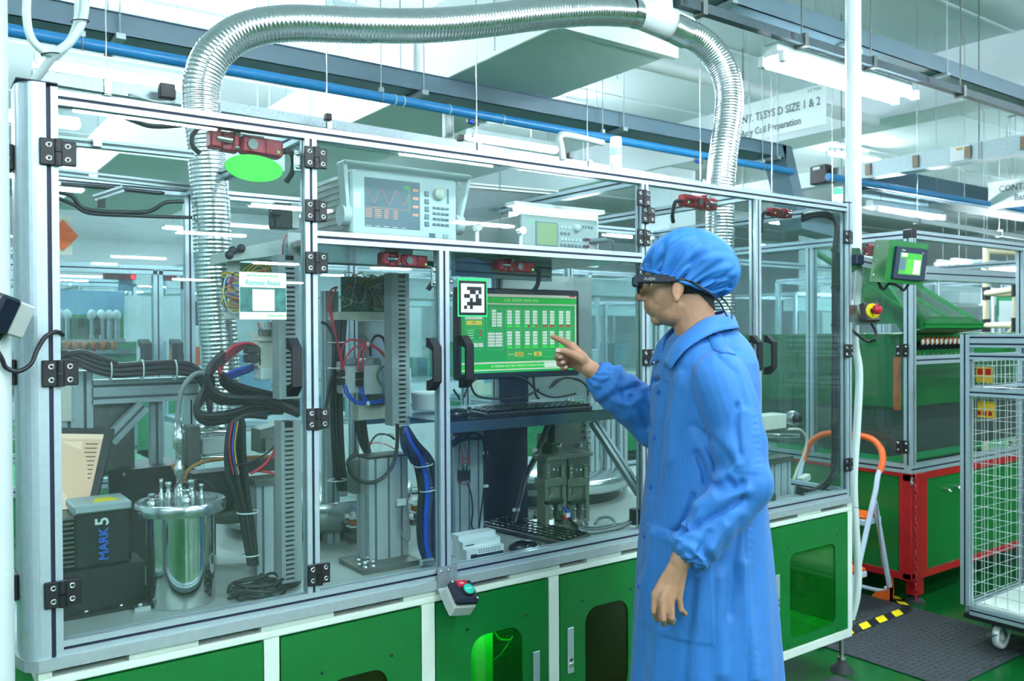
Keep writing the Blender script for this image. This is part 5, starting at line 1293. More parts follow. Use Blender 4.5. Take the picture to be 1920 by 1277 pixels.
text('MARK', .030, 'print_blue', mk, (xc, Yk-.0012, PY(195, 1020, Yk).z), (0, 0, 1), (-1, 0, 0), align='CENTER', bold=.0008)
text('5', .044, 'white_plastic', mk, (xc-.003, Yk-.0012, PY(195, 977, Yk).z), (0, 0, 1), (-1, 0, 0), align='CENTER', bold=.0008)
b = MB('black'); b.box((xa-.06, Yk-.05, DK+.0), (xb+.06, Yk+.2, DK+.008)); b.box((xa-.05, Yk-.01, DK+.008), (xb+.03, Yk+.16, z0)); b.build('mounting_plate', mk)
for dx in (.02, .10, .17): b = MB('chrome'); b.lathe([(.006, 0), (.006, .004), (.0001, .005)], (xa+dx, Yk-.03, DK+.008), n=8); b.build('screw', mk)
# black machine guard behind the tank
gd = thing('black_guard', (.45, .62, DK), 'black sheet metal guard behind the steel tank', 'machine guard')
b = MB('black'); b.prism(pyl([(205, 885), (232, 882), (285, 925), (405, 905), (405, 1062), (205, 1075)], .62), (0, .02, 0)); b.build('front_sheet', gd)
b = MB('black'); b.prism(pyl([(232, 882), (285, 925), (405, 905), (350, 870)], .64), (0, .2, 0)); b.build('top_sheet', gd)
for px, py in ((232, 890), (235, 1020), (225, 1046), (268, 1062)): q = PY(px, py, .62); b = MB('chrome'); b.lathe([(.006, 0), (.005, .003), (.0001, .004)], q, (0, -1, 0), 8); b.build('screw', gd)
# ---- left monitor with beige screen
mat('screen_beige', 'c9a98c', .35, 0, .03, 3, emit=.35); mat('screen_beige2', 'd8bfa6', .35, 0, .0, emit=.35); mat('text_brown', '7a6a5a', .5, 0, 0)
lm = thing('monitor', PY(130, 960, .5), 'black monitor with beige screen at the lower left behind the glass', 'monitor')
Q = [PY(40, 800, .62), PY(214, 804, .56), PY(176, 962, .50), PY(30, 975, .56)]
n_ = (Q[1]-Q[0]).cross(Q[3]-Q[0]).normalized(); n_ = n_ if n_.y < 0 else -n_
b = MB('black'); b.prism(Q, -n_*.035); b.build('housing', lm)
def q4(u_, v_, o_): return (Q[0].lerp(Q[1], u_)).lerp(Q[3].lerp(Q[2], u_), v_)+n_*o_
def scr(u0, v0, u1, v1, o_, m_, nm='screen'): b = MB(m_); b.prism([q4(u0, v0, o_), q4(u1, v0, o_), q4(u1, v1, o_), q4(u0, v1, o_)], n_*.0006); return b.build(nm, lm)
scr(.05, .07, .90, .93, .0002, 'screen_beige'); scr(.05, .07, .90, .13, .0009, 'screen_beige2', 'title_bar'); scr(.05, .16, .68, .93, .0009, 'screen_beige2', 'drawing_area')
for k in range(9): scr(.72, .18+k*.05, .86, .195+k*.05, .0009, 'text_brown', 'text_row')
b = MB('black'); b.cyl(PY(130, 950, .60), PY(130, 1062, .62), .02, 10); b.build('stand', lm)
# ---- aluminium gantry on the left
ga = thing('profile_gantry', PY(145, 1060, .7), 'grey aluminium profile gantry behind the left door', 'frame')
def gp_(p0, p1, w, h, ref=(0, -1, 0), nm='profile', m='alu_dull'): b = MB(m); b.prof(p0, p1, w, h, ref=ref, slot='slot_dim', gw=.008, gd=.004, pitch=.04); return b.build(nm, ga)
Yg = .66
xa, xb, z0, z1 = ext(115, 696, 176, 1060, Yg); gp_(((xa+xb)/2, Yg+.04, DK), ((xa+xb)/2, Yg+.04, z1), xb-xa, .08)
xa, xb, z0, z1 = ext(172, 710, 372, 754, Yg); gp_((xa, Yg+.04, (z0+z1)/2), (xb, Yg+.04, (z0+z1)/2), z1-z0, .08)
xa, xb, z0, z1 = ext(290, 756, 312, 900, Yg); gp_(((xa+xb)/2, Yg+.06, DK), ((xa+xb)/2, Yg+.06, z1), .035, .035)
gp_(PY(268, 760, Yg+.01), PY(205, 825, Yg+.01), .04, .04, nm='brace')
pb('side_plate', 176, 756, 252, 890, Yg+.05, .006, 'steel_dark', ga)
pb('valve_strip', 116, 712, 134, 790, Yg-.01, .02, 'beige', ga)
# black cable bundle lying on the gantry beam
hb = thing('cable_bundle', PY(240, 700, .62), 'bundle of thick black cables tied along the gantry beam', 'cable bundle')
for k in range(6):
    o_ = (k % 3)*9; Yq = .60+.018*(k//3)
    cable('cable', pyl([(100, 660+o_*.6), (140, 664+o_*.8), (175, 676+o_), (215, 685+o_), (270, 682+o_), (330, 680+o_), (365, 688+o_), (385, 715+o_), (395, 760+o_)], Yq), .0085, 'cable_black', hb, 8)
cable('cable', pyl([(115, 668), (150, 660), (180, 668), (220, 680)], .59), .008, 'cable_black', hb, 8)
for px in (208, 268, 330):
    b = MB('cable_white'); q = PY(px, 694, .59); b.tube([q+V((0, .012+.026*math.cos(a_), .030*math.sin(a_))) for a_ in [i*pi/7 for i in range(14)]], .0026, 5, closed=True); b.build('tie', hb)
# ---- upper left interior rails and cables
ur = thing('inner_rails', PY(300, 250, .5), 'thin inner aluminium rails and cables along the top of the left bay', 'rails')
b = MB('alu_dull'); b.prof(PY(100, 262, .40), PY(362, 290, .45), .022, ref=(0, -1, 0), slot='slot_dim'); b.build('rail', ur)
b = MB('alu_dull'); b.prof(PY(100, 322, .9), PY(366, 352, .9), .022, ref=(0, -1, 0), slot='slot_dim'); b.build('rail', ur)
cable('cable', pyl([(115, 345), (200, 352), (260, 358), (300, 362), (305, 360)], .8), .007, 'cable_black', ur); cable('cable', pyl([(110, 360), (135, 368), (160, 392), (230, 398), (280, 396), (310, 380), (345, 378)], .75), .007, 'cable_black', ur)
cable('cable', pyl([(110, 372), (140, 385), (170, 400), (260, 405), (360, 408)], .75), .006, 'cable_black', ur)
cable('cable', pyl([(235, 220), (255, 228), (280, 236), (310, 237), (345, 234)], .08), .006, 'cable_black', ur); cable('cable', pyl([(372, 240), (360, 256), (362, 275), (375, 288)], .1), .006, 'cable_black', ur)
for px, py in ((183, 266), (175, 327)): pb('clip', px-8, py-7, px+8, py+8, .39 if py < 300 else .89, .02, 'steel', ur)
b = MB('alu_dull'); b.prof(PY(175, 372, .8), PY(230, 354, .8), .02, slot='slot_dim'); b.build('strut', ur)
pb('bracket', 183, 372, 198, 388, .79, .02, 'black', ur)
# ---- electrical rack behind the left door
er = thing('electrical_rack', PY(480, 700, .2), 'grey sheet metal rack with wired terminals and contactors behind the left door', 'electrical rack')
Yr = .17
b = MB('grey_plastic'); b.prism(pyl([(428, 470), (528, 448), (528, 478), (428, 490)], Yr), (0, .16, 0)); b.build('tray', er)
pb('rear_plate', 540, 436, 565, 500, Yr+.02, .004, 'grey_plastic', er)
pb('circuit_board', 436, 494, 530, 585, Yr+.06, .004, 'pcb', er); pb('frame_plate', 430, 480, 450, 585, Yr+.05, .02, 'grey_plastic', er)
pb('base_plate', 432, 585, 470, 598, Yr+.05, .06, 'grey_plastic', er)
for k, (x0, y0, x1, y1, m_) in enumerate(((485, 624, 522, 640, 'beige'), (484, 640, 524, 690, 'beige'), (500, 604, 522, 622, 'grey_plastic'), (478, 650, 490, 686, 'grey_plastic'), (490, 690, 524, 712, 'white_plastic'))): pb('contactor', x0, y0, x1, y1, Yr+.01*(k % 2), .06, m_, er, .002)
for k in range(6): pb('terminal', 486+k*6, 618, 490+k*6, 630, Yr-.004, .01, 'steel_dark', er)
for y in (655, 672): pb('plug', 462, y-8, 486, y+8, Yr, .03, 'black', er, .003)
random.seed(3)
for k in range(14):
    m_ = random.choice(['cable_yellow', 'cable_blue', 'cable_white', 'cable_red', 'cable_yellow', 'cable_black']); x0 = random.uniform(432, 450); y0 = random.uniform(520, 575); x1 = x0+random.uniform(-14, 60); y1 = random.uniform(492, 590)
    cable('wire', pyl([(x0+20, y0), (x0-8, y0-10), (x0-14, (y0+y1)/2), (x1, y1), (x1+20, y1-5)], Yr+.035), .0018, m_, er, 5, 5)
for k in range(3): cable('wire', pyl([(455+k*8, 508), (470+k*9, 496), (490+k*8, 500), (500+k*6, 512)], Yr+.03), .0016, 'cable_yellow', er, 5, 5)
cable('wire', pyl([(530, 478), (532, 455), (538, 440)], Yr+.02), .0018, 'cable_red', er, 5, 5)
for k in range(4): cable('wire', pyl([(484+k*8, 604), (485+k*8, 612), (489+k*8, 618)], Yr), .0018, ('cable_red', 'cable_white', 'cable_white', 'cable_red')[k], er, 5, 4)
for px, py in ((430, 478), (436, 470), (452, 466)): q = PY(px, py, Yr-.01); b = MB('black'); b.ell(q, (.012, .012, .012), None, 10, 7); b.build('grommet', er)
# rotary isolator switch near the top
sw = thing('rotary_switch', PY(530, 430, .2), 'black rotary isolator switch on grey plate in the left bay', 'switch')
pb('case', 515, 380, 550, 428, .2, .05, 'black', sw, .003); pb('plate', 545, 380, 562, 428, .2, .04, 'grey_plastic', sw, .002)
b = MB('black'); q = PY(512, 402, .2); b.cyl(q, q+V((0, -.02, 0)), .012, 12); b.box(q+V((-.016, -.032, -.006)), q+V((.012, -.018, .006)), bev=.002); b.build('knob', sw)
pb('lamp', 512, 384, 521, 393, .195, .02, 'grey_plastic', sw)
# ---- the big loop of power cables
pw = thing('power_cables', PY(470, 760, .2), 'loop of thick black, red and blue power cables behind the left door', 'cable bundle')
for k in range(4):
    o_ = k*5; Yq = .20+.012*k
    cable('red_wire', pyl([(490, 660+k*2), (470, 644+k), (440, 648+o_), (418, 670+o_), (412, 695+o_), (425, 708+o_*.5)], Yq), .0042, 'cable_red', pw, 7)
    cable('black_cable', pyl([(415, 700+o_), (440, 720+o_), (490, 735+o_), (530, 742+o_), (560, 752+o_)], Yq), .0085, 'cable_black', pw, 8)
    cable('blue_wire', pyl([(488, 676+k*2), (470, 686+o_*.6), (440, 694+o_*.8), (420, 704+o_)], Yq), .0038, 'cable_blue', pw, 7)
for k in range(3):
    o_ = k*7; Yq = .17+.015*k
    cable('black_cable', pyl([(420, 660+o_), (395, 685+o_), (390, 715+o_), (408, 738+o_), (440, 746+o_*.6), (500, 748+o_*.6), (560, 772+o_*.4)], Yq), .0085, 'cable_black', pw, 8)
    cable('black_cable', pyl([(400, 705+o_), (380, 735+o_), (368, 765+o_*.5), (385, 778+o_), (430, 774+o_), (480, 760+o_), (530, 758+o_)], Yq+.04), .0085, 'cable_black', pw, 8)
cable('grey_cable', pyl([(332, 790), (340, 735), (360, 706), (378, 700), (392, 708)], .24), .007, 'cable_grey', pw, 8)
for k in range(5):
    o_ = k*8; Yq = .2+.02*(k % 2)
    cable('black_cable', pyl([(500, 770+k*3), (455, 780), (432-k*2+o_, 800), (425+o_, 850), (430+o_, 900), (448+o_*.6, 950), (460+o_*.5, 1010), (468+o_*.4, 1060)], Yq), .0075, 'cable_black', pw, 8)
for c_, x0 in (('cable_blue', 442), ('cable_red', 436), ('cable_yellow', 446)): cable('wire', pyl([(x0, 790), (x0-6, 830), (x0-4, 860), (x0+2, 890)], .19), .002, c_, pw, 6)
cable('red_wire', pyl([(530, 805), (515, 845), (495, 872), (470, 888)], .15), .004, 'cable_red', pw, 7); cable('red_wire', pyl([(490, 884), (512, 888), (530, 900)], .15), .0035, 'cable_red', pw, 7)
cable('black_wire', pyl([(520, 830), (500, 850), (470, 866), (440, 872)], .18), .0028, 'cable_black', pw, 6)
for (px, py, rr_) in ((465, 960, .028), (470, 1040, .024)): q = PY(px, py, .2); b = MB('cable_white'); b.tube([q+V((rr_*math.cos(a_), rr_*math.sin(a_), 0)) for a_ in [i*pi/7 for i in range(14)]], .0022, 5, closed=True); b.build('tie', pw)
random.seed(5)
for k in range(7):
    pts = [V((.50+.07*math.cos(a_+k)+random.uniform(-.012, .012), .13+.045*math.sin(a_+k)+random.uniform(-.01, .01), DK+.008+.005*k+.008*math.sin(a_*2))) for a_ in [i*.9 for i in range(9)]]
    cable('coiled_cable', pts, .004, 'cable_black', pw, 6, 5)
cable('floor_cable', [PZ(490, 1080, DK+.006), PZ(515, 1095, DK+.006), PZ(545, 1098, DK+.006), PZ(560, 1090, DK+.01)], .009, 'cable_black', pw, 8)
b = MB('beige'); b.bxc(PZ(470, 1102, DK+.03), (.028, .012, .012), bev=.002, rot=(0, .2, .3)); b.build('cable_tag', pw)
# brown hose
hs_ = thing('brown_hose', PY(430, 870, .3), 'translucent brown hose arching behind the tank', 'hose')
cable('hose', pyl([(345, 905), (350, 885), (375, 868), (420, 860), (470, 858), (528, 856)], .3), .0055, 'hose_brown', hs_, 8); cable('hose', pyl([(345, 905), (330, 885), (322, 870)], .3), .005, 'hose_brown', hs_, 8)
# ---- pneumatic cylinder and tooling behind the cables
pn = thing('pneumatic_cylinder', PY(430, 880, .42), 'grey pneumatic cylinder with steel end plates behind the cable loop', 'cylinder')
pb('tube_body', 378, 822, 440, 852, .42, .06, 'grey_plastic', pn, .004); pb('end_plate', 354, 800, 376, 875, .40, .09, 'steel_dark', pn, .002)
b = MB('chrome'); b.cyl(PY(335, 812, .43), PY(430, 810, .43), .008, 12); b.build('guide_rod', pn); b = MB('chrome'); b.cyl(PY(376, 858, .43), PY(440, 857, .43), .006, 10); b.build('guide_rod', pn)
b = MB('steel_dark'); b.prism(pyl([(488, 806), (528, 795), (528, 830), (498, 838), (498, 850), (488, 850)], .36), (0, .08, 0)); b.build('angle_block', pn); pb('slide_block', 498, 822, 528, 845, .34, .03, 'steel_dark', pn); pb('lower_plate', 452, 862, 530, 885, .38, .05, 'black', pn)
pb('housing', 362, 885, 440, 955, .50, .08, 'black', pn)
pt = thing('profile_post', PY(510, 1075, .31), 'short aluminium profile post left of the lower wiring duct', 'post')
b = MB('alu_dull'); xa, xb, z0, z1 = ext(482, 908, 526, 1072, .31); b.prof(((xa+xb)/2, .34, DK), ((xa+xb)/2, .34, z1), xb-xa, .06, slot='slot_dim', pitch=.035); b.build('profile', pt); pb('cap_plate', 478, 898, 530, 910, .30, .08, 'steel_dark', pt)
# ---- rotary index tables
def disc(c, r, z0_, z1_, label):
    t = thing('index_table', (c[0], c[1], DK), label, 'index table')
    b = MB('steel'); b.lathe([(.0001, z1_), (r-.004, z1_), (r, z1_-.004), (r, z0_+.002), (r-.02, z0_)], (c[0], c[1], 0), n=64); b.build('table_plate', t)
    b = MB('black'); b.cyl((c[0], c[1], DK), (c[0], c[1], z0_), r*.85, 40); b.build('drive_base', t)
    return t
q = PY(640, 945, .55); zq1 = PY(640, 938, .55).z; zq0 = PY(640, 995, .55).z
it = disc((.98, .86), .34, zq0, zq1, 'round steel index table in the middle bay')
disc((2.0, .80), .36, PY(1150, 922, .45).z, PY(1150, 896, .45).z, 'round steel index table in the right bay behind the fixtures')
b = MB('steel_dark'); q = PY(440, 975, .5); b.lathe([(.0001, .03), (.07, .03), (.072, 0), (.06, -.02)], (q.x+.02, .6, q.z), n=40); b.build('rotary_turntable', **tagp('small steel turntable beside the tank', 'turntable'))
# coil bobbins
def coil(px, py, Y, s, label):
    c = PY(px, py, Y); t = thing('coil_bobbin', c-V((0, 0, .05*s)), label, 'coil', 'coil bobbins held on the index table')
    b = MB('copper'); b.bxc(c, (.034*s, .03*s, .022*s), bev=.004*s); b.build('winding', t)
    for z in (-.0135, .0135): b = MB('white_plastic'); b.bxc(c+V((0, 0, z*s)), (.044*s, .038*s, .005*s), bev=.001); b.build('flange', t)
    for dx, h in ((-.028, .012), (-.008, .018), (.012, .016), (.027, .010)): b = MB('white_plastic'); b.bxc(c+V((dx*s, -.006, (.018+h*.3)*s)), (.012*s, .014*s, h*s), bev=.002); b.build('terminal_lug', t)
    b = MB('steel_dark'); b.bxc(c-V((0, 0, .028*s)), (.016*s, .016*s, .022*s)); b.bxc(c-V((0, -.01, .048*s)), (.05*s, .05*s, .02*s)); b.build('holder', t)
coil(665, 978, .50, 1.05, 'copper coil bobbin in white frame in front of the left index table')
coil(781, 952, .42, .95, 'copper coil bobbin in white frame right of the profile post')
coil(682, 930, .85, .6, 'small pale bobbin on the far side of the index table')
pb('sensor_block', 622, 903, 634, 925, .7, .03, 'beige', **tagp('small beige sensor block standing on the index table', 'sensor')); pb('terminal_block', 638, 920, 652, 930, .62, .02, 'white_plastic', **tagp('white two pole terminal block under the red wires', 'terminal block'))
# ---- second bay: valves, wires, profile post
vb = thing('valve_assembly', PY(690, 740, .36), 'pneumatic valve blocks with red and blue tubes behind the second door', 'valve')
pb('mounting_plate', 672, 602, 735, 795, .42, .004, 'steel', vb); pb('valve', 640, 678, 674, 738, .36, .05, 'grey_plastic', vb, .003); pb('valve', 682, 676, 716, 740, .35, .05, 'grey_plastic', vb, .003); pb('valve_cap', 648, 672, 672, 684, .35, .05, 'steel', vb, .002); pb('valve_cap', 684, 672, 714, 684, .345, .05, 'steel', vb, .002)
pb('valve_foot', 672, 760, 735, 786, .38, .04, 'beige', vb); pb('gauge_block', 700, 740, 728, 760, .36, .03, 'steel_dark', vb)
for x, y in ((640, 700), (640, 716), (675, 704), (675, 718)): pb('push_fitting', x-6, y-6, x+8, y+6, .35, .02, 'black', vb, .002)
for pts in ([(641, 694), (640, 660), (650, 640), (668, 638), (700, 648), (722, 668), (732, 710)], [(643, 694), (650, 668), (668, 650), (690, 646), (715, 660), (734, 700)], [(671, 696), (672, 668), (682, 650), (700, 648)], [(681, 696), (681, 664), (690, 650), (705, 652), (728, 680), (735, 720)], [(642, 692), (632, 640), (622, 600), (615, 570), (620, 545), (632, 538)], [(645, 690), (630, 630), (622, 590), (622, 560), (632, 538)]): cable('red_tube', pyl(pts, .345), .0032, 'cable_red', vb, 7)
for pts in ([(644, 722), (650, 740), (668, 756), (690, 758), (720, 748), (735, 746)], [(648, 722), (658, 744), (680, 754), (735, 748)], [(673, 724), (678, 742), (690, 756), (715, 754)], [(681, 724), (684, 744), (700, 756), (736, 750)], [(722, 758), (730, 775), (736, 790)]): cable('blue_tube', pyl(pts, .345), .003, 'cable_blue', vb, 7)
cable('black_hose', pyl([(695, 668), (695, 645), (705, 630), (718, 634), (724, 655)], .36), .0045, 'cable_black', vb, 8)
cable('green_hose', pyl([(735, 682), (715, 690), (708, 705), (716, 722), (728, 728)], .34), .003, 'pcb', vb, 6)
for px, py in ((690, 645), (724, 674), (690, 757), (733, 748)): q = PY(px, py, .34); b = MB('cable_white'); b.ell(q, (.006, .006, .008), None, 8, 6); b.build('tie', vb)
cb2 = thing('circuit_rack', PY(690, 600, .42), 'wired circuit board rack at the top of the second bay', 'circuit board')
pb('board', 640, 520, 735, 585, .46, .004, 'pcb', cb2); pb('module', 698, 532, 719, 550, .44, .02, 'cable_grey', cb2); pb('module', 719, 516, 734, 552, .43, .03, 'black', cb2); pb('tray', 634, 585, 733, 600, .40, .08, 'beige', cb2); pb('module', 660, 556, 690, 580, .44, .02, 'pcb', cb2); pb('module', 700, 560, 730, 582, .44, .02, 'green_panel', cb2)
random.seed(9)
for k in range(22):
    m_ = random.choice(['cable_yellow', 'cable_blue', 'cable_white', 'cable_yellow', 'pcb', 'cable_black']); x0 = random.uniform(642, 700); y0 = random.uniform(518, 580)
    cable('wire', pyl([(x0, y0), (x0+random.uniform(-12, 20), y0-random.uniform(2, 14)), (x0+random.uniform(10, 35), y0+random.uniform(-10, 12)), (x0+random.uniform(20, 45), random.uniform(520, 582))], .44-.01*random.random()), .0016, m_, cb2, 5, 5)
bn = thing('cable_bundle', PY(630, 900, .4), 'dark vertical cable bundle left of the valve blocks', 'cable bundle')
for k in range(6):
    x0 = 622+k*3.5; cable('cable', pyl([(x0+8, 600), (x0+4, 660), (x0, 740), (x0+2, 820), (x0+6, 880), (x0+14, 920)], .40+.012*(k % 2)), .006, 'cable_black' if k != 3 else 'cable_red', bn, 7)
for k in range(2): cable('cable', pyl([(670+k*10, 790), (676+k*8, 820), (682+k*5, 836), (690, 850)], .4), .012, 'cable_black', bn, 8)
cable('cable', pyl([(606, 780), (612, 760), (618, 720), (627, 690)], .38), .005, 'cable_black', bn, 7); cable('cable', pyl([(602, 604), (614, 610), (626, 632)], .4), .005, 'cable_black', bn, 7)
for py in (642, 690, 900): q = PY(632, py, .38); b = MB('cable_white'); b.tube([q+V((.028*math.cos(a_), .028*math.sin(a_), 0)) for a_ in [i*pi/7 for i in range(14)]], .0022, 5, closed=True); b.build('tie', bn)
for px, w in ((610, 16), (600, 12)): pass
rear = thing('profile_post', PY(620, 700, .55), 'tall aluminium profile post behind the cable bundle in the second bay', 'post')
b = MB('alu_dull'); b.prof(PY(620, 900, .56).xy.to_3d()+V((0, 0, DK)), PY(620, 900, .56).xy.to_3d()+V((0, 0, 1.6)), .045, .045, slot='slot_dim'); b.build('profile', rear)
# wide profile post on base plate
pp = thing('profile_post', (.91, .2, DK), 'wide aluminium profile post bolted on a steel base plate', 'post')
xa = PY(693, 960, .20).x; xb = PY(766, 960, .20).x; zt2 = PY(730, 858, .20).z
b = MB('alu_dull'); b.prof(((xa+xb)/2, .245, DK+.016), ((xa+xb)/2, .245, zt2), xb-xa, .085, slot='slot_dim', gw=.008, gd=.004, pitch=.0425); b.build('profile', pp)
b = MB('black'); b.box((xa-.002, .2, zt2), (xb+.002, .29, zt2+.006)); b.build('cap', pp)
b = MB('steel_dark'); b.box((xa-.055, .13, DK), (xb+.004, .30, DK+.016), bev=.001); b.build('base_plate', pp)
for x, y in ((xa-.04, .15), (xa-.015, .15), (xa-.04, .19), (xa-.008, .20)): b = MB('steel'); b.lathe([(.008, 0), (.008, .003), (.005, .003), (.005, .009), (.007, .010), (.007, .018), (.0001, .018)], (x, y, DK+.016), n=10); b.build('bolt', pp)
cable('black_ring_cable', pyl([(745, 795), (744, 840), (735, 875), (715, 898), (690, 905), (665, 896), (652, 870), (660, 856), (672, 850)], .17), .0058, 'cable_black', pp, 8)
cable('thin_cable', pyl([(690, 855), (694, 832), (708, 815), (728, 816), (740, 824)], .2), .003, 'cable_black', pp); cable('red_wire', pyl([(690, 834), (706, 830), (725, 834), (740, 842)], .2), .0016, 'cable_red', pp); cable('thin_cable', pyl([(715, 845), (718, 820), (730, 812), (740, 820)], .2), .0025, 'cable_white', pp)
cable('grey_loop', pyl([(752, 944), (750, 985), (756, 1008), (766, 1014), (768, 1000), (764, 940)], .19), .002, 'cable_grey', pp); pb('clip', 746, 936, 762, 948, .185, .012, 'white_plastic', pp)
pb('side_box', 664, 862, 692, 925, .26, .05, 'steel_dark', pp)
# cable loom on the right of that bay
lo = thing('cable_loom', PY(805, 1060, .12), 'loom of blue, grey and black cables beside the centre post', 'cable bundle')
for k, (m_, dx, r_) in enumerate((('cable_blue', 0, .0085), ('cable_blue', 3, .006), ('cable_grey', 8, .006), ('cable_black', -8, .007), ('cable_black', -13, .006), ('cable_black', 13, .0065), ('cable_black', 17, .0065), ('cable_black', 21, .006))):
    cable('cable', pyl([(757+dx*.3, 800), (770+dx*.6, 830), (790+dx, 865), (800+dx, 920), (797+dx, 970), (798+dx*.9, 1020), (804+dx*.6, 1052)], .13+.012*(k % 3)), r_, m_, lo, 8)
for k in range(3): cable('cable', pyl([(752+k*5, 800), (756+k*4, 840), (775, 860+k*4), (792, 850)], .15), .006, 'cable_black', lo, 8)
for px, py in ((797, 873), (806, 919)): q = PY(px, py, .12); b = MB('cable_white'); b.tube([q+V((.028*math.cos(a_), .006+.02*math.sin(a_), .003*math.cos(a_))) for a_ in [i*pi/7 for i in range(14)]], .002, 5, closed=True); b.build('tie', lo)
b = MB('steel'); q = PZ(800, 1062, DK); b.bxc(q+V((0, 0, .012)), (.05, .02, .024), bev=.006); b.build('cable_clamp', lo)
# white tub and rail behind the handle
wt = thing('plastic_tub', PY(800, 770, .35), 'white round plastic tub on the inner rail', 'tub')
q = PY(800, 768, .36); b = MB('white_plastic'); b.lathe([(.0001, 0), (.047, 0), (.05, .004), (.051, .050), (.053, .052), (.053, .060), (.0001, .062)], q, n=28); b.build('tub_body', wt)
ir = thing('inner_rail', PY(800, 790, .34), 'short inner aluminium rail under the white tub', 'rail')
xa, xb, z0, z1 = ext(768, 772, 828, 792, .34); b = MB('alu'); b.prof((xa, .37, (z0+z1)/2-.006), (xb, .37, (z0+z1)/2-.006), .03, .03, slot='slot_dim'); b.build('profile', ir)
# ---- middle bay: monitor on shelf
sh = thing('monitor_shelf', (1.42, .25, 1.18), 'polished steel shelf carrying the monitor and keyboard', 'shelf')
mat('shelf_steel', '8ba0aa', .2, .9, .06, 10)
zs_ = PY(1010, 770, .05).z-.012
b = MB('shelf_steel'); b.box((1.02, .045, zs_-.035), (1.775, .049, zs_)); b.box((1.02, .045, zs_-.002), (1.775, .50, zs_)); b.build('shelf_plate', sh)
def sp(p0, p1, nm='strut', w=.028): b = MB('alu_dull'); b.prof(p0, p1, w, slot='slot_dim'); b.build(nm, sh)
sp(PY(1112, 790, .12), PY(1200, 925, .06)); sp((1.10, .40, zs_-.02), (1.70, .40, zs_-.02), 'rail')
mo = thing('monitor', (1.35, .34, zs_), 'black monitor showing green coil tester screen on the shelf', 'monitor')
Ym = .30
xa = PY(857, 620, Ym).x; xb = PY(1087, 620, Ym).x; z1 = PY(1085, 545, Ym).z; z0 = PY(1086, 704, Ym).z
mat('bezel', '141c2c', .3, 0, 0)
b = MB('bezel'); b.box((xa, Ym, z0), (xb, Ym+.03, z1), bev=.005); b.box((xa+.05, Ym+.03, z0+.05), (xb-.05, Ym+.06, z1-.05), bev=.01); b.build('housing', mo)
b = MB('bezel'); b.box(((xa+xb)/2-.05, Ym+.03, zs_+.01), ((xa+xb)/2+.05, Ym+.06, z0+.06)); b.build('stand_neck', mo)
b = MB('bezel'); b.lathe([(.0001, .016), (.08, .014), (.11, .004), (.11, 0)], ((xa+xb)/2, Ym+.05, zs_), n=28); b.build('stand_foot', mo)
E_ = .32
for nm, c_ in (('ui_green', '0f9a48'), ('ui_green2', '1cb63a'), ('ui_pale', 'd4c9b8'), ('ui_white', 'd9d8cc'), ('ui_yellow', 'd8c24c'), ('ui_red', 'c8303c'), ('ui_lime', '30e040'), ('ui_dark', '0b6a30'), ('ui_line', '62b878')): mat(nm, c_, .4, 0, 0, emit=E_)
mat('ui_text', 'c9e8b8', .4, 0, 0, emit=E_); mat('ui_ink', '4a4020', .5, 0, 0)
sx0, sx1, sz0, sz1 = xa+.016, xb-.016, z0+.022, z1-.02
ui = MB('ui_green'); ui.box((sx0, Ym-.0006, sz0), (sx1, Ym+.002, sz1)); scn = ui.build('screen', mo)
SW, SH = sx1-sx0, sz1-sz0
def um(u_, v_): return sx0+SW*u_, sz1-SH*v_
_uim = {}
def ur_(u0, v0, u1, v1, m_, lay=1):
    x0, za = um(u0, v0); x1, zb_ = um(u1, v1); _uim.setdefault(m_, MB(m_)).box((x0, Ym-.0006-.0003*lay, zb_), (x1, Ym-.0004, za))
def frame_(u0, v0, u1, v1, m_='ui_line', t_=.003):
    ur_(u0, v0, u1, v0+t_*1.4, m_); ur_(u0, v1-t_*1.4, u1, v1, m_); ur_(u0, v0, u0+t_, v1, m_); ur_(u1-t_, v0, u1, v1, m_)
ur_(0, 0, 1, .035, 'ui_pale'); ur_(0, .045, 1, .115, 'ui_green2'); ur_(0, .118, 1, .135, 'ui_pale'); ur_(0, .865, 1, .885, 'ui_pale'); ur_(0, .888, 1, .955, 'ui_green2'); ur_(0, .957, 1, .972, 'ui_pale'); ur_(.985, .115, .997, .96, 'ui_pale')
ur_(.70, .89, .965, .95, 'ui_white', 2); ur_(.93, .0, .99, .02, 'ui_red', 2)
bx = [.375, .445, .53, .598, .685, .752, .835, .90]; BW = .04
for row, (v0, v1) in enumerate(((.205, .43), (.475, .70))):
    for k, u0 in enumerate(bx):
        frame_(u0-.012, v0-.025, u0+BW+.012, v1+.005)
        for q_ in range(5): vv = v0+q_*.037; ur_(u0, vv, u0+BW, vv+.030, 'ui_white')
        vv = v0+.19; c1, c2 = ('ui_lime', 'ui_lime') if row or k < 2 else (('ui_lime', 'ui_red') if k < 4 else ('ui_red', 'ui_red'))
        ur_(u0, vv, u0+BW*.47, vv+.028, c1); ur_(u0+BW*.53, vv, u0+BW, vv+.028, c2)
frame_(.20, .18, .335, .44); frame_(.205, .46, .345, .71)
for q_ in range(6): ur_(.247, .20+q_*.037, .283, .23+q_*.037, 'ui_white'); (ur_(.29, .20+q_*.037, .33, .23+q_*.037, 'ui_white') if q_ else None)
for q_ in range(5):
    for c_ in range(2): ur_(.215+c_*.062, .49+q_*.037, .272+c_*.062, .52+q_*.037, 'ui_white')
ur_(.03, .29, .17, .325, 'ui_pale'); ur_(.04, .34, .165, .395, 'ui_yellow'); frame_(.03, .27, .18, .42); frame_(.035, .44, .18, .585); frame_(.035, .60, .18, .70)
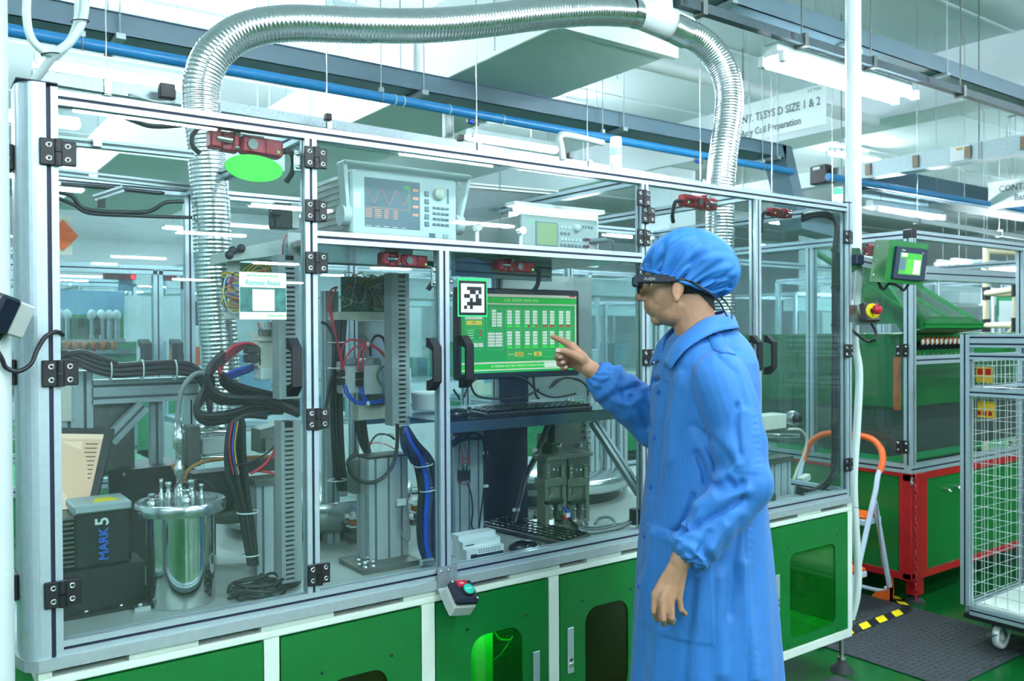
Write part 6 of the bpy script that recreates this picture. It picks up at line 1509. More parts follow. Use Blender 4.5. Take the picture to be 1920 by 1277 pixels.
for q_ in range(4): ur_(.05, .46+q_*.03, .10, .468+q_*.03, 'ui_text'); ur_(.143, .455+q_*.03, .158, .475+q_*.03, 'ui_red' if q_ < 3 else 'ui_lime')
for q_ in range(3): ur_(.05+q_*.043, .62, .088+q_*.043, .67, 'ui_white')
frame_(.375, .73, .93, .815); ur_(.44, .745, .515, .80, 'ui_yellow'); ur_(.605, .745, .675, .80, 'ui_yellow')
for m_, bb_ in _uim.items(): bb_.build('screen_graphics', scn)
def ut(s_, u_, v_, sz, m_='ui_text', al='CENTER'): x, z = um(u_, v_); text(s_, sz, m_, scn, (x, Ym-.0018, z), (1, 0, 0), (0, 0, 1), align=al, ext=.0002)
ut('COIL TESTER TESYS V4.21', .50, .08, .0135); ut('SCHNEIDER ELECTRIC MANUFACTURING BATAM', .47, .92, .0105); ut('PASS', .405, .775, .011); ut('FAIL', .57, .775, .011); ut('1525', .478, .775, .016, 'ui_ink'); ut('26', .64, .775, .016, 'ui_ink'); ut('F7', .10, .37, .013, 'ui_ink')
# keyboards, mouse
def keyboard(c, ang, label, w=.42, d=.14, cols=17, rows=5, tilt=0):
    t = thing('keyboard', c, label, 'keyboard'); M = Matrix.Translation(V(c)) @ Matrix.Rotation(ang, 4, 'Z') @ Matrix.Rotation(tilt, 4, 'X')
    b = MB('black'); b.M = M; b.box((-w/2, -d/2, 0), (w/2, d/2, .016), bev=.004); b.build('case', t)
    me = None
    for i in range(cols):
        for j in range(rows):
            p = M @ V((-w/2+.014+i*(w-.028)/(cols-1), -d/2+.016+j*(d-.036)/(rows-1), .016))
            if me is None: b = MB('black_gloss'); b.M = M; b.box((-w/2+.014-.009, -d/2+.016-.008, .016), (-w/2+.014+.009, -d/2+.016+.008, .023), bev=.002); o = b.build('key', t); me = o.data; base_ = WLOC[o]; p0_ = p
            else: link('key', me, base_+(p-p0_), t)
    return t
keyboard((1.40, .13, zs_), -.02, 'black keyboard lying on the monitor shelf', tilt=.03)
keyboard((1.49, .245, DK+.006), -1.41, 'black keyboard standing on the machine deck under the shelf', tilt=.03)
ms = thing('computer_mouse', (1.33, .1, DK), 'black computer mouse on the deck in front of the keyboard', 'mouse')
b = MB('black_gloss'); b.ell(PZ(985, 1026, DK+.012), (.055, .03, .022), None, 18, 10, (0, 0, -.5)); b.build('mouse_body', ms)
ms2 = thing('computer_mouse', (1.12, .1, zs_), 'black mouse at the left end of the monitor shelf', 'mouse')
b = MB('black_gloss'); b.ell((1.105, .10, zs_+.014), (.05, .03, .018), None, 16, 10); b.build('mouse_body', ms2)
mc = thing('monitor_cables', (1.5, .3, zs_), 'loose black cables curled under the monitor', 'cable')
for pts in ([(880, 710), (892, 740), (930, 748), (980, 745), (1010, 730)], [(960, 705), (985, 712), (1010, 735), (1040, 745), (1080, 738)], [(1000, 705), (1003, 735), (1010, 748)], [(1030, 728), (1045, 712), (1080, 710), (1100, 725), (1102, 742)], [(1035, 725), (1060, 708), (1092, 716)], [(870, 745), (878, 725), (895, 708)], [(850, 730), (862, 748)]): cable('cable', pyl(pts, .24), .0038, 'cable_black', mc, 6)
# white DIN modules on the deck
dn = thing('din_module', (1.18, .13, DK), 'white stepped rail module with dark blue strip on the deck', 'module')
xa, xb = PY(868, 1030, .10).x, PY(938, 1030, .10).x; z = DK
b = MB('white_plastic'); b.prism([(xa, .08, z), (xa, .08, z+.032), (xa, .10, z+.034), (xa, .10, z+.052), (xa, .125, z+.054), (xa, .125, z+.068), (xa, .17, z+.068), (xa, .17, z)], (xb-xa, 0, 0)); b.build('case', dn)
b = MB('hmi_navy'); b.box((xa+.03, .0785, z+.002), (xb-.003, .081, z+.014)); b.box((xa+.01, .099, z+.040), (xa+.04, .101, z+.043)); b.build('blue_strip', dn)
for k in range(10):
    for j in range(2): b = MB('cable_grey'); b.box((xa+.045+k*.0085, .0795, z+.018+j*.007), (xa+.049+k*.0085, .081, z+.022+j*.007)); b.build('terminal_hole', dn)
b = MB('black'); b.box((xa+.015, .07, z+.002), (xa+.035, .085, z+.018), bev=.002); b.build('plug', dn)
pb('white_box', 846, 1012, 868, 1038, .16, .06, 'white_plastic', **tagp('plain white box behind the rail module on the deck', 'box'))
# profile post with relays
p2 = thing('profile_post', (1.27, .3, DK), 'aluminium profile post carrying a small relay with red wires', 'post')
xa = PY(853, 900, .28).x; xb = PY(906, 900, .28).x; z1_ = PY(880, 815, .28).z
b = MB('alu_dull'); b.prof(((xa+xb)/2, .32, DK), ((xa+xb)/2, .32, z1_), xb-xa, .08, slot='slot_dim', pitch=.04); b.build('profile', p2)
pb('relay', 862, 880, 883, 902, .265, .02, 'black', p2, .002)
for k in range(3): pb('relay_pin', 863+k*7, 870, 867+k*7, 882, .262, .012, 'steel', p2)
for pts in ([(868, 872), (866, 850), (862, 835)], [(875, 872), (876, 850), (870, 832)], [(863, 902), (868, 908), (878, 906), (883, 902)], [(880, 872), (878, 858), (868, 862)]): cable('red_wire', pyl(pts, .262), .0016, 'cable_red', p2, 5)
for pts in ([(876, 905), (884, 930), (886, 960), (884, 985), (892, 996)], [(906, 850), (908, 900), (902, 960), (898, 990)]): cable('wire', pyl(pts, .26), .0028, 'cable_black', p2, 6)
for pts in ([(848, 830), (870, 815), (895, 814), (908, 830), (911, 860)], [(848, 836), (872, 824), (900, 822)], [(850, 815), (868, 812), (880, 820)]): cable('cable', pyl(pts, .25), .006, 'cable_black', p2, 7)
for px, py in ((911, 849), (912, 911)): pb('cable_tie', px-4, py-2, px+4, py+3, .25, .006, 'white_plastic', p2)
pb('green_module', 866, 786, 905, 808, .4, .03, 'white_plastic', **tagp('white module with green edge under the shelf', 'module'))
# black pillar
bp_ = thing('black_pillar', (1.52, .45, DK), 'tall black machine pillar under the monitor shelf', 'pillar')
xa = PY(908, 900, .42).x; xb = PY(1000, 900, .42).x
b = MB('black'); b.box((xa, .42, DK), (xa+(xb-xa)*.38, .60, zs_-.04), bev=.004); b.box((xa+(xb-xa)*.40, .45, DK), (xb, .62, zs_-.04), bev=.004); b.build('column_body', bp_)
cable('hose', pyl([(1030, 782), (1005, 850), (985, 890), (975, 930), (960, 980)], .33), .006, 'cable_black', bp_, 8); cable('hose', pyl([(1036, 785), (1010, 850), (990, 892), (978, 932), (966, 980)], .33), .005, 'cable_grey', bp_, 8)
for px, py in ((1004, 845), (969, 956)): pb('tie', px-6, py-3, px+6, py+3, .325, .008, 'white_plastic', bp_)
b = MB('steel_dark'); q = PZ(1005, 972, DK); b.lathe([(.012, 0), (.012, .012), (.007, .013), (.007, .03), (.0001, .03)], q, n=6); b.build('bolt', bp_)
# fixture pair
fx = thing('test_fixture', (1.63, .25, DK), 'pair of steel test fixtures on a steel base plate', 'fixture')
Yf = .22
def fb(nm, x0, y0, x1, y1, dy, d, m_='steel_dark', bev=.001): return pb(nm, x0, y0, x1, y1, Yf+dy, d, m_, fx, bev)
mat('fix_steel', '8a8f84', .35, .7, .12, 40)
fb('base_plate', 1016, 982, 1106, 994, -.02, .12, 'fix_steel')
for s, x0 in enumerate((1023, 1066)):
    fb('side_plate', x0, 905, x0+7, 985, 0, .05, 'fix_steel'); fb('side_plate', x0+32, 905, x0+39, 985, 0, .05, 'fix_steel'); fb('cross_plate', x0-1, 897, x0+40, 912, -.004, .06, 'fix_steel'); fb('upper_block', x0, 856, x0+40, 898, .004, .05)
    for k in (2, 30): 
        j = fb('jaw', x0+k, 872, x0+k+7, 898, -.004, .02, 'fix_steel')
        for zz in (878, 886, 893): q = PY(x0+k+3.5, zz, Yf-.004); b = MB('steel'); b.lathe([(.0025, 0), (.002, .002), (.0001, .002)], q, (0, -1, 0), 8); b.build('screw', j)
    for k in (15, 23): q = PY(x0+k, 881, Yf+.004); b = MB('steel'); b.lathe([(.006, 0), (.006, .003), (.0001, .003)], q, (0, -1, 0), 12); b.build('pin', fx)
    fb('slide', x0+8, 912, x0+31, 935, .01, .03, 'fix_steel'); fb('cylinder_block', x0+8, 945, x0+14, 975, -.004, .03, 'steel'); fb('cylinder_block', x0+24, 945, x0+30, 975, -.004, .03, 'steel'); fb('crossbar', x0+4, 938, x0+34, 945, -.012, .02, 'black')
    for k in (12, 27): q = PY(x0+k, 955, Yf-.005); b = MB('steel'); b.lathe([(.005, 0), (.0045, .006), (.0001, .006)], q, (0, -1, 0), 10); b.build('screw', fx)
    ring = [PY(x0+14+7*math.cos(a_), 935+8*math.sin(a_), Yf-.008) for a_ in [i*pi/6 for i in range(12)]]; b = MB('steel'); b.tube(ring, .0016, 5, closed=True); b.build('wire_ring', fx)
fb('upper_frame', 1040, 785, 1100, 830, .10, .05); fb('upper_plate', 1036, 830, 1104, 856, .06, .06); fb('top_plate', 1026, 852, 1112, 860, .0, .08, 'fix_steel')
for x in (1046, 1086): q = PY(x, 836, Yf+.05); b = MB('chrome'); b.lathe([(.010, 0), (.010, .012), (.0001, .014)], q, (0, -1, 0), 12); b.build('guide_bush', fx)
fb('cream_guard', 1010, 812, 1034, 880, .14, .01, 'beige')
for k in range(7): fb('spring_coil', 1098+(k % 2)*2, 785+k*11, 1108, 790+k*11, .08, .02, 'steel')
cable('hose', pyl([(1062, 958), (1068, 972), (1078, 984), (1095, 990)], .19), .006, 'cable_black', fx, 8); cable('hose', pyl([(1058, 952), (1066, 962), (1070, 970)], .185), .005, 'cable_blue', fx, 7); pb('connector', 1062, 962, 1069, 970, .18, .01, 'white_plastic', fx); pb('connector', 1058, 966, 1066, 974, .182, .01, 'red_plastic', fx)
db = thing('deck_cables', (1.75, .15, DK), 'bundle of grey and black cables on the deck right of the fixtures', 'cable bundle')
for k in range(5): cable('cable', [PZ(1085, 985+k*2, DK+.008+.003*k), PZ(1110, 990+k*2, DK+.008), PZ(1145, 985+k*2, DK+.008), PZ(1175, 980+k, DK+.02), PY(1196, 962+k*2, .07)], .0055, 'cable_black' if k % 2 else 'cable_grey', db, 7)
for k in range(2): cable('cable', [PZ(1116, 982, DK+.008), PZ(1124, 972, DK+.02), PZ(1142, 970, DK+.03), PZ(1152, 978, DK+.02), PZ(1150, 988, DK+.01)], .0045+.001*k, 'cable_grey', db, 7)
for px, py in ((1088, 986), (1098, 984), (1146, 981)): q = PZ(px, py, DK+.008); b = MB('cable_white'); b.tube([q+V((.004*math.sin(a_), .02*math.cos(a_), .016*math.sin(a_))) for a_ in [i*pi/6 for i in range(12)]], .0018, 5, closed=True); b.build('tie', db)
pb('cable_saddle', 1190, 955, 1204, 985, .06, .03, 'black', db, .003)
# right part of middle bay: grey liner, upright profiles
ln = thing('liner_panel', (1.95, .9, DK), 'brushed grey sheet metal liner panel in the middle bay', 'panel')
mat('liner', 'aeb9b6', .28, .8, .05, 4, stretch=(1, 1, 12))
b = MB('liner'); b.box((1.55, .53, zs_), (2.02, .534, ZM-.03)); b.build('sheet', ln)
b = MB('alu_dull'); b.prof((1.545, .52, zs_-.002), (1.545, .52, ZM-.02), .03, slot='slot_dim'); b.build('edge_profile', ln)
for k, px in enumerate((1118, 1148, 1172)):
    o = MB('alu_dull'); q = PY(px, 850, .62); o.prof((q.x, .65, DK), (q.x, .65, zs_+.02), .045, slot='slot_dim'); o.build('profile_post', **tagp(('first', 'second', 'third')[k]+' upright aluminium profile behind the shelf strut, counted from the fixtures', 'post', 'uprights behind the shelf strut'))
# ---- instruments on the upper deck
ud = thing('instrument_deck', (1.2, .3, ZM), 'steel shelf plate carrying both measuring instruments', 'shelf')
b = MB('steel'); b.box((.62, .036, ZM-.012), (1.78, .62, ZM+.004)); b.build('plate', ud)
b = MB('alu_dull'); b.prof((.62, .63, ZM), (1.78, .63, ZM), .03, slot='slot_dim'); b.build('rear_rail', ud)
b = MB('alu_dull'); b.prof(PY(850, 500, .30), PY(1030, 512, .30), .06, .03, slot='slot_dim'); b.build('lower_rail', ud)
ZI = ZM+.016
mat('inst_white', 'd5e3e4', .4, 0, .02, 20); mat('inst_grey', 'b5c0bd', .45, 0, .02, 20); mat('lcd_dark', '5c7482', .25, 0, .04, 3, emit=.12); mat('trace', 'd8907c', .4, 0, 0, emit=.4); mat('lcd_green', '93a87a', .3, 0, .03, 5, emit=.15); mat('btn', '7d8f9c', .5, 0, 0)
an = thing('signal_analyzer', (.95, .2, ZI), 'white bench analyzer with sine wave display and carrying handle', 'instrument')
Ya = .10
F_ = [PY(655, 315, Ya), PY(857, 331, Ya), PY(857, 448, Ya), PY(655, 434, Ya)]
ax_, bx_ = PY(658, 380, Ya).x, PY(857, 390, Ya).x; za, zb_ = ZI, PY(660, 316, Ya).z
tiltM = Matrix.Identity(4)
b = MB('inst_white'); b.box((ax_, Ya, za), (bx_, Ya+.03, zb_), bev=.006); b.build('front_bezel', an)
b = MB('inst_grey'); b.box((ax_+.004, Ya+.03, za+.006), (bx_-.004, Ya+.36, zb_-.008), bev=.006)
for k in range(9): b.box((ax_+.001, Ya+.06, za+.03+k*.018), (ax_+.005, Ya+.34, za+.034+k*.018))
b.build('case', an)
AW, AH = bx_-ax_, zb_-za
def ap_(u0, v0, u1, v1, m_, nm, o0=.0, o1=.003, par=None, bev=0): b = MB(m_); b.box((ax_+AW*u0, Ya-o1, zb_-AH*v1), (ax_+AW*u1, Ya-o0+.0005, zb_-AH*v0), bev=bev); return b.build(nm, par or an)
ds = ap_(.12, .10, .63, .82, 'lcd_dark', 'display', 0, .001)
wave = [V((ax_+AW*(.13+.40*k/40), Ya-.0018, zb_-AH*(.36-.105*math.sin(2*pi*2.9*k/40+1.6)))) for k in range(41)]
b = MB('trace'); b.tube(wave, .0009, 4); b.build('trace_line', ds)
ap_(.125, .53, .53, .536, 'trace', 'display_line', .001, .0015, ds); ap_(.528, .17, .531, .535, 'ui_lime', 'display_line', .001, .0015, ds)
for k in range(4):
    ap_(.56, .20+k*.125, .615, .24+k*.125, 'trace', 'display_key', .001, .0014, ds)
for k in range(4):
    for j in range(5): ap_(.125+k*.085, .555+j*.028, .185+k*.085-(.02 if k > 1 else 0), .567+j*.028, 'trace', 'display_text', .001, .0014, ds)
for k in range(5): ap_(.13+k*.08, .80, .18+k*.08, .81, 'ui_pale', 'display_text', .001, .0014, ds)
text('OK', .014, 'ui_lime', ds, (ax_+AW*.50, Ya-.0016, zb_-AH*.20), (1, 0, 0), (0, 0, 1), align='CENTER')
for k in range(5): ap_(.675, .22+k*.115, .715, .295+k*.115, 'btn', 'softkey', 0, .004, None, .001)
for i in range(4):
    for j in range(4): ap_(.755+i*.042, .44+j*.085, .785+i*.042, .475+j*.085, 'btn', 'button', 0, .004, None, .0008)
q = V((ax_+AW*.81, Ya, zb_-AH*.24)); b = MB('beige'); b.lathe([(.018, 0), (.018, .012), (.016, .015), (.0001, .015)], q, (0, -1, 0), 24); b.lathe([(.004, .0151), (.0001, .0151)], q+V((-.004, 0, -.006)), (0, -1, 0), 10, 'inst_grey'); b.build('knob', an)
ap_(.90, .15, .915, .38, 'lcd_dark', 'disk_slot', 0, .0015); ap_(.72, .855, .775, .92, 'lcd_dark', 'power_key', 0, .003); ap_(.855, .855, .905, .92, 'inst_grey', 'power_key', 0, .003); ap_(.02, .33, .085, .56, 'ui_white', 'sticker', 0, .0008)
# carrying handle
hzt = zb_+.008
b = MB('inst_white'); b.box((ax_-.025, Ya-.01, hzt), (bx_+.05, Ya+.045, hzt+.014), bev=.005)
for x0, x1, xb0 in ((ax_-.025, ax_-.013, ax_-.014), (bx_+.038, bx_+.05, bx_+.004)): b.prism([(x0, Ya-.006, hzt+.004), (x1, Ya-.006, hzt+.004), (xb0+.010, Ya-.004, za+AH*.35), (xb0, Ya-.004, za+AH*.35)], (0, .04, 0))
b.build('carrying_handle', an)
for xx in (ax_-.012, bx_+.012): b = MB('inst_white'); b.cyl((xx-.012, Ya+.02, za+AH*.33), (xx+.012, Ya+.02, za+AH*.33), .03, 18); b.build('pivot', an)
for xx in (ax_+.03, bx_-.05): b = MB('inst_grey'); b.box((xx, Ya+.03, ZM+.004), (xx+.03, Ya+.06, za+.004)); b.build('foot', an)
# second instrument
im = thing('lcr_meter', (1.4, .2, ZI), 'grey bench meter with green display behind the upper glass', 'instrument')
Yi = .13
ax_, bx_ = PY(977, 430, Yi).x, PY(1122, 440, Yi).x; za = ZM+.016; zb_ = PY(985, 401, Yi).z; AW, AH = bx_-ax_, zb_-za; Ya = Yi
b = MB('inst_grey'); b.box((ax_, Ya, za), (bx_, Ya+.02, zb_), bev=.004); b.build('front_bezel', im)
b = MB('inst_grey'); b.box((ax_+.003, Ya+.02, za+.003), (bx_-.003, Ya+.40, zb_-.003), bev=.003); b.build('case', im)
def ap2(*a_): return ap_(*a_[:6], *a_[6:8], par=im) if len(a_) > 6 else ap_(*a_, par=im)
ap_(.175, .17, .455, .86, 'btn', 'display_frame', 0, .002, im); ap_(.19, .20, .44, .82, 'lcd_green', 'display', .0, .0026, im)
for i in range(6):
    for j in range(4):
        if i > 2 and j < 2: continue
        ap_(.49+i*.048, .24+j*.17, .52+i*.048, .32+j*.17, 'btn' if j % 2 else 'inst_white', 'button', 0, .003, im, .0006)
for i in range(4): ap_(.78+i*.04, .18, .80+i*.04, .26, 'btn', 'button', 0, .003, im)
q = V((ax_+AW*.70, Ya, zb_-AH*.27)); b = MB('inst_white'); b.lathe([(.013, 0), (.012, .012), (.0001, .012)], q, (0, -1, 0), 18); b.build('knob', im)
for i in range(2):
    for j in range(2): q = V((ax_+AW*(.80+i*.035), Ya, zb_-AH*(.58+j*.2))); b = MB(('lcd_dark', 'red_plastic')[i]); b.lathe([(.005, 0), (.004, .012), (.0001, .012)], q, (0, -1, 0), 10); b.build('terminal_post', im)
q = V((ax_+AW*.88, Ya, zb_-AH*.62)); b = MB('cable_grey'); b.cyl(q, q+V((.05, -.03, .005)), .009, 10); b.build('probe_plug', im)
cable('probe_cable', [q+V((.05, -.03, .005)), q+V((.075, -.035, .0)), q+V((.085, -.03, -.03)), q+V((.088, -.02, -.055))], .004, 'cable_grey', im)
b = MB('led_green'); q = V((ax_+AW*.13, Ya-.001, zb_-AH*.2)); b.ell(q, (.004, .002, .004), None, 8, 5); b.build('lamp', im)
for px, py in ((896, 427), (978, 433)):
    c = PY(px, py, -.004); t = thing('thumb_screw', PY(px, py+22, .0), 'chrome thumb screw clamp on the '+('left' if px < 950 else 'right')+' side of the meter', 'clamp', 'chrome clamps on the middle rail')
    b = MB('chrome'); b.cyl(c+V((0, .01, 0)), c+V((-.006, -.016, 0)), .011, 20); b.build('screw_head', t); b = MB('alu'); b.box((c.x-.006, -.001, ZM+W2), (c.x+.006, .004, c.z)); b.build('upright', t)
# dark tinted panel behind the instruments
dp = thing('smoked_panel', (1.4, 1.0, ZM), 'dark smoked panel behind the two instruments', 'panel')
mat('smoked', '33484c', .2, 0, .08, 6); b = MB('smoked'); b.prism(pyl([(862, 352), (1040, 366), (1040, 430), (862, 430)], .85), (0, .006, 0)); b.build('sheet', dp)
b = MB('beige'); b.prof(PY(862, 346, .85), PY(1045, 362, .85), .02, slot='slot_dim'); b.build('top_rail', dp)
b = MB('wood_orange'); q = PY(994, 385, .84); b.cyl(q-V((0, 0, .03)), q+V((0, 0, .03)), .006, 8); b.build('post', dp)
# ---- red safety switches
for (px, py, w, Y_, fl, label) in ((460, 272, .185, .05, 1, 'red safety switch above the green sticker on the left door'), (755, 489, .148, .07, 1, 'red safety switch at the top of the second door'), (962, 500, .142, .09, 1, 'red safety switch above the coil tester monitor'), (1308, 380, .18, .10, -1, 'red safety switch at the top of the bay behind the operator'), (1460, 400, .13, .10, -1, 'red safety switch at the top of the right end bay')):
    c = PY(px, py, Y_); t = safety_switch(c, w, label, Matrix.Rotation(.045 if px < 600 else .03, 4, 'Y'), fl)
    b = MB('steel'); b.box((c.x-w*.3, Y_+.02, c.z-.005), (c.x+w*.3, Y_+.024, ZT-.01 if py < 420 else ZM-.01)); b.build('mounting_plate', t)
    s_ = fl; cable('lead', [c+V((s_*w*.5, 0, -.004)), c+V((s_*(w*.5+.03), .0, -.008)), c+V((s_*(w*.5+.035), .01, -.05)), c+V((s_*(w*.5+.02), .02, -.08))], .0075, 'cable_black', t, 8)
# ---- right bays
rc = thing('cable_loom', (2.95, .12, DK), 'thick black cable loom along the right end post', 'cable bundle')
for k in range(4):
    dx = k*4-6
    cable('cable', pyl([(1505, 404+k*3), (1530, 399+k*2), (1555, 402+k*2), (1570+dx*.4, 425), (1569+dx, 480), (1569+dx, 600), (1568+dx, 750), (1568+dx, 860), (1562+dx, 890), (1545+dx, 910), (1520, 920+k*2), (1495, 914+k*3)], .085+.01*(k % 2)), .0085, 'cable_black', rc, 7)
for py in (470, 540, 610, 700, 800): pb('tie', 1560, py-2, 1578, py+2, .072, .006, 'black', rc)
am = thing('actuator_unit', PY(1465, 900, .2), 'beige linear actuator unit with round motor in the right end bay', 'actuator')
pb('body', 1425, 778, 1475, 806, .24, .08, 'beige', am, .003); b = MB('steel'); q = PY(1488, 784, .24); b.lathe([(.033, 0), (.033, .03), (.03, .032), (.0001, .033)], q+V((0, .02, 0)), (0, -1, 0), 24); b.build('motor', am); b = MB('black'); q2 = q+V((-.004, -.013, 0)); b.lathe([(.02, 0), (.018, .02), (.0001, .02)], q2, (0, -1, 0), 16); b.build('shaft', am)
b = MB('chrome'); b.cyl(PY(1425, 816, .22), PY(1497, 817, .22), .01, 12); b.build('rod', am); pb('bracket', 1425, 795, 1440, 860, .26, .03, 'steel_dark', am); pb('head', 1420, 850, 1438, 915, .22, .05, 'fix_steel', am)
cable('hose', pyl([(1478, 805), (1500, 806), (1512, 822), (1508, 850), (1495, 880), (1488, 900)], .2), .006, 'beige', am, 8)
rp = thing('profile_post', (2.74, .14, DK), 'wide aluminium profile post in the right end bay', 'post')
xa = PY(1446, 895, .15).x; xb = PY(1483, 895, .15).x; b = MB('alu_dull'); b.prof(((xa+xb)/2, .19, DK), ((xa+xb)/2, .19, PY(1465, 866, .15).z), xb-xa, .08, slot='slot_dim', pitch=.04); b.build('profile', rp); pb('cap_plate', 1440, 858, 1488, 868, .13, .11, 'steel_dark', rp)
wb = thing('white_coupling', PY(1440, 935, .08), 'white plastic coupling block on the deck of the right end bay', 'coupling')
pb('block', 1428, 906, 1442, 930, .10, .03, 'white_plastic', wb, .003); pb('block', 1432, 918, 1447, 930, .085, .03, 'white_plastic', wb, .002); pb('base', 1427, 928, 1455, 942, .08, .06, 'steel_dark', wb)
tg = thing('cable_plug', PY(1505, 905, .3), 'beige cable plug lying on grey cables in the right end bay', 'plug')
b = MB('beige'); b.bxc(PY(1507, 898, .3), (.09, .03, .03), bev=.004, rot=(0, -.12, .2)); b.build('plug_body', tg)
for k in range(4): cable('cable', [PZ(1490, 915+k*3, DK+.01), PZ(1515, 918+k*3, DK+.012), PZ(1540, 922+k*2, DK+.015)], .006, 'cable_grey', tg, 7)
# ---- stickers on the glass
st = thing('sticker', PY(478, 341, .004), 'bright green oval sticker on the left glass door', 'sticker')
c = PY(478, 315, .0); ra = (PY(533, 318, 0).x-PY(424, 312, 0).x)/2; rz = .0335
mat('sticker_green', '2ab437', .5, 0, .02, 10)
b = MB('sticker_green'); b.prism([(c.x+ra*math.cos(a_), .0045, c.z+rz*math.sin(a_)) for a_ in [i*2*pi/40 for i in range(40)]], (0, .0014, 0)); b.build('disc', st)
po = thing('poster', PY(494, 598, .004), 'small white Remote Assist poster taped on the left glass door', 'poster')
x0, x1, z0, z1 = ext(449, 511, 537, 599, .004); yS = .0045
mat('poster_photo', '2f6f68', .5, 0, .5, 40)
b = MB('sign_white'); b.box((x0, yS, z0), (x1, yS+.0014, z1)); b.build('sheet', po)
def pr_(u0, v0, u1, v1, m_, nm): b = MB(m_); b.box((x0+(x1-x0)*u0, yS-.0006, z1-(z1-z0)*v1), (x0+(x1-x0)*u1, yS+.0002, z1-(z1-z0)*v0)); b.build(nm, po)
pr_(.01, .32, .99, .84, 'poster_photo', 'printed_photo'); 
b = MB('sign_white'); b.box((x0+(x1-x0)*.27, yS-.0012, z1-(z1-z0)*.82), (x0+(x1-x0)*.74, yS-.0005, z1-(z1-z0)*.36)); b.build('blank_square', po)
text('Remote Assist', .0185, 'teal', po, ((x0+x1)/2, yS-.0008, z1-(z1-z0)*.22), (1, 0, 0), (0, 0, 1), align='CENTER', ext=.0002, sx=.82)
for k in range(6): pr_(.16+k*.115, .055, .25+k*.115, .085, 'ui_line', 'small_print')
for u in (.58, .78): pr_(u, .905, u+.17, .93, 'ui_line', 'small_print')
mkr = thing('marker_sheet', PY(885, 595, .004), 'green framed sheet with black and white square marker on the glass', 'poster')
x0, x1, z0, z1 = ext(858, 521, 914, 594, .004)
mat('marker_green', '22c474', .5, 0, .02, 10); mat('marker_white', 'e4ecf4', .5, 0, 0)
b = MB('marker_green'); b.box((x0, yS, z0), (x1, yS+.0014, z1)); b.build('sheet', mkr)
def mk_(px0, py0, px1, py1, m_, nm, o_): b = MB(m_); f = lambda px: x0+(x1-x0)*(px-50)/360; g = lambda py: z1-(z1-z0)*(py-10)/460; b.box((f(px0), yS-o_, g(py1)), (f(px1), yS+.0002, g(py0))); b.build(nm, mkr)
mk_(66, 46, 396, 450, 'black', 'black_border', .0005); mk_(90, 78, 370, 420, 'marker_white', 'white_field', .0009)
for (px0, py0, px1, py1) in ((160, 115, 335, 157), (195, 157, 265, 203), (300, 157, 335, 203), (125, 203, 195, 248), (265, 203, 300, 250), (195, 250, 230, 294), (265, 250, 335, 294), (160, 294, 335, 337), (125, 337, 160, 380), (195, 337, 230, 380)): mk_(px0, py0, px1, py1, 'black', 'marker_cell', .0013)
# ------------------------------------------------------------------ start button box on its bracket
sb = thing('start_button_box', PY(860, 1135, -.05), 'grey and black push button box with green button on the front rail', 'push button')
b = MB('galv'); a0, a1, a2, a3 = PY(820, 1070, -.008), PY(857, 1062, -.008), PY(857, 1100, -.008), PY(820, 1108, -.008); b.box((a0.x, -.0095, ZB-.012-.028), (a1.x, -.0065, ZB+.022)); b.prism([(a0.x, -.0095, ZB-.038), (a1.x, -.0095, ZB-.038), (a1.x, -.055, ZB-.085), (a0.x, -.055, ZB-.085)], (0, .003, .0015))
for dx in (.012, .035): b.lathe([(.004, 0), (.004, .002), (.0001, .003)], (a0.x+dx, -.0095, ZB+.010), (0, -1, 0), 8, 'chrome')
b.build('bracket', sb)
c = PY(868, 1112, -.075); nrm_ = V((.10, -.60, .79)).normalized(); xr = V((1, -.12, 0)); xr = (xr-nrm_*xr.dot(nrm_)).normalized(); yr = nrm_.cross(xr)
SM = Matrix(((xr.x, yr.x, nrm_.x, c.x), (xr.y, yr.y, nrm_.y, c.y), (xr.z, yr.z, nrm_.z, c.z), (0, 0, 0, 1))) @ Matrix.Scale(1.22, 4)
def sbp(nm, m_, f): b = MB(m_); b.M = SM; f(b); b.build(nm, sb)
sbp('case', 'grey_plastic', lambda b: b.box((-.031, -.031, -.045), (.031, .031, -.008), bev=.005))
sbp('cover', 'gloss_navy', lambda b: b.box((-.031, -.031, -.008), (.031, .031, .012), bev=.006))
sbp('red_label', 'red_plastic', lambda b: b.box((-.015, .008, .012), (.012, .027, .0132), bev=.0005))
sbp('button_ring', 'black', lambda b: b.lathe([(.0155, .012), (.0155, .018), (.013, .019)], (.006, -.004, 0), (0, 0, 1), 20))
sbp('green_button', 'teal', lambda b: b.lathe([(.0135, .016), (.0135, .021), (.012, .022), (.0001, .022)], (.006, -.004, 0), (0, 0, 1), 20))
for sx_, sy_ in ((-.024, .024), (.024, -.024)): sbp('screw', 'grey_plastic', lambda b: b.lathe([(.003, .012), (.003, .0125), (.0001, .0125)], (sx_, sy_, 0), (0, 0, 1), 8))
text('START', .006, 'white_plastic', sb, SM @ V((.006, -.004, .0222)), xr, yr, align='CENTER', ext=.0002); text('ON', .009, 'white_plastic', sb, SM @ V((-.002, .018, .0134)), xr, yr, align='CENTER', ext=.0002)
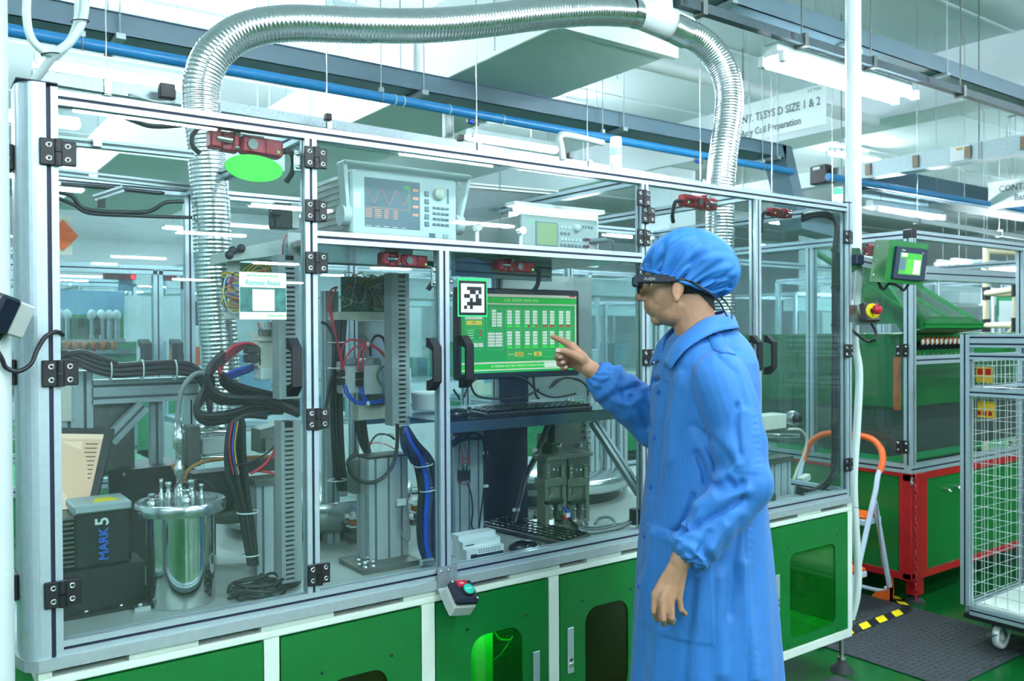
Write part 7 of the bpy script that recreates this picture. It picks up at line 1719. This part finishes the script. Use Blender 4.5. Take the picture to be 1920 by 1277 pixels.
# stop box on the left corner with looping cable
lb = thing('switch_box', PY(20, 640, -.06), 'white and black switch box with looping black cable at the left edge', 'switch')
c = PY(14, 592, -.075); R_ = Euler((.25, 0, .55)).to_matrix().to_4x4(); LM = Matrix.Translation(c) @ R_ @ Matrix.Rotation(.30, 4, 'Y')
b = MB('grey_plastic'); b.M = LM; b.box((-.005, -.03, -.036), (.032, .04, .036), bev=.004); b.build('case', lb)
b = MB('gloss_navy'); b.M = LM; b.box((-.05, -.032, -.038), (-.004, .042, .038), bev=.006); b.build('cover', lb)
b = MB('black'); b.M = LM; b.cyl((-.005, .0, -.036), (-.008, .0, -.062), .013, 10); b.build('cable_gland', lb)
cable('cable', [LM @ V((-.008, 0, -.06)), PY(2, 670, -.07), PY(12, 690, -.065), PY(35, 696, -.06), PY(58, 682, -.05), PY(70, 655, -.04), PY(85, 632, -.03), PY(105, 622, -.015), PY(118, 628, .002)], .0048, 'cable_black', lb, 9)
# ------------------------------------------------------------------ machines further back in the hall
mat('bg_white', 'd2e0e4', .5, 0, .04, 3); mat('bg_blue', '6f9cb8', .5, 0, .08, 3); mat('bg_green', '1c8a55', .5, 0, .1, 4); mat('bg_grey', '8fa2a8', .5, .2, .06, 4)
def bg_machine(x, y, w, d, h, label, base='bg_green', fill=6, seed=1, zb=.75):
    random.seed(seed)
    t = thing('production_machine', (x+w/2, y+d/2, 0), label, 'machine', 'machines further back in the hall')
    for px_ in (x, x+w/2, x+w):
        for py_ in (y, y+d): b = MB('alu'); b.prof((px_, py_, zb), (px_, py_, h), .045); b.build('post', t)
    for z in (zb, h):
        for py_ in (y, y+d): b = MB('alu'); b.prof((x, py_, z), (x+w, py_, z), .045); b.build('beam', t)
        for px_ in (x, x+w): b = MB('alu'); b.prof((px_, y, z), (px_, y+d, z), .045, ref=(0, 0, 1)); b.build('beam', t)
    b = MB(base); b.box((x-.02, y-.02, .12), (x+w+.02, y+d+.02, zb-.03), bev=.01); b.build('base', t)
    b = MB('black'); b.box((x+.05, y+.05, 0), (x+w-.05, y+d-.05, .12)); b.build('plinth', t)
    for px_ in (x+.02, x+w/2+.02): b = MB('glass'); b.box((px_+.01, y, zb+.03), (px_+w/2-.05, y+.004, h-.03)); b.build('pane', t)
    for k in range(fill):
        ww = random.uniform(.12, .4); hh = random.uniform(.1, .55); xx = random.uniform(x+.08, x+w-ww-.08); yy = random.uniform(y+.2, y+d-.35); m_ = random.choice(['bg_white', 'bg_blue', 'bg_grey', 'bg_green', 'bg_white', 'steel_dark', 'beige'])
        b = MB(m_); b.box((xx, yy, zb+.02), (xx+ww, yy+random.uniform(.12, .3), zb+.02+hh), bev=.01); b.box((xx+ww*.2, yy-.01, zb+.02+hh*.3), (xx+ww*.7, yy, zb+.02+hh*.8), 'bg_blue'); b.build('unit', t)
    b = MB('bg_white'); b.box((x+.05, y+.05, h-.25), (x+w-.05, y+.25, h-.05), bev=.01); b.build('header_box', t)
    return t
# the one seen through the left door
q0 = PY(60, 505, 2.35); bx0, bx1 = PY(40, 600, 2.35).x, PY(352, 600, 2.35).x; bz1 = PY(200, 503, 2.35).z
bg = thing('production_machine', ((bx0+bx1)/2, 2.6, 0), 'glazed machine with green tooling and black handles seen through the left door', 'machine', 'machines further back in the hall')
for x in (bx0-.6, bx0+.02, PY(297, 600, 2.35).x, bx1): b = MB('alu'); b.prof((x, 2.37, .75), (x, 2.37, bz1), .045); b.build('post', bg)
for z in (.75, bz1): b = MB('alu'); b.prof((bx0-.6, 2.37, z), (bx1+.02, 2.37, z), .045); b.build('beam', bg); b = MB('alu'); b.prof((bx0-.6, 3.6, z), (bx1+.02, 3.6, z), .045); b.build('beam', bg)
for x in (bx0-.6, bx1): b = MB('alu'); b.prof((x, 3.6, .75), (x, 3.6, bz1), .045); b.build('post', bg)
b = MB('bg_green'); b.box((bx0-.6, 2.35, .12), (bx1+.03, 3.65, .72), bev=.01); b.build('base', bg)
b = MB('black'); b.box((bx0-.5, 2.42, 0), (bx1-.05, 3.55, .12)); b.build('plinth', bg)
def bgp(nm, x0, y0, x1, y1, Y, d, m_, bev=0): return pb(nm, x0, y0, x1, y1, Y, d, m_, bg, bev)
bgp('tool_panel', 95, 590, 232, 640, 2.75, .05, 'bg_green'); bgp('tool_panel', 95, 642, 256, 690, 2.6, .05, 'bg_green'); bgp('work_table', 95, 690, 380, 720, 2.55, .6, 'bg_white'); bgp('rail', 95, 636, 235, 644, 2.6, .05, 'steel'); bgp('rail', 95, 656, 256, 664, 2.55, .03, 'steel')
for x in (112, 126, 172, 190, 205, 219): b = MB('steel'); q = PY(x, 628, 2.68); b.cyl(q-V((0, 0, .05)), q+V((0, 0, .09)), .016, 10); b.ell(q+V((0, 0, .1)), (.022, .022, .03), 'white_plastic', 10, 7); b.build('nozzle', bg)
for x in (153, 183): bgp('dark_post', x-6, 596, x+6, 628, 2.66, .04, 'black', .003)
for x in (125, 141, 157, 175, 193, 212): b = MB('copper'); q = PY(x, 650, 2.56); b.ell(q, (.018, .018, .03), None, 8, 6); b.build('bobbin', bg)
for x in (269, 328): b = MB('black'); a0, c0, z0, z1 = ext(x-8, 636, x+8, 690, 2.32); b.prism([(a0, 2.35, z1), (a0, 2.28, z1-.02), (a0, 2.28, z0+.02), (a0, 2.35, z0), (a0, 2.35, z0+.03), (a0, 2.30, z0+.045), (a0, 2.30, z1-.045), (a0, 2.35, z1-.03)], (.05, 0, 0)); b.build('handle', bg)
for x, y in ((348, 535), (350, 671)): bgp('hinge', x-8, y-7, x+8, y+7, 2.33, .02, 'black', .003)
bgp('safety_lock', 196, 508, 256, 524, 2.45, .05, 'red_plastic', .005); bgp('safety_lock', 305, 512, 332, 526, 2.5, .05, 'red_plastic', .005); bgp('lock_bracket', 225, 524, 250, 545, 2.46, .04, 'bg_blue')
b = MB('led_red'); b.ell(PY(250, 520, 2.44), (.012, .008, .012), None, 8, 6); b.build('lamp', bg)
bgp('orange_cover', 326, 645, 350, 688, 2.6, .1, 'wood_orange', .004); bgp('orange_cover', 358, 650, 376, 690, 2.6, .1, 'wood_orange', .004); bgp('display', 348, 565, 374, 610, 2.45, .05, 'black', .005); bgp('cabinet', 240, 555, 345, 640, 3.4, .2, 'bg_white'); bgp('cabinet', 100, 545, 235, 592, 3.5, .1, 'bg_blue')
for x0, x1 in ((bx0+.04, PY(292, 600, 2.35).x), (PY(302, 600, 2.35).x, bx1-.03)): b = MB('glass'); b.box((x0, 2.36, .78), (x1, 2.364, bz1-.03)); b.build('pane', bg)
# card with orange diamond hung inside the left bay
cd_ = thing('warning_card', PY(120, 480, .9), 'pale card with orange diamond hanging inside the left bay', 'card')
pb('sheet', 95, 405, 135, 478, .95, .004, 'beige', cd_); c_ = PY(118, 441, .944); b = MB('orange'); b.prism([c_+V((.045*math.cos(a_), 0, .05*math.sin(a_))) for a_ in (0, pi/2, pi, 3*pi/2)], (0, .004, 0)); b.build('diamond', cd_)
# rows of machines
specs = [(-2.6, 4.8, 2.2, 1.2, 2.05, 'distant glazed machine at the far left of the hall behind the corner column', 11), (1.6, 4.4, 2.3, 1.2, 2.0, 'glazed machine behind the second bay of the test machine', 12), (4.6, 4.9, 2.4, 1.2, 2.1, 'glazed machine behind the operator, past the test machine', 13), (-2.2, 8.6, 2.4, 1.3, 2.1, 'far machine in the last row on the left', 14), (1.4, 8.4, 2.6, 1.3, 2.0, 'far machine in the last row behind the analyzer', 15), (5.0, 9.0, 2.6, 1.3, 2.1, 'far machine in the last row behind the operator', 16),
         (7.6, 2.6, 2.2, 1.2, 2.0, 'glazed machine right behind the green press machine', 17), (10.6, 1.6, 2.2, 1.2, 2.0, 'distant glazed machine beyond the cream tube rack', 18), (13.8, 4.4, 2.4, 1.2, 2.1, 'most distant machine at the right side of the hall', 19), (10.4, 5.6, 2.4, 1.2, 2.0, 'distant machine in the second row on the right', 20), (14.0, .2, 2.4, 1.2, 2.0, 'distant machine near the right edge behind the cart', 21), (9.0, 9.6, 2.6, 1.2, 2.0, 'far machine of the last row on the right', 22)]
for (x, y, w, d, h, lb_, sd) in specs: bg_machine(x, y, w, d, h, lb_, 'bg_green' if sd % 2 else 'bg_white', 7, sd)
# bright white liner of the upper bay, right of the meter
mat('tube_soft2', 'ffffff', .4, 0, 0, emit=60.0)
lu = thing('bay_sheet', (1.75, .7, ZM), 'white sheet closing the upper bay beside the meter', 'panel'); b = MB('white_paint'); b.box((1.66, .60, ZM+.02), (2.12, .604, ZT-.05)); b.build('sheet', lu)
bl = thing('bay_lamp', (1.85, .5, 1.92), 'slim work lamp above the white sheet of the upper bay', 'lamp'); b = MB('white_plastic'); b.box((1.60, .48, 1.935), (2.05, .54, 1.95)); b.build('lamp_body', bl); b = MB('tube_soft2'); b.cyl((1.62, .51, 1.925), (2.03, .51, 1.925), .008, 8); b.build('tube', bl)
# cream tube rack on the right
tr = thing('tube_rack', PD(1870, 640, 8.0)*1.0, 'cream coated tube rack with black joints behind the mesh cart', 'rack')
TR = WLOC[tr]; TR.z = 0; tr.location = TR
def tb(a_, c_): b = MB('tube_cream'); b.cyl(a_, c_, .028, 10); b.build('tube', tr)
mat('tube_cream', 'd9d2b0', .45, 0, .03, 10)
P0 = PD(1849, 560, 8.0); P1 = PD(1905, 560, 7.2); P2 = PD(1960, 560, 8.4)
for p, zt_ in ((P0, 2.25), (P1, 1.95), (P2, 2.25)): tb((p.x, p.y, 0), (p.x, p.y, zt_))
for z in (1.80, 1.50, .9): tb((P0.x, P0.y, z), (P1.x, P1.y, z)); 
for z in (2.2, 1.8): tb((P0.x, P0.y, z), (P2.x, P2.y, z))
tb((P1.x, P1.y, 1.48), (P0.x-.2, P0.y-.1, 1.20))
for p in (P0, P1):
    for z in (1.80, 1.50): b = MB('black'); b.cyl((p.x, p.y, z-.06), (p.x, p.y, z+.06), .036, 10); b.build('joint', tr)
nb = thing('notice_board', PD(1890, 610, 9.0), 'pale notice board with dark green frame behind the tube rack', 'board'); q0, q1 = PD(1872, 558, 9.0), PD(1912, 612, 9.0)
b = MB('bg_green'); b.prism([PD(1870, 556, 9), PD(1914, 556, 8.9), PD(1914, 614, 8.9), PD(1870, 614, 9)], (.02, .02, 0)); b.build('frame', nb); b = MB('bg_white'); b.prism([PD(1874, 564, 8.98), PD(1911, 564, 8.88), PD(1911, 609, 8.88), PD(1874, 609, 8.98)], (.01, .01, 0)); b.build('sheet', nb)
b = MB('cable_blue'); b.prism([PD(1902, 578, 8.87), PD(1907, 578, 8.86), PD(1907, 600, 8.86), PD(1902, 600, 8.87)], (.004, .004, 0)); b.build('label_strip', nb)
for x in (1874, 1912): p = PD(x, 610, 9); b = MB('alu'); b.cyl((p.x, p.y, 0), (p.x, p.y, p.z+.1), .02, 8); b.build('leg', nb)
# low hanging far lamps on the right
for k, (px, py, dp_) in enumerate(((1875, 503, 11), (1822, 497, 14), (1790, 498, 16), (1825, 524, 13), (1915, 527, 12))):
    p = PD(px, py, dp_); fixture((p.x, p.y, p.z), ('low lamp above the tube rack, largest of the far right lamps', 'low far lamp second from the green hood', 'low far lamp just above the green hood', 'low long lamp below the other far right lamps', 'low lamp cut by the right picture edge')[k], rods=CEIL)

mat('tube_soft', 'ffffff', .4, 0, 0, emit=38.0)
# work lamps inside the base cabinet, behind the green windows
for x0, x1, nm in ((1.03, 1.33, 'second'), (2.56, 2.92, 'right end')):
    t = thing('cabinet_lamp', (x0, .07, .60), 'small work lamp inside the '+('middle' if nm == 'second' else 'right end')+' base compartment behind its green window', 'lamp')
    b = MB('white_plastic'); b.box((x0, .028, .615), (x1, .056, .65)); b.build('lamp_body', t); b = MB('tube_soft'); b.cyl((x0+.01, .042, .606), (x1-.01, .042, .606), .007, 8); b.build('tube', t)
sw_ = thing('paper_sheet', (1.13, .05, .2), 'white sheet standing behind the left half of the bright green window', 'sheet'); b = MB('white_paint'); b.box((1.05, .075, .2), (1.212, .079, .60)); b.build('sheet', sw_)
nt_ = thing('cable_net', (1.25, .2, .2), 'wire net guard with yellow cable behind the bright green window', 'guard')
for i in range(9): b = MB('steel_dark'); b.cyl((1.20+i*.014, .12, .2), (1.20+i*.014, .12, .62), .0012, 5); b.build('wire', nt_)
for i in range(22): b = MB('steel_dark'); b.cyl((1.2, .119, .22+i*.018), (1.32, .119, .22+i*.018), .0012, 5); b.build('wire', nt_)
cable('yellow_cable', [(1.19, .09, .56), (1.22, .09, .535), (1.25, .09, .50), (1.29, .09, .49)], .004, 'cable_yellow', nt_); cable('yellow_cable', [(1.18, .09, .44), (1.22, .09, .44), (1.26, .09, .46), (1.30, .09, .50)], .002, 'cable_yellow', nt_)
for x0 in (1.37, 2.42):
    b = MB('steel_dark'); b.box((x0-.004, .05, BZ+.04), (x0+.004, MD-.07, ZD-.01)); b.build('base_partition', mach)
b = MB('steel_dark'); b.box((.94, .05, BZ+.04), (.948, MD-.07, ZD-.01)); b.build('base_partition', mach)
